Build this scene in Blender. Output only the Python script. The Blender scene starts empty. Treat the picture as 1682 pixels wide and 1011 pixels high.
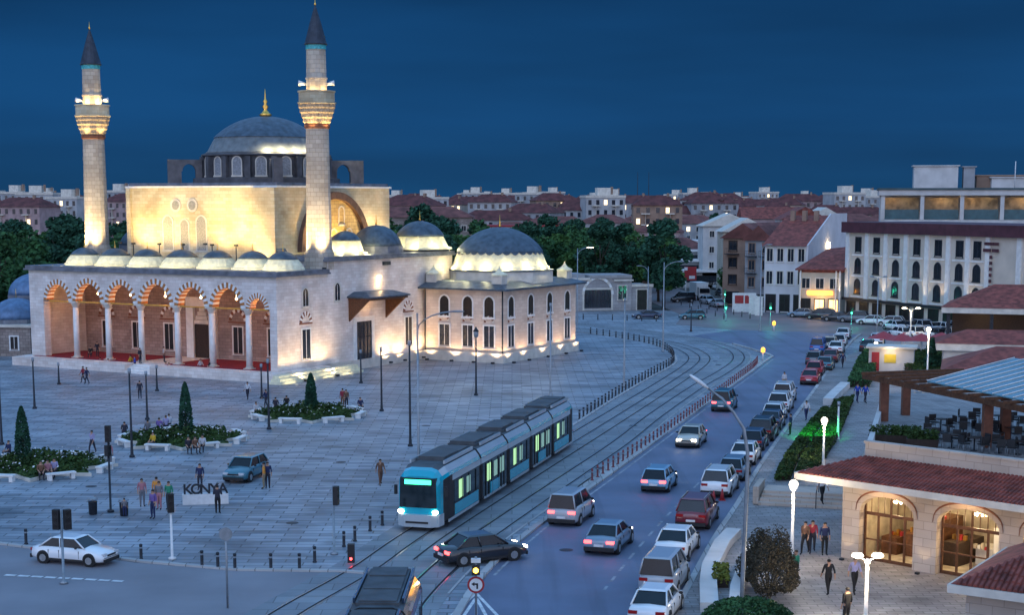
import bpy, math, random
from math import sin, cos, pi, radians, atan2, hypot, sqrt, atan
from mathutils import Vector, Matrix
random.seed(11)
sc = bpy.context.scene
col = sc.collection
# ---------------------------------------------------------------- camera, sky, sun, exposure
FPX, PCX, PCY, PIT, CAMH = 2600.0, 841.0, 702.0, atan(372 / 2600.0), 18.0
cam = bpy.data.cameras.new('camera'); co = bpy.data.objects.new('camera', cam); col.objects.link(co)
cam.sensor_fit = 'HORIZONTAL'; cam.sensor_width = 36.0; cam.lens = 36.0 * FPX / 1682.0
cam.shift_y = (PCY - 505.5) / 1682.0
cam.clip_start = 0.5; cam.clip_end = 6000
co.location = (0, 0, CAMH); co.rotation_euler = (pi / 2 - PIT, 0, 0)
sc.camera = co
SUN_EL, SUN_ROT = radians(2.0), radians(200)
w = bpy.data.worlds.new('World'); sc.world = w; w.use_nodes = True
nt = w.node_tree; nt.nodes.clear(); L = nt.links.new
def nd(t, **k):
    n = nt.nodes.new(t)
    for a_, v_ in k.items(): setattr(n, a_, v_)
    return n
sky = nd('ShaderNodeTexSky'); sky.sky_type = 'NISHITA'; sky.sun_disc = False
sky.sun_elevation = SUN_EL; sky.sun_rotation = SUN_ROT; sky.altitude = 1000; sky.air_density = 1.6; sky.dust_density = 0.4; sky.ozone_density = 5.0
tc = nd('ShaderNodeTexCoord'); sp = nd('ShaderNodeSeparateXYZ'); L(tc.outputs['Generated'], sp.inputs[0])
# blue hour: dark blue low in the north, brighter overhead, afterglow in the west behind the viewer
rv = nd('ShaderNodeValToRGB'); L(sp.outputs[2], rv.inputs[0]); e = rv.color_ramp.elements
e[0].position = 0.0; e[0].color = (.0040, .041, .110, 1); e[1].position = 1.0; e[1].color = (.165, .385, .72, 1)
for p_, c_ in ((.05, (.0030, .037, .112)), (.13, (.0026, .029, .092)), (.26, (.05, .13, .33)), (.5, (.17, .37, .72))):
    q = e.new(p_); q.color = (*c_, 1)
rb = nd('ShaderNodeValToRGB'); L(sp.outputs[2], rb.inputs[0]); e = rb.color_ramp.elements
e[0].position = 0.0; e[0].color = (.86, .82, .98, 1); e[1].position = 1.0; e[1].color = (.165, .385, .72, 1)
q = e.new(.4); q.color = (.37, .53, .84, 1)
mr = nd('ShaderNodeMapRange'); mr.inputs[1].default_value = .25; mr.inputs[2].default_value = -.55; L(sp.outputs[1], mr.inputs[0])
mx = nd('ShaderNodeMix', data_type='RGBA'); L(mr.outputs[0], mx.inputs[0]); L(rv.outputs[0], mx.inputs[6]); L(rb.outputs[0], mx.inputs[7])
mp = nd('ShaderNodeMapping'); mp.inputs['Scale'].default_value = (1.2, 1.2, 9); L(tc.outputs['Generated'], mp.inputs[0])
nz = nd('ShaderNodeTexNoise'); nz.inputs['Scale'].default_value = 1.5; nz.inputs['Detail'].default_value = 4; L(mp.outputs[0], nz.inputs['Vector'])
m3 = nd('ShaderNodeMapRange'); m3.inputs[1].default_value = .35; m3.inputs[2].default_value = .7; m3.inputs[3].default_value = .70; m3.inputs[4].default_value = 1.25; L(nz.outputs[0], m3.inputs[0])
m4 = nd('ShaderNodeMix', data_type='RGBA', blend_type='MULTIPLY'); m4.inputs[0].default_value = 1; L(mx.outputs[2], m4.inputs[6]); L(m3.outputs[0], m4.inputs[7])
b1 = nd('ShaderNodeBackground'); L(m4.outputs[2], b1.inputs[0]); b1.inputs[1].default_value = 1.0
b2 = nd('ShaderNodeBackground'); L(sky.outputs[0], b2.inputs[0]); b2.inputs[1].default_value = 0.004
ad = nd('ShaderNodeAddShader'); L(b1.outputs[0], ad.inputs[0]); L(b2.outputs[0], ad.inputs[1])
out = nd('ShaderNodeOutputWorld'); L(ad.outputs[0], out.inputs[0])
sl = bpy.data.lights.new('afterglow', 'SUN'); sl.energy = 0.25; sl.angle = radians(40); sl.color = (0.62, 0.72, 1.0)
so = bpy.data.objects.new('afterglow', sl); col.objects.link(so); so.rotation_euler = (radians(55), 0, radians(-25))
sc.view_settings.view_transform = 'Standard'; sc.view_settings.look = 'None'
sc.view_settings.exposure = 0.6; sc.view_settings.gamma = 1.0
sc.cycles.use_light_tree = True
sc.cycles.max_bounces = 5; sc.cycles.diffuse_bounces = 3; sc.cycles.glossy_bounces = 3; sc.cycles.transmission_bounces = 3
sc.cycles.sample_clamp_indirect = 4

def at(px, py, z=0.0):          # the place on the level z that the survey point (px, py) lies at
    x = (px - PCX) / FPX; y = (PCY - py) / FPX
    d = (x, cos(PIT) + y * sin(PIT), -sin(PIT) + y * cos(PIT)); t = (z - CAMH) / d[2]
    return (d[0] * t, d[1] * t)
def zat(py, Y):
    y = (PCY - py) / FPX
    return CAMH + Y * (-sin(PIT) + y * cos(PIT)) / (cos(PIT) + y * sin(PIT))
# ---------------------------------------------------------------- helpers
class MB:
    def __init__(s): s.v = []; s.f = []; s.m = []; s.T = None; s.mi = 0; s.sm = []
    def add(s, vs, fs, smooth=False):
        b = len(s.v)
        for p in vs:
            if s.T is not None: p = tuple(s.T @ Vector(p))
            s.v.append(tuple(p))
        for f in fs: s.f.append(tuple(b + i for i in f)); s.m.append(s.mi); s.sm.append(smooth)
        return s
    def box(s, x0, y0, z0, x1, y1, z1):
        return s.add([(x0,y0,z0),(x1,y0,z0),(x1,y1,z0),(x0,y1,z0),(x0,y0,z1),(x1,y0,z1),(x1,y1,z1),(x0,y1,z1)],
            [(0,3,2,1),(4,5,6,7),(0,1,5,4),(1,2,6,5),(2,3,7,6),(3,0,4,7)])
    def fr(s, x0, y0, z0, x1, y1, z1, a0, b0, a1, b1):   # frustum: bottom rect, top rect (a0..a1, b0..b1)
        return s.add([(x0,y0,z0),(x1,y0,z0),(x1,y1,z0),(x0,y1,z0),(a0,b0,z1),(a1,b0,z1),(a1,b1,z1),(a0,b1,z1)],
            [(0,3,2,1),(4,5,6,7),(0,1,5,4),(1,2,6,5),(2,3,7,6),(3,0,4,7)])
    def prism(s, poly, z0, z1):
        n = len(poly)
        vs = [(p[0], p[1], z0) for p in poly] + [(p[0], p[1], z1) for p in poly]
        return s.add(vs, [tuple(range(n))[::-1], tuple(range(n, 2 * n))] + [(i, (i + 1) % n, n + (i + 1) % n, n + i) for i in range(n)])
    def lathe(s, prof, n=24, c=(0, 0), smooth=True, a0=0.0, lobes=0, lob=0.0):
        vs = []
        for r, z in prof:
            for k in range(n):
                a = a0 + 2 * pi * k / n; rr = r * (1 + lob * abs(cos(a * lobes / 2))) if lobes else r
                vs.append((c[0] + rr * cos(a), c[1] + rr * sin(a), z))
        fs = []
        for i in range(len(prof) - 1):
            for k in range(n):
                k2 = (k + 1) % n; fs.append((i * n + k, i * n + k2, (i + 1) * n + k2, (i + 1) * n + k))
        m = len(prof) - 1
        s.add(vs, fs, smooth)
        b = len(s.v) - len(vs)
        s.f.append(tuple(b + k for k in range(n))[::-1]); s.m.append(s.mi); s.sm.append(False)
        s.f.append(tuple(b + m * n + k for k in range(n))); s.m.append(s.mi); s.sm.append(False)
        return s
    def cyl(s, c, r, z0, z1, n=12, r2=None, smooth=True): return s.lathe([(r, z0), (r if r2 is None else r2, z1)], n, c, smooth)
    def tube(s, pts, r, n=8, r2=None):
        pts = [Vector(p) for p in pts]; vs = []; N = len(pts)
        for i, p in enumerate(pts):
            d = (pts[min(i + 1, N - 1)] - pts[max(i - 1, 0)]).normalized()
            a = Vector((1, 0, 0)) if abs(d.x) < .8 else Vector((0, 1, 0))
            e = d.cross(a).normalized(); g = d.cross(e)
            rr = r if r2 is None else r + (r2 - r) * i / (N - 1)
            for k in range(n): q = p + e * (rr * cos(2 * pi * k / n)) + g * (rr * sin(2 * pi * k / n)); vs.append(tuple(q))
        fs = [(i * n + k, i * n + (k + 1) % n, (i + 1) * n + (k + 1) % n, (i + 1) * n + k) for i in range(N - 1) for k in range(n)]
        fs += [tuple(range(n))[::-1], tuple((N - 1) * n + k for k in range(n))]
        return s.add(vs, fs, True)
    def loft(s, rings, cap=True, smooth=False):
        n = len(rings[0]); vs = [p for r in rings for p in r]
        fs = [(i * n + k, i * n + (k + 1) % n, (i + 1) * n + (k + 1) % n, (i + 1) * n + k) for i in range(len(rings) - 1) for k in range(n)]
        if cap: fs += [tuple(range(n))[::-1], tuple((len(rings) - 1) * n + k for k in range(n))]
        return s.add(vs, fs, smooth)
    def ball(s, c, rx, ry=None, rz=None, n=12, m=8):
        ry = ry or rx; rz = rz or rx; vs = []
        for i in range(1, m):
            t = pi * i / m
            for k in range(n): a = 2 * pi * k / n; vs.append((c[0] + rx * sin(t) * cos(a), c[1] + ry * sin(t) * sin(a), c[2] - rz * cos(t)))
        fs = [(i * n + k, i * n + (k + 1) % n, (i + 1) * n + (k + 1) % n, (i + 1) * n + k) for i in range(m - 2) for k in range(n)]
        vs += [(c[0], c[1], c[2] - rz), (c[0], c[1], c[2] + rz)]; a = (m - 1) * n
        fs += [(a, (k + 1) % n, k) for k in range(n)] + [(a + 1, (m - 2) * n + k, (m - 2) * n + (k + 1) % n) for k in range(n)]
        return s.add(vs, fs, True)
    def mesh(s, name, mats):
        me = bpy.data.meshes.new(name); me.from_pydata(s.v, [], s.f)
        if not isinstance(mats, (list, tuple)): mats = [mats]
        for m in mats: me.materials.append(m)
        me.polygons.foreach_set('material_index', s.m); me.polygons.foreach_set('use_smooth', s.sm); me.update()
        return me
    def build(s, name, mats, parent=None, loc=None, rz=0):
        o = bpy.data.objects.new(name, s.mesh(name, mats)); col.objects.link(o)
        if parent: o.parent = parent
        if loc is not None: o.location = loc if len(loc) == 3 else (loc[0], loc[1], 0)
        o.rotation_euler = (0, 0, rz); return o
def tag(o, label=None, cat=None, group=None, kind=None):
    if label: o['label'] = label
    if cat: o['category'] = cat
    if group: o['group'] = group
    if kind: o['kind'] = kind
    return o
def thing(name, label, cat, loc=(0, 0, 0), rz=0, group=None):
    o = bpy.data.objects.new(name, None); col.objects.link(o); o.empty_display_size = .3
    o.location = loc if len(loc) == 3 else (loc[0], loc[1], 0); o.rotation_euler = (0, 0, rz)
    return tag(o, label, cat, group)
def struct(name, mb, mat): return tag(mb.build(name, mat), kind='structure')
KIDS = {}
def kids(o):
    return [c for c in o.children]
def dup(root, loc, rz, label=None, group=None, parent=None, scale=None):
    r = root.copy(); col.objects.link(r); r.location = loc if len(loc) == 3 else (loc[0], loc[1], 0); r.rotation_euler = (0, 0, rz)
    if scale: r.scale = scale if hasattr(scale, '__len__') else (scale,) * 3
    if label: r['label'] = label
    if group: r['group'] = group
    for ch in list(root.children):
        c = ch.copy(); col.objects.link(c); c.parent = r
        for g in ch.children:
            d = g.copy(); col.objects.link(d); d.parent = c
    return r
class Stamp:   # first use moves the prototype itself, later ones copy it
    def __init__(s, make): s.make = make; s.p = None
    def __call__(s, loc, rz, label, group=None, scale=None, recolor=None):
        if s.p is None: s.p = s.make(); o = s.p; o.location = loc if len(loc) == 3 else (loc[0], loc[1], 0); o.rotation_euler = (0, 0, rz); o.scale = (1, 1, 1) if scale is None else (scale if hasattr(scale, '__len__') else (scale,) * 3)
        else: o = dup(s.p, loc, rz, scale=scale or 1.0)
        o['label'] = label
        if group: o['group'] = group
        if recolor: recolor(o)
        return o
def light(kind, loc, energy, color, parent=None, size=.15, aim=None, angle=70, blend=.7):
    l = bpy.data.lights.new('lamp_light', kind); l.energy = energy; l.color = color
    if kind == 'SPOT': l.spot_size = radians(angle); l.spot_blend = blend; l.shadow_soft_size = size
    elif kind == 'AREA': l.size = size
    else: l.shadow_soft_size = size
    o = bpy.data.objects.new('lamp_light', l); col.objects.link(o); o.location = loc
    if aim is not None: o.rotation_euler = (Vector(aim) - Vector(loc)).to_track_quat('-Z', 'Y').to_euler()
    if parent: o.parent = parent
    return o
# ---------------------------------------------------------------- materials
def newmat(name):
    m = bpy.data.materials.new(name); m.use_nodes = True; n = m.node_tree; b = n.nodes['Principled BSDF']; return m, n, b
def P(name, c, rough=.7, var=.18, scale=1.5, metal=0, bump=0.0, det=4, c2=None, coat=0, spec=.4):
    m, n, b = newmat(name); b.inputs['Roughness'].default_value = rough; b.inputs['Metallic'].default_value = metal
    b.inputs['Specular IOR Level'].default_value = spec
    if coat: b.inputs['Coat Weight'].default_value = coat
    t = n.nodes.new('ShaderNodeTexCoord'); z = n.nodes.new('ShaderNodeTexNoise'); z.inputs['Scale'].default_value = scale; z.inputs['Detail'].default_value = det
    n.links.new(t.outputs['Object'], z.inputs['Vector'])
    r = n.nodes.new('ShaderNodeValToRGB'); r.color_ramp.elements[0].position = .3; r.color_ramp.elements[1].position = .7
    a = tuple(x * (1 - var) for x in c); d = c2 or tuple(min(1, x * (1 + var)) for x in c)
    r.color_ramp.elements[0].color = (*a, 1); r.color_ramp.elements[1].color = (*d, 1)
    n.links.new(z.outputs[0], r.inputs[0]); n.links.new(r.outputs[0], b.inputs['Base Color'])
    if bump:
        q = n.nodes.new('ShaderNodeBump'); q.inputs['Strength'].default_value = bump; q.inputs['Distance'].default_value = .05
        n.links.new(z.outputs[0], q.inputs['Height']); n.links.new(q.outputs[0], b.inputs['Normal'])
    return m
def bricks(name, c1, c2, mortar, bw=.8, bh=.35, ms=.02, rough=.8, flat=False, dirt=.35, bump=.3, stain=None, bias=0.0, dsc=.35):
    m, n, b = newmat(name); b.inputs['Roughness'].default_value = rough
    t = n.nodes.new('ShaderNodeTexCoord'); sx = n.nodes.new('ShaderNodeSeparateXYZ'); cx = n.nodes.new('ShaderNodeCombineXYZ')
    n.links.new(t.outputs['Object'], sx.inputs[0])
    if flat: n.links.new(sx.outputs[0], cx.inputs[0]); n.links.new(sx.outputs[1], cx.inputs[1])
    else:
        ad = n.nodes.new('ShaderNodeMath'); n.links.new(sx.outputs[0], ad.inputs[0]); n.links.new(sx.outputs[1], ad.inputs[1])
        n.links.new(ad.outputs[0], cx.inputs[0]); n.links.new(sx.outputs[2], cx.inputs[1])
    k = n.nodes.new('ShaderNodeTexBrick'); k.inputs['Scale'].default_value = 1; k.inputs['Brick Width'].default_value = bw; k.inputs['Row Height'].default_value = bh
    k.inputs['Mortar Size'].default_value = ms; k.inputs['Color1'].default_value = (*c1, 1); k.inputs['Color2'].default_value = (*c2, 1); k.inputs['Mortar'].default_value = (*mortar, 1)
    k.inputs['Bias'].default_value = bias
    n.links.new(cx.outputs[0], k.inputs['Vector'])
    z = n.nodes.new('ShaderNodeTexNoise'); z.inputs['Scale'].default_value = dsc; z.inputs['Detail'].default_value = 6; n.links.new(t.outputs['Object'], z.inputs['Vector'])
    r = n.nodes.new('ShaderNodeMapRange'); r.inputs[1].default_value = .3; r.inputs[2].default_value = .7; r.inputs[3].default_value = 1 - dirt; r.inputs[4].default_value = 1.08
    n.links.new(z.outputs[0], r.inputs[0])
    x = n.nodes.new('ShaderNodeMix'); x.data_type = 'RGBA'; x.blend_type = 'MULTIPLY'; x.inputs[0].default_value = 1
    n.links.new(k.outputs[0], x.inputs[6]); n.links.new(r.outputs[0], x.inputs[7]); n.links.new(x.outputs[2], b.inputs['Base Color'])
    if bump:
        q = n.nodes.new('ShaderNodeBump'); q.inputs['Strength'].default_value = bump; q.inputs['Distance'].default_value = .02; q.invert = True
        n.links.new(k.outputs[1], q.inputs['Height']); n.links.new(q.outputs[0], b.inputs['Normal'])
    return m
def E_(name, c, s):
    m, n, b = newmat(name); b.inputs['Base Color'].default_value = (*c, 1); b.inputs['Emission Color'].default_value = (*c, 1); b.inputs['Emission Strength'].default_value = s; return m
def glassy(name, c, rough=.12): return P(name, c, rough, .3, 1.2, spec=.8)
M_stone = bricks('pale_limestone', (.80,.74,.70), (.70,.61,.56), (.56,.48,.43), .8, .34, .012, dirt=.26, dsc=.5, bump=.2)
M_stone2 = bricks('warm_limestone', (.76,.66,.46), (.66,.52,.33), (.52,.40,.25), .8, .36, .012, dirt=.5, dsc=.28, bump=.2)
M_stone_grey = bricks('grey_rubble_stone', (.42,.35,.31), (.28,.22,.2), (.2,.17,.15), .7, .35, .03, dirt=.4)
M_white = P('white_marble', (.75,.74,.72), .5, .1, 2)
M_trim = P('pale_trim_stone', (.62,.57,.5), .7, .15, 1.2)
M_lead = P('lead_sheet', (.075,.105,.14), .45, .35, 1.6, metal=.3, bump=.2)
M_lead2 = P('grey_lead_roof', (.16,.17,.2), .5, .35, 1.1, metal=.2, bump=.2)
M_bandcream = P('cream_and_lit_band', (.76,.70,.50), .8, .18, 2.2, bump=.2)  # floodlit band of the dome skirts put into a cream colour; also steps, caps
M_spire = P('dark_spire_lead', (.035,.045,.065), .5, .3, 2, metal=.3)
M_gold = P('gilded_metal', (.85,.5,.12), .3, .1, 4, metal=1)
M_tileq = P('turquoise_tile', (.05,.38,.42), .35, .35, 5)
M_brown = P('brown_voussoir', (.20,.075,.04), .7, .2, 4)
M_dark = P('dark_opening', (.012,.011,.012), .35, .5, 2)
M_wood = P('brown_timber', (.11,.045,.02), .6, .35, 6, bump=.2)
M_wooddk = P('dark_timber', (.035,.02,.014), .6, .3, 6)
M_carpet = P('red_carpet', (.22,.015,.03), .95, .3, 5)
M_winglass = glassy('window_glass', (.02,.025,.035))
M_iron = P('dark_painted_iron', (.03,.035,.045), .5, .3, 4, metal=.4)
M_galv = P('galvanised_steel', (.28,.31,.34), .45, .2, 3, metal=.6)
M_pave = bricks('plaza_flagstones', (.36,.40,.455), (.12,.145,.18), (.09,.105,.125), 1.9, .7, .04, rough=.5, flat=True, dirt=.45, bump=.25, bias=-.3, dsc=.16)
def wetpatches(m, amt, sx, sy, rot=.15):
    n = m.node_tree; b = n.nodes['Principled BSDF']; l = b.inputs['Base Color'].links[0]; src = l.from_socket
    t = n.nodes.new('ShaderNodeTexCoord'); q = n.nodes.new('ShaderNodeMapping'); q.inputs['Scale'].default_value = (sx, sy, 1); q.inputs['Rotation'].default_value = (0, 0, rot); n.links.new(t.outputs['Object'], q.inputs[0])
    z = n.nodes.new('ShaderNodeTexNoise'); z.inputs['Scale'].default_value = 1; z.inputs['Detail'].default_value = 3; n.links.new(q.outputs[0], z.inputs['Vector'])
    r = n.nodes.new('ShaderNodeMapRange'); r.inputs[1].default_value = .34; r.inputs[2].default_value = .48; r.inputs[3].default_value = 1 - amt; r.inputs[4].default_value = 1; n.links.new(z.outputs[0], r.inputs[0])
    x = n.nodes.new('ShaderNodeMix'); x.data_type = 'RGBA'; x.blend_type = 'MULTIPLY'; x.inputs[0].default_value = 1; n.links.new(src, x.inputs[6]); n.links.new(r.outputs[0], x.inputs[7]); n.links.new(x.outputs[2], b.inputs['Base Color'])
    r2 = n.nodes.new('ShaderNodeMapRange'); r2.inputs[1].default_value = .34; r2.inputs[2].default_value = .48; r2.inputs[4].default_value = .5; n.links.new(z.outputs[0], r2.inputs[0])
wetpatches(M_pave, .42, .28, .7)
M_pave2 = bricks('promenade_pavers', (.36,.33,.32), (.26,.235,.23), (.17,.155,.15), .8, .4, .03, rough=.6, flat=True, dirt=.3, bump=.15)
wetpatches(M_pave2, .3, .5, .7)
M_track = bricks('tram_bed_slabs', (.27,.30,.33), (.20,.225,.255), (.13,.14,.16), 2.4, 1.2, .03, rough=.6, flat=True, dirt=.3, bump=.1, dsc=.2)
wetpatches(M_track, .25, .25, .5)
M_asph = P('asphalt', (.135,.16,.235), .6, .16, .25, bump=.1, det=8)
wetpatches(M_asph, .2, .9, .045, .285)
M_asph2 = P('side_street_asphalt', (.23,.225,.25), .65, .16, .22, bump=.1, det=8)
M_kerb = bricks('kerb_stone', (.46,.46,.46), (.36,.36,.37), (.2,.2,.2), .9, 5, .03, flat=True, dirt=.2, bump=0)
M_earth = P('ground_soil', (.07,.07,.065), .9, .3, .06)
M_paint = P('road_paint', (.62,.64,.66), .6, .25, 2.5)
M_wornpaint = P('worn_road_paint', (.28,.30,.34), .7, .45, 1.5)
M_rail = P('rail_steel', (.33,.35,.38), .28, .2, 2, metal=.9)
M_groove = P('rail_groove', (.015,.016,.02), .9, .3, 2)
M_postred = P('dull_red_post', (.17,.04,.045), .6, .3, 3)
M_redp = P('red_post_plastic', (.36,.03,.035), .5, .15, 3)
M_whp = P('white_plastic', (.7,.7,.7), .5, .1, 3)
M_grass = P('lawn_grass', (.035,.07,.02), .95, .4, 1.5, bump=.4)
def leafmat(name, c, c2):
    m = P(name, c, .75, .5, .9, c2=c2, spec=.15); return m
M_leafA = leafmat('foliage_dark', (.032,.085,.042), (.065,.17,.06))
M_leafB = leafmat('foliage_mid', (.05,.125,.04), (.10,.22,.065))
M_leafC = leafmat('foliage_bluegreen', (.024,.075,.05), (.045,.135,.08))
M_leafD = leafmat('foliage_brownish', (.045,.04,.025), (.09,.075,.05))
M_hedge = leafmat('hedge_leaves', (.03,.06,.02), (.06,.11,.03))
M_bark = P('bark', (.06,.045,.035), .9, .3, 5, bump=.4)
M_tile = P('red_roof_tile', (.22,.055,.040), .75, .5, 1.4, bump=.2)
M_tile2 = P('faded_roof_tile', (.17,.06,.05), .85, .4, .6, bump=.2)
M_plaster = P('white_plaster', (.55,.54,.53), .85, .15, .5)
M_cream = P('cream_plaster', (.52,.46,.37), .85, .15, .5)
M_bplast = P('brown_plaster', (.3,.2,.15), .85, .2, .5)
M_gplast = P('grey_plaster', (.3,.31,.33), .85, .2, .5)
M_pink = P('pink_plaster', (.38,.27,.27), .85, .2, .5)
M_croof = P('city_roof_tile', (.12,.035,.032), .85, .45, .5)
M_maroon = P('maroon_fascia', (.09,.03,.04), .6, .25, 1)
M_ltwarm = E_('warm_lamp_glow', (1, .72, .38), 7)
M_ltwhite = E_('cool_lamp_glow', (1, .86, .66), 7)
M_litwin = E_('lit_window', (1, .62, .25), 1.6)
M_green = E_('green_signal', (.05, 1, .45), 9)
M_greenoff = E_('green_display', (.05, .95, .4), 2.8)
M_amber = E_('amber_signal', (1, .5, .05), 7)
M_redl = E_('red_tail_lamp', (1, .05, .05), 6)
M_redoff = P('red_lens', (.35,.01,.01), .3, .1, 3)
M_headon = E_('headlamp_on', (1, .9, .75), 9)
M_headoff = P('headlamp_lens', (.6,.62,.65), .15, .1, 3)
M_rubber = P('tyre_rubber', (.018,.018,.018), .85, .2, 5)
M_alloy = P('alloy_wheel', (.4,.41,.42), .35, .2, 4, metal=.7)
M_carglass = P('car_glass', (.010,.013,.018), .1, .3, 1.2, spec=.45)
M_blackp = P('black_plastic', (.02,.02,.022), .6, .2, 4)
WARM = (1, .66, .30); YEL = (1, .74, .36); SOFT = (1, .80, .58)
# ---------------------------------------------------------------- shapes used by several buildings
def archpts(r, zs, n=8, d=.12):   # pointed arch from the left springing to the right one
    R = r * (1 + d); h = r * d; am = math.acos(h / R); p = []
    for i in range(n + 1): a = am * i / n; p.append((-(R * cos(a) - h), zs + R * sin(a)))
    return p + [(-x, z) for x, z in p[-2::-1]]
def hip(mb, x0, y0, x1, y1, z0, z1, ins, flip=False):
    # hip roof with its ridge along the longer side
    if (x1 - x0) >= (y1 - y0): m = (y0 + y1) / 2; r = [(x0 + ins, m, z1), (x1 - ins, m, z1)]
    else: m = (x0 + x1) / 2; r = [(m, y0 + ins, z1), (m, y1 - ins, z1)]
    v = [(x0,y0,z0),(x1,y0,z0),(x1,y1,z0),(x0,y1,z0)] + r
    if (x1 - x0) >= (y1 - y0): f = [(0,1,5,4),(1,2,5),(2,3,4,5),(3,0,4),(3,2,1,0)]
    else: f = [(0,1,4),(1,2,5,4),(2,3,5),(3,0,4,5),(3,2,1,0)]
    mb.add(v, f)
def gable(mb, x0, y0, x1, y1, z0, z1, alongx=True):
    if alongx: m = (y0 + y1) / 2; v = [(x0,y0,z0),(x1,y0,z0),(x1,y1,z0),(x0,y1,z0),(x0,m,z1),(x1,m,z1)]; f = [(0,1,5,4),(2,3,4,5),(1,2,5),(3,0,4),(3,2,1,0)]
    else: m = (x0 + x1) / 2; v = [(x0,y0,z0),(x1,y0,z0),(x1,y1,z0),(x0,y1,z0),(m,y0,z1),(m,y1,z1)]; f = [(3,0,4,5),(1,2,5,4),(0,1,4),(2,3,5),(3,2,1,0)]
    mb.add(v, f)
class Wall:   # a flat wall face: a = along the face, o = outward. T places things on it
    def __init__(s, p0, p1):
        s.p0 = Vector((p0[0], p0[1], 0)); d = Vector((p1[0] - p0[0], p1[1] - p0[1], 0)); s.L = d.length; d.normalize()
        s.T = Matrix.Translation(s.p0) @ Matrix(((d.x, -d.y, 0, 0), (d.y, d.x, 0, 0), (0, 0, 1, 0), (0, 0, 0, 1)))   # local x along, -y outward
def win(parent, W, a, z0, z1, wd, mat=M_winglass, frame=M_trim, arch=False, fw=.16, proud=.07, bars=True, name='window'):
    g = MB(); g.T = W.T; f = MB(); f.T = W.T
    if arch:
        pts = archpts(wd / 2, z1 - wd * .55, 5, .15); poly = [(-wd / 2, z0)] + pts + [(wd / 2, z0)]
        n = len(poly); g.add([(a + p[0], -.02, p[1]) for p in poly], [tuple(range(n))])
        po = [(p[0] * (1 + 2 * fw / wd), z0 if i in (0, n - 1) else p[1] + (fw * (p[1] - z0) / (z1 - z0))) for i, p in enumerate(poly)]
        for i in range(n - 1):
            p, q, r_, s_ = poly[i], poly[i + 1], po[i + 1], po[i]
            f.add([(a + p[0], -proud, p[1]), (a + q[0], -proud, q[1]), (a + r_[0], -proud, r_[1]), (a + s_[0], -proud, s_[1]),
                   (a + p[0], 0, p[1]), (a + q[0], 0, q[1]), (a + r_[0], 0, r_[1]), (a + s_[0], 0, s_[1])], [(0,3,2,1),(0,1,5,4),(2,3,7,6)])
    else:
        g.add([(a - wd / 2, -.02, z0), (a + wd / 2, -.02, z0), (a + wd / 2, -.02, z1), (a - wd / 2, -.02, z1)], [(0, 1, 2, 3)])
        f.box(a - wd / 2 - fw, -proud, z0 - fw, a - wd / 2, 0, z1 + fw).box(a + wd / 2, -proud, z0 - fw, a + wd / 2 + fw, 0, z1 + fw)
        f.box(a - wd / 2, -proud, z1, a + wd / 2, 0, z1 + fw)
    f.box(a - wd / 2 - fw - .05, -proud - .08, z0 - fw - .06, a + wd / 2 + fw + .05, 0, z0 - fw if not arch else z0)
    if bars: f.box(a - .03, -.045, z0, a + .03, -.025, z1 if not arch else z1 - .15)
    o = g.build(name, mat, parent); f.build('frame', frame, o); return o
def vouss(parent, W, a, r, zs, th, n, m1, m2, name='striped_arch', proud=.05, deep=None, d=.12):
    p = archpts(r, zs, n, d); q = archpts(r + th, zs, n, d); mb = MB(); mb.T = W.T
    for i in range(len(p) - 1):
        mb.mi = i % 2; dp = deep if deep else 0
        pr = proud
        v = [(a + p[i][0], -pr, p[i][1]), (a + p[i + 1][0], -pr, p[i + 1][1]), (a + q[i + 1][0], -pr, q[i + 1][1]), (a + q[i][0], -pr, q[i][1])]
        v += [(x, dp, z) for x, _, z in v]
        mb.add(v, [(0,3,2,1),(0,1,5,4),(2,3,7,6),(0,4,7,3),(1,2,6,5)])
    return mb.build(name, [m1, m2], parent)
# ================================================================ THE MOSQUE
MC = at(457, 627); MR = radians(-30)
mosque = thing('mosque', 'large pale stone mosque with two minarets, lead domes and floodlit portico', 'mosque', (MC[0], MC[1], 0), MR)
def mpart(name, mb, mat, parent=None): return mb.build(name, mat, parent or mosque)
# platform and steps
mb = MB()
for x0, x1 in ((-35.6, -18.9), (-15.4, 0.9)): mb.box(x0, -1.9, 0, x1, -.45, .92)
mb.box(-35.6, -.45, 0, .9, 7.6, .95)
mpart('platform', mb, M_stone)
mb = MB()
for k in range(4): mb.box(-18.9, -1.9 + .36 * k, 0, -15.4, -.45, .22 * (k + 1))
mpart('entrance_steps', mb, M_white)
mb = MB()
for k in range(3): mb.box(.9, -2.6 + .3 * k, 0, 2.4 - .35 * k, 11.4, .25 * (k + 1) + (.04 if k == 2 else 0))
mpart('side_steps', mb, M_bandcream)
mb = MB()
for x0, x1 in ((-34, -19.5), (-14.8, -1.2)): mb.box(x0, -.9 + .6, .95, x1, 6.9, .985)
mpart('carpet', mb, M_carpet)
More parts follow.
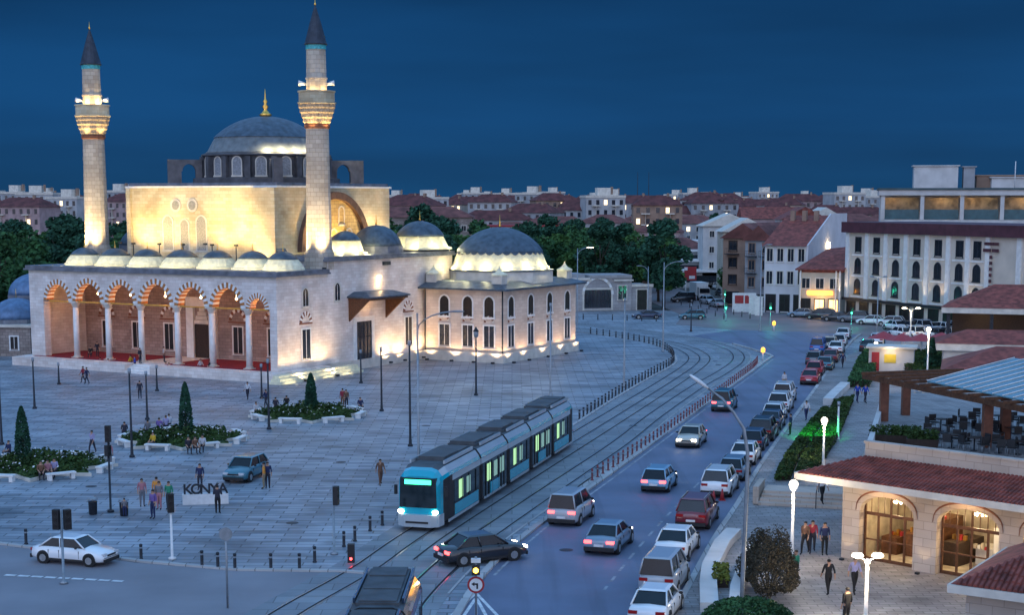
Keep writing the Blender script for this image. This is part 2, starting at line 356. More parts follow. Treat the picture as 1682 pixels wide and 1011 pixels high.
# arcade
M_ochre = P('ochre_voussoir', (.42,.17,.05), .7, .25, 4); M_tie = P('lamplit_tie_beam', (.6,.34,.06), .6, .2, 4)  # yellow of the tie beams is lamplight put into their colour
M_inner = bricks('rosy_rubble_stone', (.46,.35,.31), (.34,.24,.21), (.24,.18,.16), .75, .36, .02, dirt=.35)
cols_u = [28.04, 23.29, 18.57, 13.49, 8.79, 3.99]
edges = [32.4] + cols_u + [-.25]
ZS, ZT = 7.2, 10.1
mb = MB(); bays = []
lefts = [-e for e in edges]
for i in range(7):
    x0, x1 = lefts[i], lefts[i + 1]
    if i == 6: x1 = -.9
    c = (x0 + x1) / 2; hw = (x1 - x0) / 2; r = min(hw - .52, 2.05); bays.append((c, r, x0, x1))
    zs = ZS if i != 3 else ZS
    p = archpts(r, zs, 8)
    for yy, fl in ((0, 0), (.9, 1)):
        vs = []; fs = []
        top = [(c + q[0], yy, ZT) for q in p]; low = [(c + q[0], yy, q[1]) for q in p]; n = len(p)
        vs = low + top; fs = [(k, k + 1, n + k + 1, n + k) for k in range(n - 1)]
        mb.add(vs, [f if not fl else f[::-1] for f in fs])
        for a, b in ((x0, c - r), (c + r, x1)):
            f = (0, 1, 2, 3); mb.add([(a, yy, zs), (b, yy, zs), (b, yy, ZT), (a, yy, ZT)], [f if not fl else f[::-1]])
    for k in range(len(p) - 1):
        mb.add([(c + p[k][0], 0, p[k][1]), (c + p[k + 1][0], 0, p[k + 1][1]), (c + p[k + 1][0], .9, p[k + 1][1]), (c + p[k][0], .9, p[k][1])], [(3, 2, 1, 0)])
    for a, b in ((x0, c - r), (c + r, x1)): mb.add([(a, 0, zs), (b, 0, zs), (b, .9, zs), (a, .9, zs)], [(0, 3, 2, 1)])
mb.box(-34.5, 0, .95, -32.4, .9, ZT)
mpart('arcade_wall', mb, M_stone)
FW = Wall((-34.5, 0), (0, 0))
for c, r, x0, x1 in bays:
    vouss(mosque, FW, c + 34.5, r - .06, ZS, .5, 12, M_ochre, M_white, proud=.06, deep=.93)
for u in cols_u:
    k = MB(); k.cyl((-u, .45), .34, 1.2, 6.5, 16, .30)
    o = mpart('column', k, M_white)
    c = MB(); c.lathe([(.3, 6.5), (.34, 6.55), (.52, 6.95), (.55, 7.0)], 8, (-u, .45), False, pi / 8).box(-u - .5, -.05, 7.0, -u + .5, .95, 7.19)
    c.build('capital', M_trim, o)
    c = MB(); c.box(-u - .45, 0, .95, -u + .45, .9, 1.08).cyl((-u, .45), .42, 1.08, 1.2, 16); c.build('base', M_trim, o)
for i, (c, r, x0, x1) in enumerate(bays):
    t = MB(); t.box(x0 + .5, .36, 7.02, x1 - .5, .54, 7.16)
    mpart('tie_beam', t, M_tie)
    t = MB(); t.box(c - .06, .6, 6.4, c + .06, 7.3, 6.5).cyl((c, 3.8), .5, 6.1, 6.35, 12)
# walls behind the arcade and the solid right bay
mb = MB(); mb.box(-34.5, 7.4, .95, 0, 8.6, 10.1).box(-34.5, .9, .95, -33.5, 7.4, 10.1)
mb.box(-.9, 0, .95, 0, 7.4, 10.1)
mpart('portico_wall', mb, M_stone)
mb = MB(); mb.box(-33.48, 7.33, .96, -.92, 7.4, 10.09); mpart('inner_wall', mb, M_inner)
mb = MB(); mb.box(-34.5, 0, 10.1, 0, 8.6, 10.45)
mpart('portico_ceiling', mb, M_trim)
mb = MB(); mb.box(-34.9, -.4, 10.45, .4, 8.6, 10.62).box(-34.75, -.25, 10.62, .25, 8.6, 10.95)
mpart('portico_cornice', mb, M_lead2)
BW = Wall((-34.5, 7.33), (0, 7.33))
for c, r, x0, x1 in bays:
    if abs(c + 16) < 1.2: continue
    win(mosque, BW, c + 34.5, 1.7, 4.5, 1.25, M_dark, M_white)
    vouss(mosque, BW, c + 34.5, .85, 5.2, .35, 5, M_brown, M_white, proud=.04)
    s = MB(); s.T = BW.T; s.box(c + 34.5 - 1.3, -.05, 4.95, c + 34.5 + 1.3, 0, 5.1); mpart('string_course', s, M_brown)
# portal
pc = bays[3][0] + 34.5
mb = MB(); mb.T = BW.T; mb.box(pc - 2.1, -.35, .95, pc - 1.1, 0, 6.6).box(pc + 1.1, -.35, .95, pc + 2.1, 0, 6.6).box(pc - 2.1, -.35, 6.6, pc + 2.1, 0, 7.6)
po = mpart('portal', mb, M_white)
mb = MB(); mb.T = BW.T; mb.box(pc - 1.1, -.1, .97, pc + 1.1, -.02, 4.6); mb.build('door', M_wooddk, po)
mb = MB(); mb.T = BW.T
for q in range(4): mb.box(pc - 1.0 + q * .2, -.3 + q * .06, 4.7 + q * .45, pc + 1.0 - q * .2, -.02, 5.1 + q * .45)
mb.build('niche', M_trim, po)
# portico domes
def capprof(r, zb, h, n=12):
    Rs = (r * r + h * h) / (2 * h); am = math.asin(min(1, r / Rs)); return [(max(.03, Rs * sin(am * (1 - k / n))), zb + h - Rs + Rs * cos(am * (1 - k / n))) for k in range(n + 1)]
for i, (c, r, x0, x1) in enumerate(bays):
    R = 2.02 if i != 3 else 2.2
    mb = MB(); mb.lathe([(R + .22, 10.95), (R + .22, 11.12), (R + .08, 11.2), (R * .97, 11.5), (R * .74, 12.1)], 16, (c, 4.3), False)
    o = mpart('portico_dome', mb, M_bandcream)  # cream skirt colour holds the lamplight round each small dome
    mb = MB(); mb.lathe(capprof(R * .78, 12.05, .8, 8), 24, (c, 4.3))
    mb.build('lead_cap', M_lead, o)
    mb = MB(); mb.lathe([(.05, 12.8), (.12, 12.95), (.04, 13.05), (.03, 13.6)], 6, (c, 4.3)); mb.build('finial', M_gold, o)
# right side wall of the portico bay
SW = Wall((0, 0), (0, 33))
def side_window(W, a, z0, z1, wd, deco=True):
    win(mosque, W, a, z0, z1, wd, M_winglass, M_white)
    if deco:
        s = MB(); s.T = W.T; s.box(a - wd * .8, -.05, z1 + .55, a + wd * .8, 0, z1 + .7); mpart('string_course', s, M_brown)
        vouss(mosque, W, a, wd * .48, z1 + .72, .4, 6, M_brown, M_white, proud=.05)
side_window(SW, 4.7, 1.9, 4.9, 1.35)
win(mosque, SW, 4.7, 7.3, 9.1, .9, M_winglass, M_trim, arch=True)
# right wing (side wall, door, canopy)
mb = MB(); mb.box(-6.8, 8.6, 0, 0, 33, 11.7)
mpart('side_wing', mb, M_stone)
mb = MB(); mb.box(-7.2, 8.2, 11.7, .35, 33.3, 11.95).box(-7.1, 8.3, 11.95, .22, 33.2, 12.2)
mpart('wing_cornice', mb, M_lead2)
mb = MB(); mb.box(0, 8.6, 0, .25, 33, 1.0); mpart('plinth', mb, M_trim)
mb = MB(); mb.box(-34.5, 8.6, 0, -28, 30, 11.7); mpart('left_wing', mb, M_stone)
mb = MB(); mb.box(-34.9, 8.2, 11.7, -27.6, 30.3, 12.1); mpart('wing_cornice', mb, M_lead2)
mb = MB(); mb.T = SW.T
mb.box(13.0, -.12, .6, 13.5, 0, 5.6).box(16.3, -.12, .6, 16.8, 0, 5.6).box(13.5, -.12, 5.1, 16.3, 0, 5.6)
o = mpart('side_door', mb, M_white)
mb = MB(); mb.T = SW.T; mb.box(13.5, -.05, .6, 16.3, -.01, 5.1); mb.build('door_leaf', M_winglass, o)
mb = MB(); mb.T = SW.T
for q in range(5): mb.box(13.5 + q * .66, -.09, .6, 13.6 + q * .66, -.05, 5.1)
mb.box(13.5, -.09, 3.4, 16.3, -.05, 3.5); mb.build('door_bars', M_iron, o)
mb = MB(); mb.T = SW.T; mb.box(11.9, -3.0, 7.75, 19.6, 0, 7.9); mb.fr(11.9, -3.0, 7.9, 19.6, 0, 8.35, 13.2, -1.6, 18.3, 0)
o = mpart('canopy', mb, M_lead)
mb = MB(); mb.T = SW.T; mb.box(12.1, -2.8, 7.5, 19.4, -.02, 7.74)
for a in (12.3, 19.2):
    mb.add([(a - .12, 0, 5.2), (a + .12, 0, 5.2), (a + .12, 0, 7.5), (a - .12, 0, 7.5), (a - .12, -2.6, 7.5), (a + .12, -2.6, 7.5)], [(0,4,5,1),(0,3,4),(1,5,2),(3,2,5,4),(0,1,2,3)])
mb.build('canopy_bracket', M_wood, o)
side_window(SW, 23.6, 1.9, 5.0, 1.35)
win(mosque, SW, 10.2, 7.6, 9.4, .9, M_winglass, M_trim, arch=True)
mb = MB(); mb.T = SW.T; mb.box(18.6, -.3, 11.0, 19.8, 0, 11.4); mpart('waterspout', mb, M_iron)
# wing roof domes
for (x, y, R, zb, lit) in ((-3.2, 16.2, 1.9, 12.2, 1), (-3.4, 22.4, 2.9, 12.2, 0), (-3.2, 31.0, 3.2, 12.4, 1), (-31.2, 14.5, 2.6, 12.1, 0), (-31.2, 22.5, 2.9, 12.1, 0)):
    mb = MB()
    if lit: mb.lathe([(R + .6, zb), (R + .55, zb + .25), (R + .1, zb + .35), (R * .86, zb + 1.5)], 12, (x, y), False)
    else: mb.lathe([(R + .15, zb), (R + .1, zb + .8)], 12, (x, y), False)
    o = mpart('wing_dome', mb, M_bandcream if lit else M_lead2)  # lit skirts get the floodlit cream in place of lead
    z1 = zb + (1.5 if lit else .8); r1 = R * .9 if lit else R
    mb = MB(); mb.lathe(capprof(r1, z1 - .02, r1 * (.62 if lit else .8), 12), 32, (x, y)); mb.build('lead_cap', M_lead, o)
    zf = z1 + r1 * (.6 if lit else .78); mb = MB(); mb.lathe([(.05, zf), (.14, zf + .2), (.04, zf + .4), (.03, zf + 1.2)], 6, (x, y)); mb.build('finial', M_gold, o)
mb = MB(); mb.fr(-10.6, 8.7, 10.95, -4.5, 9.0, 13.0, -7.5, 8.72, -5.8, 8.98); mpart('roof_gusset', mb, M_lead)
# prayer hall
mb = MB(); mb.box(-28, 9, 10.2, -6.8, 30, 19.4)
hall = mpart('prayer_hall', mb, M_stone2)
mb = MB(); mb.box(-28.2, 8.8, 19.4, -6.6, 30.2, 19.62); mb.build('hall_cornice', M_white, hall)
mb = MB(); mb.box(-27.9, 9.1, 19.62, -6.9, 29.9, 19.95); mb.build('hall_roof', M_lead2, hall)
mb = MB(); mb.box(-9.9, 8.55, 12.0, -6.8, 9, 19.4); mb.build('pilaster', M_stone2, hall)
mb = MB(); mb.box(-28, 8.7, 10.9, -27.4, 9, 19.4); mb.build('pilaster', M_stone2, hall)
HF = Wall((-28, 9), (-6.8, 9)); HS = Wall((-6.8, 9), (-6.8, 30))
M_pale = P('pale_lattice', (.26, .27, .29), .6, .3, 6)
M_blind = P('window_lattice', (.3, .29, .27), .6, .3, 7)
for a in (5.9, 10.7): win(hall, HF, a, 12.6, 16.3, 1.3, M_blind, M_trim, arch=True, bars=False)
win(hall, HF, 8.3, 12.6, 15.9, 1.1, M_blind, M_trim, arch=True, bars=False)
for a in (7.1, 9.5):
    mb = MB(); mb.T = HF.T @ Matrix.Translation((a, -.06, 17.5)) @ Matrix.Rotation(pi / 2, 4, 'X'); mb.cyl((0, 0), .75, -.05, .04, 16)
    o = mb.build('roundel', M_trim, hall)
    mb = MB(); mb.T = HF.T @ Matrix.Translation((a, -.06, 17.5)) @ Matrix.Rotation(pi / 2, 4, 'X'); mb.cyl((0, 0), .5, .03, .07, 16); mb.build('glazing', M_blind, o)
# great side arch, its dark ring and lit tympanum
def ring(parent, W, a, r0, r1, zc, name, mat, pr0, pr1, n=28):
    mb = MB(); mb.T = W.T
    for k in range(n):
        t0, t1 = pi * k / n, pi * (k + 1) / n
        q = [(a - r * cos(t), zc + r * sin(t)) for r, t in ((r0, t0), (r0, t1), (r1, t1), (r1, t0))]
        mb.add([(x, -pr1, z) for x, z in q] + [(x, -pr0, z) for x, z in q], [(0,3,2,1),(0,1,5,4),(2,3,7,6)])
    return mb.build(name, mat, parent)
ring(hall, HS, 9.9, 5.7, 6.5, 12.5, 'great_arch', P('dark_arch_stone', (.12, .07, .055), .8, .3, 2), 0, .55)
mb = MB(); mb.T = HS.T; n = 24
mb.add([(9.9 - 5.72 * cos(pi * k / n), -.04, 12.5 + 5.72 * sin(pi * k / n)) for k in range(n + 1)], [tuple(range(n + 1))[::-1]])
M_tymp = bricks('tympanum_stone', (.74, .55, .25), (.6, .42, .18), (.35, .22, .1), .8, .4, .02, dirt=.4)
mb.build('tympanum', M_tymp, hall)
for a, z in ((7.0, 12.9), (9.9, 12.9), (12.8, 12.9), (8.4, 15.4), (11.4, 15.4)): win(hall, HS, a, z, z + 1.9, .9, M_blind, M_trim, arch=True, bars=False, proud=.12)
# drum, buttresses and the main dome
DC = (-16.5, 19.5)
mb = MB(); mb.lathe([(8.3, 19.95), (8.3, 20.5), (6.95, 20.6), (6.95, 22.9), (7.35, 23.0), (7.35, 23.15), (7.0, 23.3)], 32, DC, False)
drum = mpart('drum', mb, P('dark_drum_stone', (.085, .085, .095), .85, .35, 1.0, bump=.2))  # drum stone much darker than the hall walls below
for k in range(16):
    a = 2 * pi * (k + .5) / 16
    Wd = Wall((DC[0] + 6.97 * cos(a) - .9 * -sin(a) , DC[1] + 6.97 * sin(a) - .9 * cos(a)), (DC[0] + 6.97 * cos(a) + .9 * -sin(a), DC[1] + 6.97 * sin(a) + .9 * cos(a)))
    win(drum, Wd, .9, 20.8, 22.8, 1.05, M_pale, M_trim, arch=True, bars=False, fw=.12, name='window')
for k in range(16):
    a = 2 * pi * k / 16
    mb = MB(); mb.T = Matrix.Translation((DC[0], DC[1], 0)) @ Matrix.Rotation(a, 4, 'Z'); mb.box(6.8, -.3, 20.5, 7.5, .3, 22.9); mb.build('pier', bpy.data.materials['dark_drum_stone'], drum)
for a in (45, 135, 225, 315):
    mb = MB(); mb.T = Matrix.Translation((DC[0], DC[1], 0)) @ Matrix.Rotation(radians(a), 4, 'Z')
    p = archpts(.75, 21.3, 5)
    mb.box(9.6, -.5, 19.95, 11.1, .5, 22.6)
    n = len(p)
    for yy in (-.5, .5):
        lo = [(8.75 + q[0], yy, q[1]) for q in p]; hi_ = [(8.75 + q[0], yy, 22.6) for q in p]
        mb.add(lo + hi_, [(k, k + 1, n + k + 1, n + k) for k in range(n - 1)]); mb.add([(7.3, yy, 19.95), (8.0, yy, 19.95), (8.0, yy, 22.6), (7.3, yy, 22.6)], [(0, 1, 2, 3)]); mb.add([(9.5, yy, 21.3), (9.6, yy, 21.3), (9.6, yy, 22.6), (9.5, yy, 22.6)], [(0, 1, 2, 3)])
    mb.add([(7.3, -.5, 22.6), (9.6, -.5, 22.6), (9.6, .5, 22.6), (7.3, .5, 22.6)], [(0, 1, 2, 3)])
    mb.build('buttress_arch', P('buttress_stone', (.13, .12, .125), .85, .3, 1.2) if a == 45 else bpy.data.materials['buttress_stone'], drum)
mb = MB(); mb.lathe([(6.85, 23.3), (6.8, 23.45), (6.65, 23.5), (5.75, 25.15)], 48, DC)
dome = mpart('main_dome', mb, P('pale_dome_skirt', (.17, .18, .185), .65, .25, 1.4, bump=.2))  # skirt colour lightened from the lead for its floodlit band
def ribbed(R, zb, H, c, n=48, rib=.015):
    m = MB(); prof = capprof(R, zb, H, 16)
    vs = []
    for r, z in prof:
        for k in range(n * 2): rr = r * (1 + (rib if k % 2 else 0)); a = pi * k / n; vs.append((c[0] + rr * cos(a), c[1] + rr * sin(a), z))
    N = n * 2; m.add(vs, [(i * N + k, i * N + (k + 1) % N, (i + 1) * N + (k + 1) % N, (i + 1) * N + k) for i in range(len(prof) - 1) for k in range(N)], True); return m
ribbed(5.82, 25.08, 2.45, DC).build('lead_cap', M_lead, dome)
mb = MB(); mb.lathe([(.5, 27.45), (.75, 27.7), (.4, 27.95), (.18, 28.3), (.38, 28.6), (.14, 28.9), (.27, 29.2), (.1, 29.45), (.07, 29.9), (.03, 30.6)], 10, DC); mb.build('finial', M_gold, dome)
# minarets
def minaret(x, y, zb, db, du):
    c = (x, y)
    class MB(globals()['MB']):
        def mesh(s, name, mats):
            s.v = [(a_, b_, c_ if c_ < 20 else (c_ + db if c_ < 30.2 else c_ + du)) for a_, b_, c_ in s.v]; return super().mesh(name, mats)
    mb = MB(); mb.lathe([(1.62, zb), (1.55, zb + 1.6), (1.36, zb + 2.1), (1.18, 26.0)], 16, c, False)
    o = mpart('minaret', mb, M_shaft)
    mb = MB(); mb.lathe([(1.2, 25.6), (1.34, 25.7), (1.34, 26.0), (1.22, 26.1)], 16, c, False); mb.build('collar', M_brown, o)
    mb = MB()
    zz = [26.1, 26.6, 27.1, 27.6, 28.1]; rr = [1.28, 1.45, 1.62, 1.78, 1.9]
    for j in range(4): mb.lathe([(rr[j], zz[j]), (rr[j + 1], zz[j] + .18), (rr[j + 1], zz[j + 1])], 32, c, False, 0, 16, -.06)
    mb.build('muqarnas', M_muq, o)
    mb = MB(); mb.lathe([(1.9, 28.1), (2.0, 28.15), (2.0, 28.3), (1.86, 28.32), (1.86, 29.3), (1.97, 29.32), (1.97, 29.45), (1.72, 29.45), (1.72, 28.4), (.9, 28.4)], 16, c, False); mb.build('balcony', M_stone2, o)
    mb = MB(); mb.lathe([(1.1, 28.4), (1.06, 31.0), (1.14, 31.05), (1.14, 31.2), (1.04, 31.25), (1.0, 34.06)], 12, c, False); mb.build('upper_shaft', M_shaft, o)
    mb = MB(); mb.lathe([(1.05, 34.05), (1.05, 34.5)], 12, c, False); mb.build('tile_band', M_tileq, o)
    mb = MB(); mb.lathe([(1.15, 34.5), (1.2, 34.6), (1.12, 34.75), (.6, 36.7), (.12, 38.3), (.05, 38.5)], 16, c, False); mb.build('spire', M_spire, o)
    mb = MB(); mb.lathe([(.05, 38.4), (.14, 38.6), (.05, 38.75), (.02, 39.3)], 6, c); mb.build('finial', M_gold, o)
    for s in (-1, 1):
        mb = MB(); ax = cos(-MR) * s; ay = sin(-MR) * s
        mb.tube([(x + 1.0 * ax, y + 1.0 * ay, 30.5), (x + 1.4 * ax, y + 1.4 * ay, 30.6), (x + 1.85 * ax, y + 1.85 * ay, 30.65)], .07, 8, .3); mb.build('loudspeaker', M_whp, o)
    return o
M_shaft = bricks('minaret_stone', (.58, .51, .42), (.44, .37, .3), (.3, .25, .2), .8, .45, .02, dirt=.3)
M_muq = P('carved_muqarnas_stone', (.38, .29, .2), .8, .45, 7, bump=.4)
minaret(-1.5, 9.2, 10.9, -.2, -.6); minaret(-32.9, 9.0, 10.9, -.7, -1.35)
# ---- floodlighting of the mosque (fixtures stand on the portico roof, on cornices and along the plinths)
FIX = []
def fixture(x, y, z, parent=mosque, s=.16):
    m = MB(); m.box(x - s, y - s, z, x + s, y + s, z + s * 1.2); return m.build('floodlight', M_iron, parent)
def flood(x, y, z, aim, e, c=YEL, ang=95, size=.12, kind='SPOT', parent=mosque):
    fixture(x, y, z, parent); light(kind, (x, y, z + .3), e * 2.8, c, parent, size, aim, ang, .9)
for x, e_ in ((-25.2, 1.5), (-21.4, .55), (-18, .5), (-13.9, 1.5), (-10.6, .6)):
    m = MB(); m.cyl((x, 6.7), .06, 10.9, 13.2, 6); m.build('lamp_stand', M_iron, mosque); flood(x, 6.7, 13.2, (x, 9.2, 15.9), 210 * e_, (1, .68, .22), 140)
flood(-24, 3.4, 13.4, (-23, 9.2, 17), 620, (1, .70, .26), 110); flood(-12, 3.4, 13.4, (-12, 9.2, 17), 620, (1, .70, .26), 110)
flood(-8.3, 6.9, 11.0, (-8.2, 9, 17.0), 330, (1, .66, .27), 120)
for c, r, x0, x1 in bays:
    for dx, dy in ((-1.9, -3.6), (0, -3.9), (1.9, -3.6)): light('SPOT', (c + dx, 4.3 + dy, 11.1), 75, (1, .86, .46), mosque, .1, (c, 4.3, 11.9), 150)
for x, y in ((-1.5, 9.2), (-32.9, 9.0)):
    for dx, dy in ((-1.6, -2.3), (2.1, -2.0)) if x > -5 else ((-1.2, -2.6), (1.8, -2.4)):
        flood(x + dx, y + dy, 11.0, (x, y, 20.5), 2000, (1, .74, .36), 60)
    for k in range(5):
        a = radians(-90 + (k - 2) * 65) - MR * .5
        light('POINT', (x + 1.5 * cos(a), y + 1.5 * sin(a), 28.75), 150, (1, .72, .3), mosque, .06)
        light('SPOT', (x + 1.9 * cos(a), y + 1.9 * sin(a), 25.3), 130, (1, .72, .3), mosque, .06, (x + 1.3 * cos(a), y + 1.3 * sin(a), 28.5), 120)
for c, r, x0, x1 in bays:   # lanterns inside the arcade, low behind each arch
    m = MB(); m.ball((c, 1.5, 8.0), .13); m.tube([(c, 1.5, 8.1), (c, 1.5, 10.1)], .02, 4); o = m.build('lantern', M_ltwarm, mosque)
    light('POINT', (c, 1.5, 7.75), 75, (1, .42, .07), mosque, .15)
flood(-4.8, 18.5, 12.25, (-6.8, 18.5, 16.5), 500, (1, .62, .15), 140); flood(-4.6, 14.5, 12.25, (-6.8, 15, 16), 420, (1, .62, .2), 130); flood(-4.6, 26.5, 12.25, (-6.8, 26, 16), 480, (1, .7, .3), 140)
for a in range(-50, 20, 14):   # lamps on the drum cornice
    t = radians(a) - MR * 0; light('POINT', (DC[0] + 7.2 * cos(t), DC[1] + 7.2 * sin(t), 23.75), 190, (1, .86, .5), mosque, .06)
for (x, y, R, z) in ((-3.2, 16.2, 1.9, 12.2), (-3.2, 31.0, 3.2, 12.4)):
    for k in range(5):
        a = radians(-130 + 40 * k) + .4; light('POINT', (x + (R + .65) * cos(a), y + (R + .65) * sin(a), z + .55), 70, (1, .86, .42), mosque, .06)
# side wall uplights at the foot, and one lamp over the canopy
for a, e in ((1.2, 200), (6.5, 300), (10.5, 260), (18.6, 260), (21.4, 230), (25.2, 200)): flood(1.0 if a > 8.5 else 2.6, a, .25 if a > 8.5 else 0.05, (0, a, 4.5), e, (1, .66, .32), 130)
m = MB(); m.box(0, 17.6, 9.6, .3, 17.9, 9.9); m.build('wall_lamp', M_ltwarm, mosque); light('POINT', (.6, 17.75, 9.3), 70, (1, .66, .3), mosque, .08)
light('POINT', (1.4, 15.2, 7.1), 70, (1, .6, .25), mosque, .1)
for a in (-1.2, 2.0, 5.2, 8.4): light('SPOT', (3.6, a, .3), 60, (1, .85, .5), mosque, .1, (0.5, a, .3), 100)

# ================================================================ THE LIBRARY
lib = thing('library_building', 'domed stone library with two rows of windows joined to the right side of the mosque', 'library', (MC[0], MC[1], 0), MR)
def lpart(n, mb, mat, parent=None): return mb.build(n, mat, parent or lib)
X0, X1, Y0, Y1 = .25, 10.6, 26.5, 44.0
mb = MB(); mb.box(X0, Y0, 1.1, X1, Y1, 8.1); lpart('wall', mb, M_stonelib if False else bricks('library_stone', (.72,.60,.50), (.62,.49,.40), (.52,.41,.33), .8, .36, .012, dirt=.22, bump=.2))
mb = MB(); mb.box(X0, Y0 - .3, 0, X1 + .3, Y1 + .3, 1.1); lpart('plinth', mb, M_trim)
mb = MB(); mb.box(X0 - .2, Y0 - 1.0, 8.1, X1 + 1.0, Y1 + 1.0, 8.3)
mb.fr(X0 - .2, Y0 - 1.0, 8.3, X1 + 1.0, Y1 + 1.0, 8.95, X0, Y0 + .9, X1 - .9, Y1 - .9); lpart('eaves_roof', mb, M_lead)
LC = (4.95, 35.6)
mb = MB(); mb.lathe([(6.25, 8.5), (6.25, 9.95)], 8, LC, False, pi / 8); lpart('drum', mb, M_trim)
mb = MB(); mb.lathe([(6.4, 9.95), (6.4, 10.1)], 8, LC, False, pi / 8); lpart('drum_cornice', mb, M_lead)
mb = MB(); mb.lathe([(5.85, 10.1), (5.8, 10.35), (5.55, 10.6), (5.2, 11.5), (4.85, 12.25)], 32, LC, False); ld = lpart('dome', mb, M_bandcream)  # cream skirt stands in for the lamplit band under the lead
# lead scallops shaped like the upper edge of the lamp row's light
n = 32; mb = MB()
for k in range(n):
    t0, t1, tm = 2 * pi * k / n, 2 * pi * (k + 1) / n, 2 * pi * (k + .5) / n
    pts = []
    for t, z in ((t0, 12.35), (t0, 12.1), (t0 * .75 + t1 * .25, 11.9), (tm, 11.83), (t0 * .25 + t1 * .75, 11.9), (t1, 12.1), (t1, 12.35)):
        r = 4.83 + (12.35 - z) * .5 + .06; pts.append((LC[0] + r * cos(t), LC[1] + r * sin(t), z))
    mb.add(pts, [tuple(range(7))])
mb.build('scalloped_light_edge', M_lead, ld)
ribbed(4.98, 12.2, 2.75, LC, 32, .02).build('lead_cap', M_lead, ld)
mb = MB(); mb.lathe([(.05, 14.9), (.2, 15.1), (.06, 15.3), (.12, 15.5), (.03, 15.7), (.02, 16.4)], 8, LC); mb.build('finial', M_gold, ld)
for x, y in ((.9, 27.6), (9.6, 27.6), (9.6, 43.0)):
    mb = MB(); mb.box(x - .65, y - .65, 8.6, x + .65, y + .65, 9.7)
    o = lpart('corner_turret', mb, M_trim)
    mb = MB(); mb.lathe([(.95, 9.7), (.95, 9.85), (.4, 10.15), (.12, 10.5), (.02, 10.8)], 8, (x, y), False, pi / 8); mb.build('cap', M_bandcream, o)
LF = Wall((0, Y0), (X1, Y0)); LR = Wall((X1, Y0), (X1, Y1))
for W, spots in ((LF, (3.0, 6.1, 8.9)), (LR, (1.9, 6.4, 10.9, 15.3))):
    for a in spots:
        win(lib, W, a, 5.1, 7.35, 1.2, M_dark, M_white, arch=True, bars=False)
        win(lib, W, a, 1.75, 4.1, 1.3, M_winglass, M_white)
        vouss(lib, W, a, .42, 4.5, .26, 4, M_brown, M_trim, proud=.05, name='blind_arch')
for x, y in ((X1 + .06, Y0 - .06), (X0 + .2, Y0 - .1)):
    mb = MB(); mb.cyl((x, y), .09, 0, 8.1, 8); lpart('drainpipe', mb, M_iron)
for W, spots in ((LF, (1.3, 4.6, 7.5, 10.0)), (LR, (.7, 4.2, 8.7, 13.1, 17.0))):
    for a in spots:
        p = W.T @ Vector((a, -1.1, .1)); q = W.T @ Vector((a, 0, 4.8))
        fixture(p.x, p.y, .02, lib); light('SPOT', (p.x, p.y, .35), 250, (1, .66, .38), lib, .1, q, 120)
for k in range(14):
    a = 2 * pi * k / 14
    x, y = LC[0] + 6.05 * cos(a), LC[1] + 6.05 * sin(a)
    if cos(a - radians(-60)) > -.45: light('POINT', (x, y, 10.5), 95, (1, .86, .42), lib, .06)
# ================================================================ GROUND, ROADS, TRACKS
def flat(name, poly, z, mat): m = MB(); m.add([(x, y, z) for x, y in poly], [tuple(range(len(poly)))]); return struct(name, m, mat)
flat('ground', [(-2500, -400), (2500, -400), (2500, 4200), (-2500, 4200)], -.05, M_earth)
flat('plaza_paving', [(-110, 30), (70, 30), (70, 262), (-110, 262)], 0.0, M_pave)
flat('side_street', [(-110, 30), (0, 30), (-6.8, 74.9), (-8.6, 75.5), (-13.5, 75.8), (-18.6, 77.5), (-27.3, 81.8), (-60, 98.5), (-110, 123)], .004, M_asph2)
def offset(pts, d):
    r = []
    for i, p in enumerate(pts):
        a = Vector(pts[max(i - 1, 0)]); b = Vector(pts[min(i + 1, len(pts) - 1)]); t = (b - a).normalized(); r.append((p[0] + t.y * d, p[1] - t.x * d))
    return r
def smooth(pts, n=6):
    o = []; P_ = [Vector(p) for p in pts]
    for i in range(len(P_) - 1):
        a = P_[max(i - 1, 0)]; b = P_[i]; c = P_[i + 1]; d = P_[min(i + 2, len(P_) - 1)]
        for k in range(n):
            t = k / n; q = .5 * ((2 * b) + (c - a) * t + (2 * a - 5 * b + 4 * c - d) * t * t + (3 * b - a - 3 * c + d) * t ** 3); o.append((q.x, q.y))
    o.append(tuple(P_[-1])); return o
def strip(mb, pts, d0, d1, z): 
    a = offset(pts, d0); b = offset(pts, d1); n = len(pts)
    mb.add([(x, y, z) for x, y in a] + [(x, y, z) for x, y in b], [(k, n + k, n + k + 1, k + 1) for k in range(n - 1)])
def kerbline(name, pts, w_, h, mat=None):
    a = offset(pts, -w_ / 2); b = offset(pts, w_ / 2); m = MB()
    m.loft([[(a[i][0], a[i][1], -.02), (b[i][0], b[i][1], -.02), (b[i][0], b[i][1], h), (a[i][0], a[i][1], h)] for i in range(len(pts))])
    return struct(name, m, mat or M_kerb)
A = smooth([(-13.5, 50), (-11.6, 60), (-10, 67.6), (-7.4, 76), (-5.2, 85.1), (.1, 104), (5.5, 123), (11.2, 143.2), (15.5, 158.6), (19.2, 172.5), (20.9, 181), (21.2, 188), (20.4, 196), (17.8, 206), (12.3, 218.5), (3, 230), (-12, 242), (-40, 258)])
B = smooth([(-3.9, 40), (-4.6, 55), (-5.0, 63), (-4.7, 69), (-3.3, 77), (-1.6, 83.9), (2.7, 98.8), (7.9, 116.6), (12.2, 133), (18.2, 154), (21.9, 165.5), (25.3, 177.5), (26.7, 186.5), (26.7, 194), (24.9, 204), (20.4, 216), (13.5, 228), (4, 239.5), (-10, 252), (-30, 268)])
m = MB(); strip(m, A, -1.7, 2.2, .008); strip(m, B, -2.2, 1.5, .0095); struct('tram_track_bed', m, M_track)
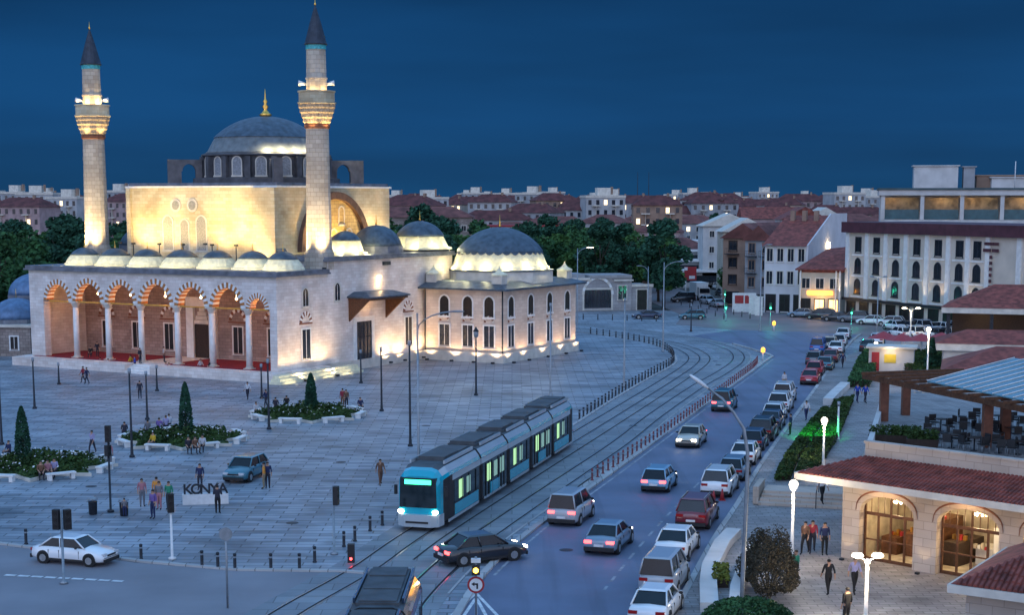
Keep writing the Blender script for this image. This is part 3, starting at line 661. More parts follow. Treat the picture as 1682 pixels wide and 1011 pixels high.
# avenue: from its left edge beside the median to the right kerb, then the junction beyond
ROADL = [(-3.2, 40), (-3.0, 62), (-1.4, 75), (1.3, 86.2), (6.9, 104.9), (12.7, 124.6), (19.4, 147.2), (24.5, 164), (29.4, 180.8)]
ROADR = [(1.2, 45), (6.9, 67.6), (10.5, 82.5), (13.3, 93), (17.9, 111), (28.9, 151), (36, 177), (44, 205), (47, 214)]
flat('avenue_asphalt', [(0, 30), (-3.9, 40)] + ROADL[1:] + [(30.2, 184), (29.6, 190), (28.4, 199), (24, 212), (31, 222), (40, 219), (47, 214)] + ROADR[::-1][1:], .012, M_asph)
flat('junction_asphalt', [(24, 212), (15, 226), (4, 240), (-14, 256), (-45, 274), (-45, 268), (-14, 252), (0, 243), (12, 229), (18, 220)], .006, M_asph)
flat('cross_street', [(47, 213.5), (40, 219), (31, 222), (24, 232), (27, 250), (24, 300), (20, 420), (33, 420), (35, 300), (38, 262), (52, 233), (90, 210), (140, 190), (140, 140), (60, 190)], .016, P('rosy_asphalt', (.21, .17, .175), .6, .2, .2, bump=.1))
kerbline('kerb', smooth(ROADL[1:] + [(30.3, 184), (29.8, 190), (28, 200)], 3), .35, .13)
kerbline('kerb', smooth([(p[0] + .2, p[1]) for p in ROADR], 3), .3, .13)
kerbline('kerb', [(-6.8, 75.2), (-8.4, 75.7), (-13.5, 76), (-18.4, 77.7), (-27.1, 82), (-60, 98.7), (-110, 123.5)], .3, .1)
BOL = smooth([(-2.9, 93), (0.5, 109), (5.8, 130.1), (10.3, 147.5), (14.6, 163), (18.0, 175), (19.0, 183), (19.1, 190.8), (18.2, 198.9), (15.6, 207), (11, 216), (2, 226), (-12, 236)])
kerbline('kerb', BOL, .25, .08)
# right hand pavement
WALKL = [(8.3, 60), (9.1, 70), (10.2, 76), (12.3, 84), (16.8, 99.5), (25.6, 129.5), (33.9, 156), (40, 178)]
flat('footway', [(p[0] + .35, p[1]) for p in ROADR[:-2]] + [(44.2, 196), (40, 178)] + WALKL[::-1][1:] + [(1.5, 40)], .12 - .02, M_pave2)
flat('upper_promenade', WALKL + [(40, 178), (44.2, 196), (52, 200), (120, 160), (90, 40), (8, 40)], .14, M_pave2)
# rails and grooves
for line in (A, B):
    for s in (-.7175, .7175):
        m = MB(); strip(m, line, s - .03, s + .05, .016); o = struct('rail', m, M_rail)
        m = MB(); strip(m, line, s + (.05 if s < 0 else -.14), s + (.16 if s < 0 else -.03), .017); struct('rail_groove', m, M_groove)
for sgn, line, dd in ((1, A, 1.75), (1, B, 1.35)):
    m = MB(); strip(m, line[20:], dd, dd + .12, .02); struct('track_edge_strip', m, M_groove if line is A else M_kerb)
# painted markings
m = MB()
AV = smooth([(4.3, 72), (7.4, 84), (11.5, 98.5), (17.6, 119.5), (27.0, 151.5), (33.5, 174)], 10)
for i in range(0, len(AV) - 1, 2): strip(m, AV[i:i + 2], -.07, .07, .0165)
struct('lane_marking', m, M_wornpaint)
m = MB()
def pline(a, b, w_=.16, z=.021): strip(m, [at(*a), at(*b)], -w_ / 2, w_ / 2, z)
pline((781, 977), (738, 1016)); pline((783, 977), (820, 1016)); pline((781, 985), (760, 1016)); pline((783, 985), (800, 1016)); pline((782, 992), (782, 1016), .12)
struct('chevron_marking', m, M_paint)
m = MB()
for k in range(9): pline((8 + k * 22, 946 + k * 1.2), (26 + k * 22, 947 + k * 1.2), .3)
struct('crossing_marking', m, M_paint)
m = MB(); EL = smooth(offset(ROADL[2:], .55), 4); strip(m, EL, -.07, .07, .017); struct('edge_line', m, M_wornpaint)
# green central lawn edge at the far tip of the median

# darker paving courses crossing the plaza and a few covers
c_, s_ = cos(MR), sin(MR)
def pl_(x, y): return (MC[0] + x * c_ - y * s_, MC[1] + x * s_ + y * c_)
m = MB()
for k in range(9):
    y = -6 - k * 9; xr = 27 - k * 1.2
    for a_, b_ in (((-62, y), (min(xr, 20 + y * .05), y)),): strip(m, [pl_(*a_), pl_(*b_)], -.22, .22, .003)
for k in range(8):
    x = -58 + k * 9.5; strip(m, [pl_(x, -4.5), pl_(x, -55 if x > -30 else -40)], -.22, .22, .0034)
struct('paving_course', m, P('dark_paving_course', (.17, .19, .22), .5, .3, 1.5))
for i, (px, py) in enumerate([(700, 700), (560, 760), (300, 660), (880, 660), (1040, 700), (985, 770), (150, 800), (480, 860), (1180, 600), (930, 905)]):
    m = MB(); m.cyl((0, 0), .36, 0, .006, 20); o = m.build('manhole_cover', M_iron, None, (*at(px, py), .0045 if i not in (9, 8) else .018))
    tag(o, 'round iron manhole cover %s' % ['in the paving left of the tram rear', 'on the plaza between far bed and tram', 'on the plaza before the mosque stairs', 'on the plaza behind the tram', 'between the tram tracks below the long lamp arm', 'between the tram tracks beside the marker posts', 'left of the litter bins', 'beside the single headed traffic light', 'in the tram bed at the curve', 'in the road before the blue grey car'][i], 'manhole cover')
# ================================================================ VEHICLES
CARDIM = {  # L, W, H, belt, cabin bottom y0,y1, top y0,y1
 'sedan': (4.5, 1.78, 1.45, .93, -1.72, 1.12, -1.0, .42), 'hatch': (4.05, 1.74, 1.5, .95, -1.98, 1.05, -1.55, .35),
 'suv': (4.6, 1.88, 1.7, 1.08, -2.2, 1.05, -1.8, .45), 'mpv': (4.3, 1.8, 1.85, 1.1, -2.1, 1.35, -1.95, .6), 'coupe': (4.4, 1.8, 1.35, .88, -1.75, .95, -.9, .25)}
def car_make(kind, on=False):
    Lc, Wc, H, zb, b0, b1, t0, t1 = CARDIM[kind]; h = Lc / 2; w = Wc / 2
    def f():
        r = thing('car', 'x', 'car')
        m = MB()
        st = [(-h, .80, .42, zb * .72), (-h + .1, .93, .28, zb * .93), (-h + .5, .98, .24, zb * .99), (b0 + .5, 1.0, .2, zb), (0, 1.0, .2, zb), (b1 - .1, 1.0, .2, zb * .99), (h - .45, .96, .22, zb * .84), (h - .1, .9, .26, zb * .72), (h, .76, .36, zb * .58)]
        rings = []
        for y, k, lo, hi in st:
            W_ = w * k; mid = lo + (hi - lo) * .55
            rings.append([(-W_ * .9, y, lo), (-W_, y, lo + .12), (-W_ * 1.0, y, mid), (-W_ * .95, y, hi - .1), (-W_ * .84, y, hi), (0, y, hi + .035), (W_ * .84, y, hi), (W_ * .95, y, hi - .1), (W_, y, mid), (W_, y, lo + .12), (W_ * .9, y, lo)])
        m.loft(rings, smooth=True)
        wt = w * .70; wb = w * .88
        rz = H - .06; m.fr(-wt - .02, t0 - .05, rz, wt + .02, t1 + .06, H, -wt + .12, t0 + .12, wt - .12, t1 - .12)
        for sx in (-1, 1):
            for (yb, yt) in ((b0, t0), (b1, t1)): m.tube([(sx * wb, yb, zb - .04), (sx * wt, yt, rz + .01)], .045, 5)
            ym = (b0 + b1) / 2 - .1; m.tube([(sx * (wb + .01), ym, zb - .03), (sx * (wt + .02), ym - .1, rz)], .035, 5)
        body = m.build('body', M_body0, r)
        m = MB(); m.fr(-wb + .03, b0 + .03, zb - .06, wb - .03, b1 - .03, rz + .01, -wt + .02, t0 + .02, wt - .02, t1 - .02); m.build('windows', M_carglass, r)
        for sx in (-1, 1):
            for q_, yy in ((0, b1 - .35), (1, (b0 + b1) / 2 - .15), (2, max(b0 + .35, -h + 1.15))):
                m = MB(); m.box(*sorted((sx * (w + .004), sx * (w - .03)))[:1], yy, .38, sorted((sx * (w + .004), sx * (w - .03)))[1], yy + .022, zb - .14); m.build('door_seam', M_blackp, r)
            m = MB(); m.box(sorted((sx * (w + .012), sx * (w - .03)))[0], -h + 1.2, .22, sorted((sx * (w + .012), sx * (w - .03)))[1], h - 1.25, .34); m.build('sill', M_blackp, r)
            for yy in (-h + .82, h - .85):
                m = MB(); m.T = Matrix.Translation((sx * (w - .1), yy, .34)) @ Matrix.Rotation(pi / 2, 4, 'Y'); m.cyl((0, 0), .385, -.10, .106, 18); m.build('wheel_arch', M_blackp, r)
        for sx in (-1, 1):
            for yy in (-h + .82, h - .85):
                T = Matrix.Translation((sx * (w - .1), yy, .32)) @ Matrix.Rotation(pi / 2, 4, 'Y')
                m = MB(); m.T = T; m.cyl((0, 0), .32, -.11, .125, 16); o = m.build('wheel', M_rubber, r)
                m = MB(); m.T = T; m.cyl((0, 0), .2, -.12, .135, 10); m.build('rim', M_alloy, o)
        for sx in (-1, 1):
            m = MB(); m.box(sx * w * .62 - .17, h - .17, zb * .60, sx * w * .62 + .17, h + .0, zb * .60 + .13); m.build('headlight', M_headon if on else M_headoff, r)
            m = MB(); zz = zb * .70; m.box(sx * w * .66 - .19, -h - .015, zz, sx * w * .66 + .19, -h + .25, zz + .14); m.build('tail_light', M_redl if on else M_redoff, r)
            m = MB(); m.ball((sx * (w + .06), b1 - .45, zb + .05), .1, .07, .07, 8, 5); m.build('mirror', M_blackp, r)
        m = MB(); m.box(-w * .88, -h - .06, .26, w * .88, -h + .06, .46); m.build('bumper', M_blackp, r); m = MB(); m.box(-w * .8, h - .05, .22, w * .8, h + .04, .40); m.build('bumper', M_blackp, r)
        m = MB(); m.box(-.25, -h - .075, .5, .25, -h - .03 + .04, .61); m.build('number_plate', M_whp, r)
        m = MB(); m.box(-w * .45, h - .02, zb * .56, w * .45, h + .015, zb * .66); m.build('grille', M_blackp, r)
        if kind == 'suv':
            for sx in (-1, 1):
                m = MB(); m.tube([(sx * wt * .95, t0 + .1, H + .03), (sx * wt * .95, t1 - .1, H + .03)], .025, 5); m.build('roof_rail', M_alloy, r)
        return r
    return f
M_body0 = P('car_paint', (.6, .6, .6), .3, .05, .5, coat=1)
CARS = {}; BODY = {}
COL = {'white': (.78,.80,.82), 'silver': (.34,.37,.41), 'bluegrey': (.16,.24,.33), 'red': (.42,.012,.03), 'darkred': (.16,.01,.02), 'black': (.012,.013,.018), 'navy': (.015,.025,.07), 'teal': (.03,.14,.19), 'blue': (.02,.12,.42), 'grey': (.12,.13,.15), 'cream': (.5,.46,.38), 'skyblue': (.22,.42,.58), 'silverblue': (.28,.38,.48)}
def car(kind, colr, loc, hd, label, group=None, on=False, scale=1.0):
    key = (kind, on)
    if key not in CARS: CARS[key] = Stamp(car_make(kind, on))
    o = CARS[key](loc if len(loc) == 3 else (loc[0], loc[1], .014), hd, label, group, scale)
    if (kind, colr, on) not in BODY:
        if colr not in bpy.data.materials: P(colr + '_car_paint', COL[colr], .28, .06, .6, coat=1, spec=.5)
        mt = bpy.data.materials[colr + '_car_paint']
        bm = [c for c in o.children if c.name.startswith('body')][0].data.copy(); bm.materials[0] = mt; BODY[(kind, colr, on)] = bm
    for c in o.children:
        if c.name.startswith('body'): c.data = BODY[(kind, colr, on)]
    if group is None and 'group' in o: del o['group']
    return o
AVD = radians(-16.3)
def ahead(px, py, d, z=0):   # a point d metres along the avenue beyond survey point
    x, y = at(px, py, z); return (x + d * sin(-AVD), y + d * cos(AVD))
G1 = 'cars parked along the kerb'
row = [('sedan','white',(1061,1036),'white saloon car nearest the viewer, first in the kerbside row'), ('mpv','silver',(1077,984),'silver people carrier with a blue tinted roof behind the first white saloon'),
 ('sedan','white',(1099,925),'white saloon parked between the silver people carrier and the dark red car'), ('suv','darkred',(1134,873),'dark red sport utility car parked at the kerb'),
 ('suv','white',(1173,820),'white sport utility car parked with red cones behind it'), ('hatch','bluegrey',(1199,793),'blue grey hatchback ahead of the white sport utility car'),
 ('sedan','white',(1217,767),'white saloon ahead of the blue grey hatchback'), ('hatch','navy',(1233,743),'navy hatchback between the white saloon and the black one'),
 ('suv','black',(1248,727),'black sport utility car in the middle of the kerbside row'), ('sedan','navy',(1262,709),'dark navy saloon under the long lamp arm'),
 ('hatch','white',(1268,695),'white hatchback ahead of the dark navy saloon'), ('suv','white',(1277,680),'white sport utility car behind the white van'), ('mpv','white',(1284,665),'tall white van at the far end of the kerbside row')]
for k, c, p, l in row: car(k, c, ahead(p[0], p[1], CARDIM[k][0] / 2), AVD, l, G1)
G2 = 'cars parked at the upper kerb'
row = [('sedan','red',(1328,634),'bright red saloon first in the upper parking row'), ('hatch','red',(1336,619),'crimson hatchback just ahead of the bright red saloon'), ('sedan','teal',(1352,611),'teal grey saloon beside the crimson hatchback'),
 ('hatch','grey',(1335,601),'dark grey hatchback on the road side of the upper row'), ('sedan','darkred',(1362,598),'dark red saloon below the blue topped van'), ('mpv','blue',(1341,582),'bright blue van in the upper row'),
 ('sedan','white',(1371,583),'white saloon nearest in the far white pair of the upper row'), ('hatch','white',(1377,570),'white hatchback in the far upper row'), ('sedan','white',(1383,559),'last white saloon in the upper row, by the junction'), ('hatch','cream',(1361,575),'cream hatchback next to the bright blue van')]
for k, c, p, l in row: car(k, c, ahead(p[0], p[1], CARDIM[k][0] / 2), AVD, l, G2)
G3 = 'cars driving on the avenue'
car('sedan', 'black', ahead(785, 926, .6), radians(-62), 'black car with lit red tail lamps turning over the tram tracks', G3, True)
car('mpv', 'silver', ahead(923, 868, 2.2), AVD - .03, 'pale silver van with glowing tail lamps beside the marker posts', G3, True)
car('sedan', 'bluegrey', ahead(985, 915, 2.2), AVD - .02, 'blue grey car with bright red tail lamps in the middle of the road', G3, True)
car('hatch', 'skyblue', ahead(1073, 812, 2.0), AVD, 'light blue hatchback with lit tail lamps on the road', G3, True)
car('sedan', 'cream', ahead(1127, 738, 2.2), AVD + pi, 'pale car coming towards the viewer with headlamps on', G3, True)
car('mpv', 'teal', ahead(1184, 678, 2.0), AVD, 'teal van with pink red tail lamps under the curved lamp arm', G3, True)
car('sedan', 'white', at(124, 924), radians(-108), 'white saloon car waiting in the side street by the traffic light', scale=.93)
car('hatch', 'teal', at(404, 787), radians(166), 'small teal hatchback parked alone on the plaza')
car('coupe', 'navy', at(1062, 524), radians(93), 'long dark coupe waiting beyond the tram curve')
car('hatch', 'teal', at(1137, 525), radians(88), 'teal hatchback behind the dark coupe at the tram curve')
car('hatch', 'silver', at(1163, 500), radians(200), 'silver hatchback coming down the far street behind the truck')
car('mpv', 'black', at(1122, 497), radians(100), 'black van by the park edge at the end of the plaza')
HR = radians(-156)
for i, (px, py, k, c, l) in enumerate([(1318,522,'sedan','bluegrey','blue grey saloon at the pavement before the restaurant'), (1347,525,'suv','black','black sport utility car before the restaurant door'), (1375,528,'sedan','black','black saloon beside the green signal'),
    (1402,530,'suv','grey','dark grey car before the hotel corner'), (1432,534,'sedan','white','white saloon first before the hotel'), (1462,536,'hatch','white','white hatchback second before the hotel')]):
    car(k, c, at(px, py), radians(66), l, 'cars in front of the hotel')
cl = ['white','silver','white','black','white','white','silver','bluegrey']
for r_ in range(2):
    for i in range(8):
        px = 1470 + i * 19.5 + r_ * 8; py = 543 + r_ * 12 + i * .9
        kk = ['sedan', 'hatch', 'suv'][(i + r_) % 3]; cc = cl[(i * 3 + r_ * 2) % 8]; car(kk, cc, at(px, py), radians(18), '%s %s, %s row of hotel car park, %s' % (cc.replace('bluegrey', 'blue grey'), {'sedan': 'saloon', 'hatch': 'hatchback', 'suv': 'tall car'}[kk], ['far', 'near'][r_], ['left end by the twin lamp', 'second from left', 'third from left', 'left of the middle', 'right of the middle', 'third from right', 'second from right', 'right end by the pavilion'][i]), 'cars in the hotel car park')
car('sedan', 'black', at(1425, 577), AVD, 'black saloon at the corner of the green hedge near the junction'); car('hatch', 'white', at(1441, 566), AVD, 'white hatchback behind the kiosk lamp near the junction')
# far street traffic
for i, (px, py, c) in enumerate([(1178,505,'silver'),(1192,497,'white'),(1186,486,'black'),(1199,480,'grey'),(1180,476,'white'),(1188,468,'darkred'),(1175,462,'white'),(1183,457,'silver')]):
    car(['sedan','hatch'][i % 2], c, at(px, py), radians(10 + 170 * (i % 2)), 'far %s car in the crowded street, %s' % ({'darkred': 'dark red'}.get(c, c), ['beside the truck', 'ahead of the silver one beside the truck', 'by the trees of the park', 'in front of the brown house', 'halfway down the street', 'among the white ones', 'near the end of the street', 'last to be seen'][i]), 'cars in the far street')
def truck():
    r = thing('truck', 'white box truck with a dark cab in the far street', 'truck', (*at(1150, 493), 0.02), radians(190))
    m = MB(); m.box(-1.1, -3.2, .9, 1.1, 1.2, 3.2); m.build('cargo_box', M_whp, r)
    m = MB(); m.fr(-1.05, 1.3, .5, 1.05, 3.0, 2.4, -1.0, 1.35, 1.0, 2.6); m.build('cab', M_body0, r)
    m = MB(); m.fr(-.95, 2.62, 1.4, .95, 2.93, 2.2, -.9, 2.5, .9, 2.72); m.build('windscreen', M_carglass, r)
    for sx in (-1, 1):
        for yy in (-2.2, 2.0):
            m = MB(); m.T = Matrix.Translation((sx * .95, yy, .45)) @ Matrix.Rotation(pi / 2, 4, 'Y'); m.cyl((0, 0), .45, -.15, .15, 14); m.build('wheel', M_rubber, r)
truck()
# ---------------------------------------------------------------- trams
M_tteal = P('tram_turquoise_paint', (.0, .37, .49), .25, .08, .6, coat=1); M_tsil = P('tram_silver_paint', (.42, .47, .5), .3, .08, .8, coat=1)
M_troof = P('tram_roof_grey', (.06, .07, .08), .6, .3, 1.5); M_tgl = glassy('tram_window', (.01, .02, .025), .08)
M_tlit = E_('lit_tram_interior', (.5, .85, .38), .55); M_tlit2 = E_('dim_tram_interior', (.45, .7, .5), .13); M_tdark = P('tram_dark_paint', (.012, .03, .06), .25, .1, .6, coat=1)
def tram(loc, hd, label, lit=True):
    r = thing('tram', label, 'tram', loc, hd); M_tteal = globals()['M_tteal'] if lit else M_tdark; M_tsil = globals()['M_tsil'] if lit else M_tdark
    W2 = 1.27
    prof = [(-1.2, .3), (-W2, .45), (-W2, 2.75), (-1.2, 2.95), (-.98, 3.25), (-.6, 3.38), (.6, 3.38), (.98, 3.25), (1.2, 2.95), (W2, 2.75), (W2, .45), (1.2, .3)]
    secs = [(.95, 7.3), (7.6, 13.0), (13.3, 18.4), (18.7, 24.1), (24.4, 30.5)]
    for i, (y0, y1) in enumerate(secs):
        m = MB(); ends = [(y0, 1), (y1, 1)]
        rings = []
        def ringat(y, k, zt=0): return [(x * k, y, z if z < 2 else z - zt) for x, z in prof]
        if i == 0: rings = [ringat(y0, .9, .12), ringat(y0 + .7, 1), ringat(y1, 1)]
        elif i == 4: rings = [ringat(y0, 1), ringat(y1 - .7, 1), ringat(y1, .9, .12)]
        else: rings = [ringat(y0, 1), ringat(y1, 1)]
        m.loft(rings)
        for q_ in range(len(rings) - 1):
            for k_ in range(12): m.m[q_ * 12 + k_] = {2: 1, 8: 1, 3: 2, 7: 2, 4: 3, 5: 3, 6: 3}.get(k_, 0)
        s_ = m.build('car_section', [M_blackp, M_tteal, M_tsil, M_troof], r)
        a0 = y0 + (1.5 if i == 0 else .25); a1 = y1 - (1.5 if i == 4 else .25)
        for sx in (-1, 1):
            x0, x1 = sorted((sx * (W2 + .012), sx * (W2 - .05)))
            m = MB(); m.box(x0, a0 - .3, 2.42, x1, a1 + .3, 2.74); m.build('fascia', M_tsil, s_)
            m = MB(); m.box(x0, a0, 1.15 if i % 2 == 0 else .5, x1, a1, 2.40); m.build('window_band', M_tgl, s_)
            m = MB(); xs, xe = sorted((sx * (W2 + .02), sx * (W2 + .05)))
            if i % 2 == 1:
                dy = (a0 + a1) / 2
                for q in (a0 + .5, a1 - 1.8): m.box(xs, q, .42, xe, q + .06, 2.34); m.box(xs, q + .62, .42, xe, q + .68, 2.34); m.box(xs, q + 1.24, .42, xe, q + 1.3, 2.34)
                m.build('door', M_blackp, s_)
                m = MB(); m.box(xs, dy - 1.0, .45, xe, dy + .85, 1.1); m.build('side_panel', M_tteal, s_)
            else:
                for q in range(int((a1 - a0) / 1.3)): m.box(xs, a0 + 1.3 + q * 1.3, 1.12, xe, a0 + 1.36 + q * 1.3, 2.34)
                m.build('window_pillar', M_blackp, s_)
                m = MB(); m.box(x0, a0 + .1, .47, x1, a1 - .1, 1.08); m.build('side_panel', M_tteal, s_)
            m = MB(); m.box(xs, a0 + .8, 1.25, sorted((sx * (W2 + .02), sx * (W2 + .03)))[1] if sx > 0 else xs + .012, a0 + 1.5, 2.25); m.build('lit_pane', M_tlit if lit else M_tgl, s_)
            for q_, (da, dw) in enumerate(((2.2, .7), (3.5, .9))):
                if a0 + da + dw < a1 - .2: m = MB(); m.box(xs, a0 + da, 1.3, xs + .012, a0 + da + dw, 2.2); m.build('lit_pane', M_tlit2 if lit else M_tgl, s_)
            m = MB(); m.box(*((sorted((sx * (W2 - .02), sx * (W2 + .02))))[0], y0 + .5, .3), *((sorted((sx * (W2 - .02), sx * (W2 + .02))))[1], y1 - .3, .45)); m.build('skirt', M_tsil, s_)
        if i < 4:
            m = MB(); k = .955; m.loft([[(x * k, y, z * .99) for x, z in prof] for y in (y1 - .02, y1 + .32)]); m.build('bellows', M_blackp, r)
        m = MB(); random.seed(i)
        q = y0 + (1.6 if i == 0 else .5)
        m.box(-.8, q - .1, 3.34, .8, y1 - .3, 3.46)
        while q < y1 - 1.2:
            ln = random.uniform(1.4, 2.6); m.box(-.7, q, 3.45, .7, min(q + ln, y1 - .35), 3.45 + random.uniform(.05, .16)); q += ln + .15
        m.build('roof_equipment', M_troof, s_)
        m = MB(); m.box(-.95, y0 + .9, 3.32, -.86, y1 - .3, 3.5); m.build('roof_edge', M_tsil, s_); m = MB(); m.box(.86, y0 + .9, 3.32, .95, y1 - .3, 3.5); m.build('roof_edge', M_tsil, s_)
    for s, y0 in ((1, .95), (-1, 30.5)):
        def F(x, y, z): return (x, y0 + (-y if s > 0 else y), z)
        m = MB()
        rg = [[F(x * k, d, .3 + (z - .3) * kz) for x, z in prof] for d, k, kz in ((0, .9, .962), (.35, .87, .93), (.62, .80, .84))]
        if s < 0: rg = [q[::-1] for q in rg]
        m.loft(rg, smooth=False); n_ = m.build('cab_nose', M_tteal, r)
        m = MB(); rg = [[F(-.99, .40, 1.22), F(.99, .40, 1.22), F(.97, .40, 2.8), F(-.97, .40, 2.8)], [F(-.99, .66, 1.22), F(.99, .66, 1.22), F(.95, .66, 2.8), F(-.95, .66, 2.8)]]
        m.loft(rg); m.build('windscreen', M_tgl, n_)
        m = MB(); m.box(*[min(a, b) for a, b in zip(F(-.7, .60, 2.46), F(.7, .69, 2.70))], *[max(a, b) for a, b in zip(F(-.7, .60, 2.46), F(.7, .69, 2.70))]); m.build('destination_display', M_greenoff, n_)
        m = MB(); rg = [[F(-1.16, -.1, z0), F(1.16, -.1, z0), F(1.1, .55, z0), F(.7, .86, z0), F(-.7, .86, z0), F(-1.1, .55, z0)] for z0 in (.22, .86)]
        m.loft(rg); m.build('bumper', M_tsil, n_)
        m = MB(); m.box(*[min(a, b) for a, b in zip(F(-.6, .80, .42), F(.6, .90, .52))], *[max(a, b) for a, b in zip(F(-.6, .8, .42), F(.6, .9, .52))]); m.build('grille', M_blackp, n_)
        for sx in (-1, 1):
            m = MB(); m.ball(F(sx * .92, .66, 1.0), .17, .12, .12, 10, 6); m.build('headlight', M_headon if (lit and s > 0) else M_redoff, n_)
            if s > 0: m = MB(); m.box(*[min(a, b) for a, b in zip(F(sx * 1.28, .1, 1.8), F(sx * 1.42, .25, 2.3))], *[max(a, b) for a, b in zip(F(sx * 1.28, .1, 1.8), F(sx * 1.42, .25, 2.3))]); m.build('mirror', M_blackp, n_)
    return r
a = at(692, 873); b = at(922, 729)
TRM = tram((a[0] - .25, a[1] - .3, .02), -atan2(b[0] - a[0], b[1] - a[1]), 'long turquoise five section tram with lit green display gliding beside the plaza')
TRM.scale = (1.08, 1.055, 1.05)
tram((-5.35, 62.6 - 31.2, .02), radians(-1.0), 'dark roofed tram passing below at the edge of the junction', False)
# ================================================================ STREET FURNITURE
def bollard():
    r = thing('bollard', 'x', 'bollard'); m = MB(); m.lathe([(.11, 0), (.11, .06), (.08, .08), (.08, .74), (.09, .76), (.09, .8), (.05, .84)], 12); m.build('post', M_iron, r)
    m = MB(); m.lathe([(.084, .6), (.084, .68)], 12); m.build('band', M_galv, r); return r
BO = Stamp(bollard)
def along(pts, step, s0=0):
    out = []; d = -s0
    for i in range(len(pts) - 1):
        a, b = Vector(pts[i]), Vector(pts[i + 1]); Ls = (b - a).length
        while d <= Ls:
            if d >= 0: out.append(tuple(a + (b - a) * (d / Ls)))
            d += step
        d -= Ls
    return out
BOL2 = smooth([(5.9, 130.1), (10.3, 147.5), (14.6, 163), (18.0, 175), (19.0, 183), (19.1, 190.8), (18.2, 198.9), (15.6, 207), (11, 216)], 8)
for p in along(BOL2, 1.65): BO((p[0] - .3, p[1], 0), 0, 'dark steel bollard in the long curved row between plaza and tram track', 'bollards round the tram curve')
for p in [(43,895),(232,921),(332,932),(358,935),(386,937),(445,937),(492,937),(517,925),(583,890),(565,899),(608,873),(628,864)]:
    BO((*at(*p), 0), 0, 'dark bollard standing at the plaza edge along the side street', 'bollards along the side street')
for i in range(8): BO((*at(1232 - i * 13.5, 524 - i * 3.2), 0), 0, 'small dark bollard before the pink pavement at the far junction', 'bollards at the far junction')
for i in range(7): BO((*at(1105 + i * 14, 497 + i * 4.6), 0), 0, 'small dark bollard on the edge of the far street by the park', 'bollards by the park')
for i in range(6): BO((*at(958 + i * 24, 525 + i * .6), 0), 0, 'small dark bollard before the stone gatehouse', 'bollards before the gatehouse')
def delin():
    r = thing('delineator_post', 'x', 'marker post'); m = MB(); m.lathe([(.13, 0), (.13, .05), (.065, .07), (.065, .78), (.03, .82)], 10); m.build('post', M_postred, r)
    m = MB(); m.lathe([(.069, .52), (.069, .6)], 10); m.build('reflective_band', M_galv, r); return r
DE = Stamp(delin)
MED = smooth([(5.1, 101.2), (11.0, 119.3), (17.1, 139.8), (25.3, 168.0), (27.6, 177.5)], 6)
MEDD = along(MED, 1.35)
for p in MEDD: DE((p[0] + .1, p[1], 0), 0, 'short dull red marker post in the row between tram track and avenue', 'marker posts along the median')
m = MB(); strip(m, smooth([(3.0, 94), (5.1, 101.2), (11.0, 119.3), (17.1, 139.8), (25.3, 168.0), (27.9, 179)], 4), -.28, .3, .02); struct('median_strip', m, M_kerb)
def cone():
    r = thing('traffic_cone', 'x', 'cone'); m = MB(); m.box(-.2, -.2, 0, .2, .2, .04).lathe([(.15, .04), (.04, .7)], 12); m.build('body', M_redp, r)
    m = MB(); m.lathe([(.105, .3), (.08, .46)], 12); m.build('white_band', M_whp, r); return r
CN = Stamp(cone)
for p in ((1172, 826), (1186, 823)): CN((*at(*p), .02), 0, 'red and white traffic cone on the road behind the white sport utility car', 'cones behind the white car')
def lamp_simple(px, py, ytop, label, kind='post', lit=False, arm=0, group=None, mat=None):
    p = at(px, py); h = zat(ytop, p[1]); mat = mat or M_iron
    r = thing('street_lamp', label, 'street lamp', (p[0], p[1], 0), 0, group)
    m = MB(); m.lathe([(.2, 0), (.2, .12), (.12, .2), (.09, .8), (.06, h - .1)], 10); m.build('pole', mat, r)
    if kind == 'arm':
        s = 1 if arm > 0 else -1; A_ = abs(arm)
        m = MB(); m.tube([(0, 0, h - 1.2)] + [(s * A_ * (1 - cos(t)) , 0, h - 1.2 + 1.2 * sin(t)) for t in (.3, .6, .9, 1.2, 1.45)] , .045, 8); m.build('arm', mat, r)
        e = s * A_ * (1 - cos(1.45)); m = MB(); m.ball((e + s * .35, 0, h), .5, .16, .07, 10, 6); m.build('lamp_head', M_ltwhite if lit else M_galv, r)
    elif kind == 'twin':
        tw = .42 if py > 900 else .9
        for s in (-1, 1):
            m = MB(); m.tube([(0, 0, h - .4), (s * tw * .3, 0, h - .12), (s * tw, 0, h - .03)], .035, 6); m.build('arm', mat, r)
            m = MB(); m.lathe([(.12, h - .06), (.26 if tw < .5 else .34, h + .02), (.2, h + .12)], 12, (s * tw, 0)); m.build('lamp_head', M_ltwhite if lit else M_galv, r)
    elif kind == 'globe':
        m = MB(); m.lathe([(.08, h - .12), (.16, h - .05), (.2, h)], 10); m.build('collar', mat, r)
        m = MB(); m.ball((0, 0, h + .2), .22); m.build('globe', M_ltwhite, r)
    elif kind == 'lantern':
        m = MB(); m.lathe([(.1, h - .1), (.2, h), (.24, h + .45), (.05, h + .6)], 6); m.build('lantern', M_galv if not lit else M_ltwhite, r)
        m = MB(); m.lathe([(.3, h + .45), (.12, h + .7), (.03, h + .9)], 6); m.build('cap', mat, r)
    else:
        m = MB(); m.lathe([(.09, h - .35), (.12, h - .3), (.12, h)], 8); m.build('lamp_head', M_galv, r)
    return r, (p[0], p[1], h)
G = 'slim lamp posts on the plaza'
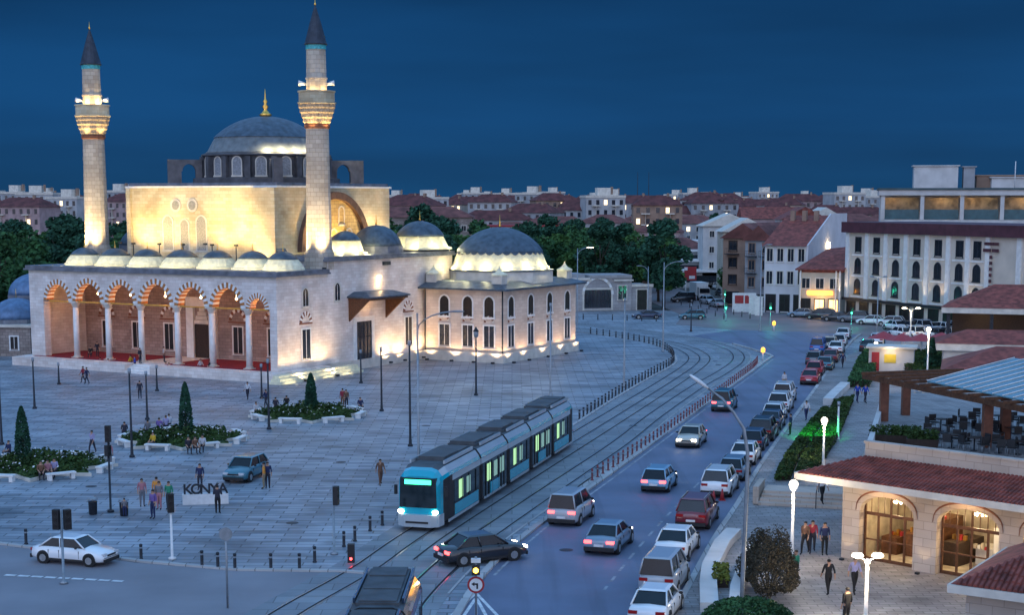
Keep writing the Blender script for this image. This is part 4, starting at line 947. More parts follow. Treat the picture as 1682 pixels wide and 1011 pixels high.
for (px, py, yt, l) in [(57,672,588,'slim dark lamp post on the plaza before the left end of the mosque'), (3,731,618,'slim dark lamp post at the very left edge of the plaza'), (97,632,596,'short slim post near the left mosque steps'), (217,752,606,'slim lamp post beside the middle flower bed bench'),
    (242,690,610,'slim lamp post between the mosque stairs and the middle flower bed'), (258,643,600,'short slim post before the mosque stairs'), (442,706,590,'slim lamp post left of the far flower bed'), (593,630,575,'short slim post before the lit side steps'),
    (627,676,570,'slim dark lamp post right of the far flower bed'), (674,734,560,'slim lamp post next to the curved arm lamp above the tram'), (430,655,598,'short slim post before the end of the portico')]:
    lamp_simple(px, py, yt, l)
lamp_simple(782, 650, 553, 'classic lantern post on the plaza before the library', 'lantern')
lamp_simple(688, 800, 512, 'tall lamp post with one long curved arm rising behind the tram', 'arm', arm=2.4, mat=M_galv)
lamp_simple(904, 652, 498, 'tall straight post on the plaza right of the library corner', mat=M_galv)
lamp_simple(1025, 636, 490, 'slim tall post inside the curved row of bollards', mat=M_galv)
lamp_simple(1089, 578, 430, 'tall silver lamp post with curved arm at the tram curve', 'arm', arm=1.8, mat=M_galv)
lamp_simple(1064, 520, 437, 'lamp post with one short arm by the gatehouse and trees', 'arm', arm=-1.2, mat=M_galv)
lamp_simple(948, 540, 407, 'lit lamp with a curved arm just behind the library', 'arm', True, 1.6, mat=M_galv)
lamp_simple(1135, 545, 500, 'slim post on the paving near the teal hatchback')
lamp_simple(1248, 545, 402, 'tall lamp post before the white house and the notice board', 'arm', arm=.8, mat=M_galv)
lamp_simple(1440, 552, 455, 'tall lamp post before the hotel car park', 'twin', mat=M_galv)
lamp_simple(1495, 560, 507, 'lit twin lamp among the cars of the hotel car park', 'twin', True, mat=M_whp)
lamp_simple(1585, 545, 500, 'lit twin lamp before the large tiled pavilion', 'twin', True, mat=M_whp)
lamp_simple(1630, 560, 505, 'lit lamp under the edge of the large tiled pavilion', 'globe', True, mat=M_whp)
lamp_simple(28, 470, 385, 'lit warm street lamp in the park left of the mosque', 'arm', True, -1.2)
lamp_simple(1376, 725, 660, 'plain white pole in the hedge with the green light', mat=M_whp)
LIT = []
for (px, py, yt, l, k, e) in [(1300,935,803,'white pole lamp with glowing globe at the foot of the stone steps','globe',420), (1352,770,696,'white pole lamp with glowing globe beside the green lit hedge','globe',300),
    (1522,640,545,'white pole lamp with glowing globe behind the pergola','globe',300), (1421,1040,915,'white twin headed lamp in front of the arched shop','twin',650), (1438,590,568,'low lit globe lamp at the kiosk corner near the junction','globe',160)]:
    r, p = lamp_simple(px, py, yt, l, k, True, mat=M_whp); light('POINT', (0, 0, p[2] - (.15 if k == 'globe' else .35) + (0 if k != 'globe' else -.0)), e, (1, .78, .5), r, .25); LIT.append(r)
for px, py, yt, e in ((1495, 560, 507, 260), (1585, 545, 500, 260)):
    p = at(px, py); light('POINT', (p[0], p[1], zat(yt, p[1]) - .5), e, (1, .74, .38), None, .2)
# the long lamp arm in the foreground
p = at(1213, 1062); r = thing('street_lamp', 'big foreground street lamp with a long curved arm reaching over the avenue', 'street lamp', (p[0], p[1], 0))
q = []
for (px, py) in ((1213, 1062), (1218, 1000), (1222, 900), (1227, 800), (1228, 745), (1222, 705), (1205, 678), (1186, 655), (1160, 636)):
    z = zat(py, p[1]); x = (px - PCX) / FPX * (p[1] * cos(PIT) - (z - CAMH) * sin(PIT)); q.append((x - p[0], 0, z))
m = MB(); m.tube([(0, 0, 0)] + q[1:], .10, 10, .05); m.build('pole', M_galv, r)
m = MB(); m.lathe([(.22, 0), (.22, .5), (.14, .7)], 12); m.build('base', M_galv, r)
d = Vector(q[-1]) - Vector(q[-2]); d.normalize(); e = Vector(q[-1]) + d * .35
m = MB(); m.T = Matrix.Translation(e) @ Matrix.Rotation(atan2(-d.z, d.x) if d.x > 0 else pi - atan2(d.z, d.x) * 1.0, 4, 'Y'); m.T = Matrix.Translation(e) @ Matrix.Rotation(-atan2(d.z, d.x), 4, 'Y'); m.ball((0, 0, 0), .5, .2, .09, 12, 6); m.build('lamp_head', M_whp, r)
# traffic lights
def signal(px, py, yt, label, heads, on, arm=None, mat=None):
    p = at(px, py); h = zat(yt, p[1]); r = thing('traffic_light', label, 'traffic light', (p[0], p[1], .01))
    m = MB(); m.lathe([(.2, 0), (.2, .1), (.07, .15), (.055, h)], 10); m.build('pole', mat or M_galv, r)
    for hx, hz, rot, nl in heads:
        T = Matrix.Translation((hx, 0, h + hz)) @ Matrix.Rotation(radians(rot), 4, 'Z')
        m = MB(); m.T = T; m.box(-.16, -.14, -.32 * nl / 1.0, .16, .12, 0); b_ = m.build('signal_head', M_blackp, r)
        for k in range(nl):
            m = MB(); m.T = T @ Matrix.Translation((0, -.15, -.16 - .31 * k)) @ Matrix.Rotation(pi / 2, 4, 'X'); m.cyl((0, 0), .1, -.02, .02, 10)
            lit = on == ('red', 'amber', 'green')[k] if nl == 3 else (on != 'off' and k == 0)
            m.build('lens', ({'red': M_redl, 'amber': M_amber, 'green': M_green}[on] if lit else M_dark), b_)
    return r
signal(105, 960, 838, 'traffic light with two black heads in front of the white saloon', [(-.22, 0, -15, 3), (.28, 0, 40, 3)], 'off')
signal(549, 912, 800, 'single headed traffic light at the plaza edge left of the tram', [(.13, 0, 80, 3)], 'off')
signal(283, 920, 812, 'thin signal pole with a small green head near the stone letters', [(0, 0, 20, 3)], 'off', mat=M_whp)
signal(182, 842, 700, 'tall pole with a box and a cluster of heads behind the left flower bed', [(0, 0, 0, 3), (-.05, -1.15, 60, 2)], 'off', mat=M_iron)
for (px, py, yt, l) in ((1265, 535, 500, 'green signal on a thin pole beside the notice board'), (1398, 538, 508, 'green signal before the hotel corner'), (1190, 520, 478, 'tall green signal at the mouth of the far street'), (1192, 528, 500, 'lower green signal at the mouth of the far street')):
    r = signal(px, py, yt, l, [(0, .2, 0, 3)], 'green')
    light('POINT', (0, -.8, r.children[0].dimensions[2] - .6), 60, (.05, 1, .55), r, .1)
# keep-right style sign with amber flasher
p = at(782, 1036); r = thing('road_sign', 'round red ringed no left turn sign under an amber flashing lamp at the junction', 'road sign', (p[0], p[1], 0))
h = zat(961, p[1])
m = MB(); m.cyl((0, 0), .05, 0, h + 1.2, 10); m.build('pole', M_galv, r)
def disc(rad, y0, y1, nm, mat, z=h):
    m = MB(); m.T = Matrix.Translation((0, 0, z)) @ Matrix.Rotation(pi / 2, 4, 'X'); m.cyl((0, 0), rad, y0, y1, 28); return m.build(nm, mat, r)
disc(.36, .06, .085, 'sign_ring', M_redp); fc = disc(.275, .086, .095, 'sign_face', M_whp)
m = MB(); m.T = Matrix.Translation((0, -.10, h)); 
for (x0, z0, x1, z1) in ((.02, -.17, .09, .07), (-.06, .0, .09, .07)): m.box(x0, -.006, z0, x1, 0 if z0 < -.1 else -.003, z1)
m.add([(-.06, -.004, .13), (-.19, -.004, .035), (-.06, -.004, -.06)], [(0, 1, 2)]); m.build('arrow', M_blackp, fc)
m = MB(); m.box(-.17, -.13, h + .42, .17, .1, h + .85); m.build('lamp_box', M_blackp, r)
disc(.11, .13, .16, 'amber_lens', M_amber, h + .63)
m = MB(); m.box(-.2, -.12, h + .95, .2, .08, h + 1.12); m.build('reflector', M_whp, r)
# round sign seen from behind
p = at(374, 1000); h = zat(878, p[1]); r = thing('road_sign', 'round grey sign seen from its back on a tall pole at the side street', 'road sign', (p[0], p[1], 0))
m = MB(); m.cyl((0, 0), .05, 0, h + .3, 10); m.build('pole', M_galv, r)
m = MB(); m.T = Matrix.Translation((0, 0, h)) @ Matrix.Rotation(pi / 2, 4, 'X'); m.cyl((0, 0), .3, -.03, .06, 24); m.build('sign_disc', M_galv, r)
# small tram signal post with a red lamp
p = at(577, 925); r = thing('signal_post', 'stout black post with a small red lamp at the tram track', 'signal post', (p[0], p[1], 0))
m = MB(); m.box(-.17, -.15, 0, .17, .15, .95); m.build('post', M_blackp, r); m = MB(); m.ball((0, -.16, .22), .07); m.build('lamp', M_redl, r)
for (px, py, l) in ((153, 846, 'dark litter bin on the plaza near the side street'), (204, 848, 'small dark post bin right of the litter bin')):
    p = at(px, py); r = thing('litter_bin', l, 'litter bin', (p[0], p[1], 0)); m = MB(); m.lathe([(.2, 0), (.24, .05), (.26, .75), (.28, .78)], 12); m.build('barrel', M_iron, r); m = MB(); m.lathe([(.3, .9), (.3, .95), (.12, 1.03)], 12); m.cyl((0, 0), .03, .7, .9); m.build('lid', M_galv, r)
for (px, py, l) in ((1271, 545, 'orange beacon on a short post at the tip of the island'), (1253, 592, 'orange and white beacon post at the end of the median')):
    p = at(px, py); r = thing('beacon', l, 'beacon', (p[0], p[1], 0)); m = MB(); m.cyl((0, 0), .08, 0, .9); m.build('post', M_whp, r); m = MB(); m.lathe([(.22, .9), (.24, 1.3), (.1, 1.45)], 10); m.build('lamp', E_('orange_beacon', (1, .35, .04), 2.2) if 'orange_beacon' not in bpy.data.materials else bpy.data.materials['orange_beacon'], r)
    light('POINT', (0, 0, 2.0), 30, (.05, .9, .75), r, .1)
# KONYA letters
p = at(338, 828); r = thing('letter_sign', 'white plinth with big white letters spelling the town name on the plaza', 'letter sign', (p[0], p[1], 0), radians(10))
m = MB(); m.box(-1.35, -.3, 0, 1.35, .3, .62); m.build('plinth', M_whp, r)
for i, ch in enumerate('KONYA'):
    cu = bpy.data.curves.new('t', 'FONT'); cu.body = ch; cu.size = .86; cu.extrude = .07; cu.offset = .018; cu.align_x = 'CENTER'
    t = bpy.data.objects.new('t', cu); col.objects.link(t); t.matrix_world = Matrix.Identity(4)
    bpy.context.view_layer.update(); me = bpy.data.meshes.new_from_object(t.evaluated_get(bpy.context.evaluated_depsgraph_get())); bpy.data.objects.remove(t)
    me.transform(Matrix.Translation((-1.04 + i * .52, -.1, .63)) @ Matrix.Rotation(pi / 2, 4, 'X')); me.materials.clear(); me.materials.append(M_iron)
    o = bpy.data.objects.new('letter', me); col.objects.link(o); o.parent = r
# notice board
p = at(1222, 514); r = thing('notice_board', 'white framed notice board with red panels by the far junction', 'notice board', (p[0], p[1], 0), radians(-8))
m = MB(); m.box(-1.9, -.1, .1, 1.9, .1, 3.2); m.build('panel', M_whp, r)
for x0, x1 in ((-1.5, -.1), (.1, 1.5)):
    m = MB(); m.box(x0, -.14, 1.5, x1, -.1, 2.8); m.build('poster', M_redp, r)
for i, (px, py) in enumerate([(1236, 517), (1246, 519)]):
    p = at(px, py); m = MB(); m.box(-.6, -.12, 0, .6, .12, 2.9); m.box(-.7, -.2, 2.9, .7, .2, 3.05); o = m.build('advertising_pillar', M_whp, None, p, radians(-8)); tag(o, ['white advertising pillar beside the notice board', 'white advertising pillar nearest the green signal'][i], 'pillar')
# ================================================================ PEOPLE
def person_data(pose):
    N = {}; Ed = []; R = {}; reg = {}
    def n(k, p, r, g, par=None):
        N[k] = p; R[k] = r; reg[k] = g
        if par: Ed.append((par, k))
    n('pel', (0, 0, .96), (.155, .115), 'T'); n('sp', (0, 0, 1.12), (.14, .10), 'S', 'pel'); n('ch', (0, .0, 1.34), (.165, .115), 'S', 'sp'); n('nk', (0, 0, 1.485), (.06, .06), 'K', 'ch')
    n('hd', (0, .015, 1.585), (.078, .092), 'K', 'nk'); n('ht', (0, .01, 1.665), (.07, .082), 'K', 'hd')
    W = {'stand': (0, 0), 'walk': (1, 1), 'sit': (0, 0), 'phone': (0, 0)}[pose][0]
    for s, t in ((-1, 'l'), (1, 'r')):
        f = s * W
        n('sh' + t, (s * .185, 0, 1.415), (.065, .065), 'S', 'ch')
        el = (s * .235, -.03 - .12 * f, 1.14); wr = (s * .24, .05 - .22 * f, .90)
        if pose == 'sit': el = (s * .24, .04, 1.16); wr = (s * .14, .30, 1.04)
        if pose == 'phone': el = (s * .24, .05, 1.15); wr = (s * .08, .30, 1.22)
        n('el' + t, el, (.048, .048), 'S', 'sh' + t); n('wr' + t, wr, (.032, .034), 'K', 'el' + t)
        d = (Vector(wr) - Vector(el)).normalized(); pm = Vector(wr) + d * .07
        n('pm' + t, tuple(pm), (.036, .022), 'K', 'wr' + t)
        for j in range(4):
            q = pm + d * (.045) + Vector((0, (j - 1.5) * .02, 0)) ; n('f%d' % j + t, tuple(q), (.010, .010), 'K', 'pm' + t)
            q2 = q + d * (.035 - .004 * abs(j - 1.4)) + Vector((-s * .012, 0, 0)); n('g%d' % j + t, tuple(q2), (.008, .008), 'K', 'f%d' % j + t)
        th = Vector(wr) + d * .035 + Vector((-s * .01, .045, 0)); n('th' + t, tuple(th), (.011, .011), 'K', 'wr' + t); n('ti' + t, tuple(th + d * .035), (.009, .009), 'K', 'th' + t)
        n('hp' + t, (s * .095, 0, .88), (.10, .10), 'T', 'pel')
        kn = (s * .10, .03 + .17 * f, .50); an = (s * .10, .0 + (.22 if f > 0 else -.30) * (1 if W else 0), .10 + (.05 if f < 0 else 0)); 
        if pose == 'sit': kn = (s * .13, .44, .98); an = (s * .12, .42, .56)
        n('kn' + t, kn, (.068, .07), 'T', 'hp' + t); n('an' + t, an, (.042, .045), 'T', 'kn' + t)
        n('to' + t, (an[0] + s * .02, an[1] + .17, an[2] - .06), (.045, .035), 'O', 'an' + t)
    ks = list(N); ix = {k: i for i, k in enumerate(ks)}
    me = bpy.data.meshes.new('body'); me.from_pydata([N[k] for k in ks], [(ix[a], ix[b]) for a, b in Ed], [])
    o = bpy.data.objects.new('tmp', me); col.objects.link(o)
    md = o.modifiers.new('s', 'SKIN'); md.use_smooth_shade = True
    for i, k in enumerate(ks):
        sv = me.skin_vertices[0].data[i]; sv.radius = R[k]; sv.use_root = (k == 'pel')
    sb = o.modifiers.new('b', 'SUBSURF'); sb.levels = sb.render_levels = 1
    bpy.context.view_layer.update()
    m2 = bpy.data.meshes.new_from_object(o.evaluated_get(bpy.context.evaluated_depsgraph_get())); bpy.data.objects.remove(o)
    if pose == 'sit': m2.transform(Matrix.Translation((0, 0, -.48)))
    dz = -.48 if pose == 'sit' else 0
    pts = []
    for a, b in Ed:
        for t in (0, .25, .5, .75, 1): pts.append((Vector(N[a]).lerp(Vector(N[b]), t) + Vector((0, 0, dz)), reg[a] if t < .5 else reg[b]))
    order = {'S': 0, 'T': 1, 'K': 2, 'O': 3}
    m2.materials.clear()
    for q in range(4): m2.materials.append(None)
    for f in m2.polygons:
        c = f.center; f.material_index = order[min(pts, key=lambda t: (t[0] - c).length_squared)[1]]; f.use_smooth = True
    # nose, ears, eyes on the one head
    h = MB(); z = 1.585 + dz; h.mi = 0
    h.ball((0, .105, z - .005), .014, .022, .022, 6, 4); h.ball((-.082, .0, z), .012, .022, .03, 6, 4); h.ball((.082, 0, z), .012, .022, .03, 6, 4); h.mi = 1
    h.ball((-.03, .092, z + .022), .011, .01, .007, 6, 4); h.ball((.03, .092, z + .022), .011, .01, .007, 6, 4); h.ball((0, .098, z - .045), .022, .008, .006, 6, 4)
    face = h.mesh('face', [M_skin, M_hair]); 
    import bmesh
    bm = bmesh.new(); bm.from_mesh(m2); nb = len(bm.faces); bm.from_mesh(face); bm.faces.ensure_lookup_table()
    for i in range(nb, len(bm.faces)): bm.faces[i].material_index = 2 if bm.faces[i].material_index == 0 else 4
    m2.materials.append(M_hair); bm.to_mesh(m2); bm.free()
    hr = MB(); hr.ball((0, -.012, z + .045), .088, .10, .075, 10, 7)
    return m2, hr.mesh('hair', M_hair)
M_skin = P('skin', (.42, .24, .16), .6, .06, 5); M_hair = P('dark_hair', (.02, .015, .012), .7, .2, 9)
PD = {}; CL = {}
def cloth(c):
    if c not in CL: CL[c] = P('cloth_%d' % len(CL), c, .85, .15, 6)
    return CL[c]
PC = {'red': (.3,.03,.05), 'dark': (.03,.03,.045), 'navy': (.02,.03,.09), 'white': (.55,.55,.58), 'yellow': (.6,.38,.03), 'orange': (.7,.28,.05), 'blue': (.03,.07,.4), 'purple': (.16,.1,.3), 'brown': (.16,.08,.05), 'green': (.03,.22,.13), 'grey': (.16,.16,.18), 'lilac': (.32,.3,.48), 'pink': (.4,.17,.2), 'black': (.012,.012,.015), 'khaki': (.25,.2,.13)}
def person(px, py, top, bot, label, pose='stand', hd=0, z=0, group=None, scale=1.0, loc=None):
    if pose not in PD: PD[pose] = person_data(pose)
    bmesh_, hair = PD[pose]; p = loc or at(px, py, z); key = (pose, top, bot)
    if key not in PD:
        m = bmesh_.copy(); 
        for i, mt in enumerate((cloth(PC[top]), cloth(PC[bot]), M_skin, cloth(PC['black']), M_hair)): m.materials[i] = mt
        PD[key] = m
    o = bpy.data.objects.new('person', PD[key]); col.objects.link(o); o.location = (p[0], p[1], z); o.rotation_euler = (0, 0, radians(hd)); o.scale = (scale,) * 3
    tag(o, label, 'person', group)
    h = bpy.data.objects.new('hair', hair); col.objects.link(h); h.parent = o
    return o
person(137, 630, 'red', 'dark', 'person in red jacket walking before the mosque steps', 'walk', 80); person(143, 632, 'navy', 'dark', 'person in navy clothes beside the one in the red jacket', 'walk', 80)
person(230, 656, 'dark', 'dark', 'person in dark clothes standing alone between the mosque stairs and the flower bed', 'stand', 20); person(152, 746, 'lilac', 'dark', 'person in a lilac top walking between the left and middle flower beds', 'walk', 160)
person(407, 658, 'white', 'dark', 'person in white shirt and dark trousers left of the far flower bed', 'walk', 30); person(180, 768, 'pink', 'grey', 'person in pinkish top behind the tall signal pole', 'stand', 10)
person(437, 690 - 18, 'navy', 'dark', 'person in navy walking behind the far flower bed', 'walk', 60); person(434, 804, 'orange', 'khaki', 'person in orange top at the back of the teal hatchback', 'stand', 90); person(440, 803, 'navy', 'dark', 'person in navy standing beside the teal hatchback', 'stand', 190)
person(625, 798, 'brown', 'brown', 'person in long brown clothes walking towards the tram', 'walk', 200)
person(252, 853, 'purple', 'navy', 'person in purple grey shirt facing the photo group', 'stand', 150); person(258, 830, 'orange', 'brown', 'person in bright orange top posing in the photo group', 'stand', 10); person(234, 833, 'pink', 'grey', 'person in pink patterned top on the left of the photo group', 'stand', 200)
person(278, 838, 'green', 'black', 'person in dark green coat right in the photo group', 'stand', 170); person(262, 838, 'grey', 'pink', 'person in grey standing in the middle of the photo group', 'stand', 170)
person(358, 845, 'dark', 'black', 'person in dark clothes taking a picture before the white letters', 'phone', 0); person(329, 806, 'navy', 'dark', 'person in navy behind the town letters', 'stand', 180)
person(205, 850, 'grey', 'navy', 'small child in grey beside the litter bins', 'stand', 0, scale=.65)
person(563, 670, 'red', 'brown', 'person in red standing at the right tip of the far flower bed', 'stand', 30); person(569, 672, 'brown', 'dark', 'person in brown beside the one in red at the far flower bed', 'stand', 210)
for i, (px, py, c, l) in enumerate([(453, 676, 'dark', 'person in dark clothes sitting at the back of the far flower bed'), (471, 673, 'black', 'person in black sitting behind the far cypress'), (592, 676, 'navy', 'person in navy sitting on the right bench of the far flower bed'), (421, 684, 'white', 'person in white sitting on the left bench of the far flower bed'),
        (205, 719, 'dark', 'person in dark clothes sitting at the left end of the middle flower bed'), (243, 716, 'grey', 'person in grey sitting at the back of the middle flower bed'), (262, 712, 'purple', 'person in purple sitting left of the middle cypress'), (273, 708, 'lilac', 'person in lilac sitting beside the one in purple'), (278, 705, 'white', 'person in white sitting nearest the middle cypress'),
        (252, 737, 'yellow', 'person in yellow jacket sitting on the front of the middle flower bed'), (310, 745, 'dark', 'person in dark top in the front group at the middle flower bed'), (321, 745, 'brown', 'person in brown in the front group at the middle flower bed'), (333, 742, 'white', 'person in white in the front group at the middle flower bed'),
        (15, 752, 'navy', 'person in navy sitting beside the left cypress'), (68, 788, 'brown', 'person in brown on the left bed bench with the seated group'), (79, 786, 'pink', 'person in pink in the seated group at the left bed'), (90, 783, 'lilac', 'person in lilac in the seated group at the left bed')]):
    person(px, py, c, 'dark', l, 'sit', [180, 150, 200, 220][i % 4] if i not in (4, 5, 6, 7, 8, 0, 1) else 20 * i % 60, group=None)
person(1360, 979, 'black', 'black', 'person in black walking away across the lit shop forecourt', 'walk', 10, .14); person(1403, 976, 'lilac', 'black', 'person in a lilac shirt and black trousers walking on the shop forecourt', 'walk', 190, .14)
person(1322, 911, 'brown', 'black', 'person in brown on the left of the three by the steps', 'walk', 150, .14); person(1334, 909, 'red', 'dark', 'person in dark red in the middle of the three by the steps', 'walk', 170, .14); person(1354, 913, 'navy', 'black', 'person in navy on the right of the three by the steps', 'stand', 180, .14)
person(1408, 662, 'blue', 'navy', 'person in bright blue walking on the promenade by the pergola', 'walk', 200, .14); person(1421, 663, 'blue', 'dark', 'person in dark blue beside the one in bright blue near the pergola', 'walk', 205, .14)
person(1324, 692, 'white', 'navy', 'person in a white top walking on the footway by the hedge', 'walk', 10, .1); person(1298, 716, 'navy', 'black', 'person in navy at the side of the parked black car', 'stand', 60, .1)
person(1288, 640, 'white', 'khaki', 'person in a pale top standing in the road behind the white van', 'stand', 200); person(1390, 1030, 'black', 'black', 'person in black at the bottom edge of the forecourt', 'stand', 30, .14)
person(1384, 605, 'navy', 'dark', 'person in navy on the pavement by the upper parking row', 'walk', 10, .1); person(1307, 945, 'green', 'dark', 'person in green sitting low beside the dark shrub', 'sit', 120, .14)
def onmosque(x, y, z, **k):
    c, s = cos(MR), sin(MR); return (MC[0] + x * c - y * s, MC[1] + x * s + y * c)
for i, (x, y, t, l) in enumerate([(-27.2, 1.6, 'black', 'person in black kneeling place on the red carpet in the second arch'), (-26.6, 2.0, 'dark', 'person in dark clothes beside the second arch of the portico'), (-17.9, -.6, 'dark', 'person in dark clothes on the left of the mosque stairs'), (-16.2, 1.2, 'white', 'person in white at the mosque portal'), (-14.2, 1.5, 'red', 'person in red right of the mosque portal'), (-10.0, 2.0, 'brown', 'person in brown in the sixth arch of the portico')]):
    person(0, 0, t, 'dark', l, 'stand' if i else 'sit', 180 + 30 * i, .985 if i != 2 else .9, loc=onmosque(x, y, 0))
for i, (px, c, d_) in enumerate([(165, 'khaki', 'in khaki'), (178, 'white', 'in white'), (215, 'yellow', 'in yellow'), (222, 'blue', 'in blue'), (273, 'white', 'in a white shirt'), (278, 'pink', 'in pink'), (330, 'white', 'in a pale shirt'), (345, 'dark', 'in dark clothes')]):
    person(px, 606 + i * 1.8, c, 'dark', 'person %s %s' % (d_, ['sitting on the ledge below the second arch', 'sitting beside the one in khaki', 'by the foot of the mosque stairs left side', 'left of the mosque stairs', 'sitting right of the mosque stairs', 'beside the white shirt by the mosque stairs', 'walking below the fifth arch', 'walking below the sixth arch'][i]), 'sit' if i in (0, 1, 4, 5) else 'walk', 40 * i)
# ================================================================ FLOWER BEDS
def leafcloud(pts_fn, count, size, seed=1):
    rnd = random.Random(seed); m = MB(); vs = []; fs = []
    for i in range(count):
        c = Vector(pts_fn(rnd)); a = rnd.uniform(0, 2 * pi); t = rnd.uniform(-.9, .9); s = size * rnd.uniform(.6, 1.3)
        u_ = Vector((cos(a), sin(a), t * .6)).normalized() * s; v_ = Vector((-sin(a) * t, cos(a) * t, rnd.uniform(.3, 1))).normalized() * s * .7
        b = len(vs); vs += [tuple(c - u_), tuple(c - v_ * .8), tuple(c + u_), tuple(c + v_)]; fs.append((b, b + 1, b + 2, b + 3))
    m.v = vs; m.f = fs; m.m = [0] * len(fs); m.sm = [False] * len(fs); return m
def bed(px, py, R, label, seed, cy, ch):
    x, y = at(px, py); r = thing('flower_bed', label, 'flower bed', (x, y, 0))
    star = [((R if k % 2 == 0 else R * .62) * cos(pi * k / 8 + .2), (R if k % 2 == 0 else R * .62) * sin(pi * k / 8 + .2)) for k in range(16)]
    m = MB(); m.prism(star, 0, .22); m.build('edging', M_trim, r)
    m = MB(); m.prism([(a * .95, b * .95) for a, b in star], .2, .3); m.build('soil', M_grass, r)
    def fn(rnd):
        while 1:
            a = rnd.uniform(0, 2 * pi); k = a / (pi / 8) % 2; lim = R * (.93 - .33 * (1 - abs(k - 1) if True else 0)); rr = lim * sqrt(rnd.random())
            if abs(k - 1) < .25 and rr > R * .6: continue
            return (rr * cos(a + .2), rr * sin(a + .2), .28 + rnd.random() * (.55 if rr > R * .4 else .85) * (.6 + .4 * sin(rr * 3 + a * 5)))
    leafcloud(fn, 3800, .13, seed).build('shrubs', M_hedge, r)
    def ff(rnd): a = rnd.uniform(0, 2 * pi); rr = R * .8 * sqrt(rnd.random()); return (rr * cos(a), rr * sin(a), rnd.uniform(.5, .95))
    leafcloud(ff, 90, .09, seed + 5).build('flowers', M_whp, r)
    bl = ['on the %s side of the %s flower bed' % (s, label.split()[0]) for s in ('right', 'far right', 'far', 'far left', 'left', 'near left', 'near', 'near right')]
    for k in range(8):
        a = pi * (k + .5) / 4 + .2 - .39; rr = R * .92
        b = BE((x + rr * cos(a + .39), y + rr * sin(a + .39), 0), a + .39 - pi / 2, 'white stone bench ' + bl[k], 'white benches round the flower beds')
    t = thing('cypress_tree', 'narrow clipped cypress standing in the %s flower bed' % label.split()[0], 'tree', (x + cy[0], y + cy[1], .25))
    m = MB(); m.lathe([(.10, 0), (.06, ch * .5)], 8); m.build('trunk', M_bark, t)
    def fc(rnd):
        z = rnd.random() ** .9; a = rnd.uniform(0, 2 * pi); rr = .52 * (1 - z ** 2.2) ** .7 * (1 - .5 * max(0, .12 - z) / .12) * rnd.uniform(.75, 1.02); return (rr * cos(a), rr * sin(a), .12 + z * ch)
    leafcloud(fc, 2600, .10, seed + 9).build('crown', M_leafC, t)
def bench():
    r = thing('bench', 'x', 'bench'); m = MB(); m.box(-.95, -.24, .36, .95, .24, .46); m.build('seat', M_white, r)
    for s in (-1, 1): m = MB(); m.box(s * .75 - .12, -.2, 0, s * .75 + .12, .2, .36); m.build('leg', M_white, r)
    return r
BE = Stamp(bench)
bed(506, 684, 5.0, 'far star shaped flower bed with white benches before the mosque corner', 3, (0.2, .6), 3.2)
bed(300, 725, 5.0, 'middle star shaped flower bed with a tall cypress and seated people', 4, (.1, .9), 4.0)
bed(62, 771, 5.3, 'nearest star shaped flower bed with a cypress at the left edge', 5, (-1.2, .8), 3.8)
# ================================================================ TREES
def tree_proto(seed, H, W, nclump, leaves, leafsz, mat, conical=False):
    def f():
        rnd = random.Random(seed); r = thing('tree', 'x', 'tree')
        m = MB(); m.tube([(0, 0, -.1), (.05, .02, H * .2), (-.05, .1, H * .45), (.08, 0, H * .75)], .28, 8, .08)
        for k in range(6):
            a = rnd.uniform(0, 2 * pi); z0 = H * rnd.uniform(.25, .5); q = W * rnd.uniform(.5, .8)
            m.tube([(0, 0, z0), (q * .5 * cos(a), q * .5 * sin(a), z0 + H * .14), (q * cos(a), q * sin(a), z0 + H * .3)], .11, 5, .03)
        m.build('trunk', M_bark, r)
        cl = []
        for k in range(nclump):
            a = rnd.uniform(0, 2 * pi); t = rnd.random(); z = H * (.28 + .68 * t)
            lim = W * (sqrt(max(0, 1 - (2 * t - .85) ** 2 / 1.4)) if not conical else 1.05 - t); rr = lim * rnd.uniform(.35, .95)
            cl.append((rr * cos(a), rr * sin(a), z, W * rnd.uniform(.24, .40)))
        def fn(rnd):
            c = cl[rnd.randrange(len(cl))]; a = rnd.uniform(0, 2 * pi); u_ = rnd.uniform(-1, 1); k = sqrt(1 - u_ * u_); q = c[3] * rnd.uniform(.7, 1.05)
            return (c[0] + q * k * cos(a), c[1] + q * k * sin(a), c[2] + q * u_ * .75)
        leafcloud(fn, leaves, leafsz, seed).build('crown', mat, r); return r
    return f
TR = [Stamp(tree_proto(1, 11.5, 4.6, 34, 5200, .34, M_leafA)), Stamp(tree_proto(2, 10.0, 4.9, 30, 4800, .36, M_leafB)), Stamp(tree_proto(3, 13.5, 3.9, 34, 5000, .34, M_leafC)), Stamp(tree_proto(4, 12, 2.6, 30, 4200, .3, M_leafC, True))]
rt = random.Random(5)
kinds = ['dense dark park tree', 'broad mid green park tree', 'tall blue green park tree', 'slender conical park tree']
CNT = {}
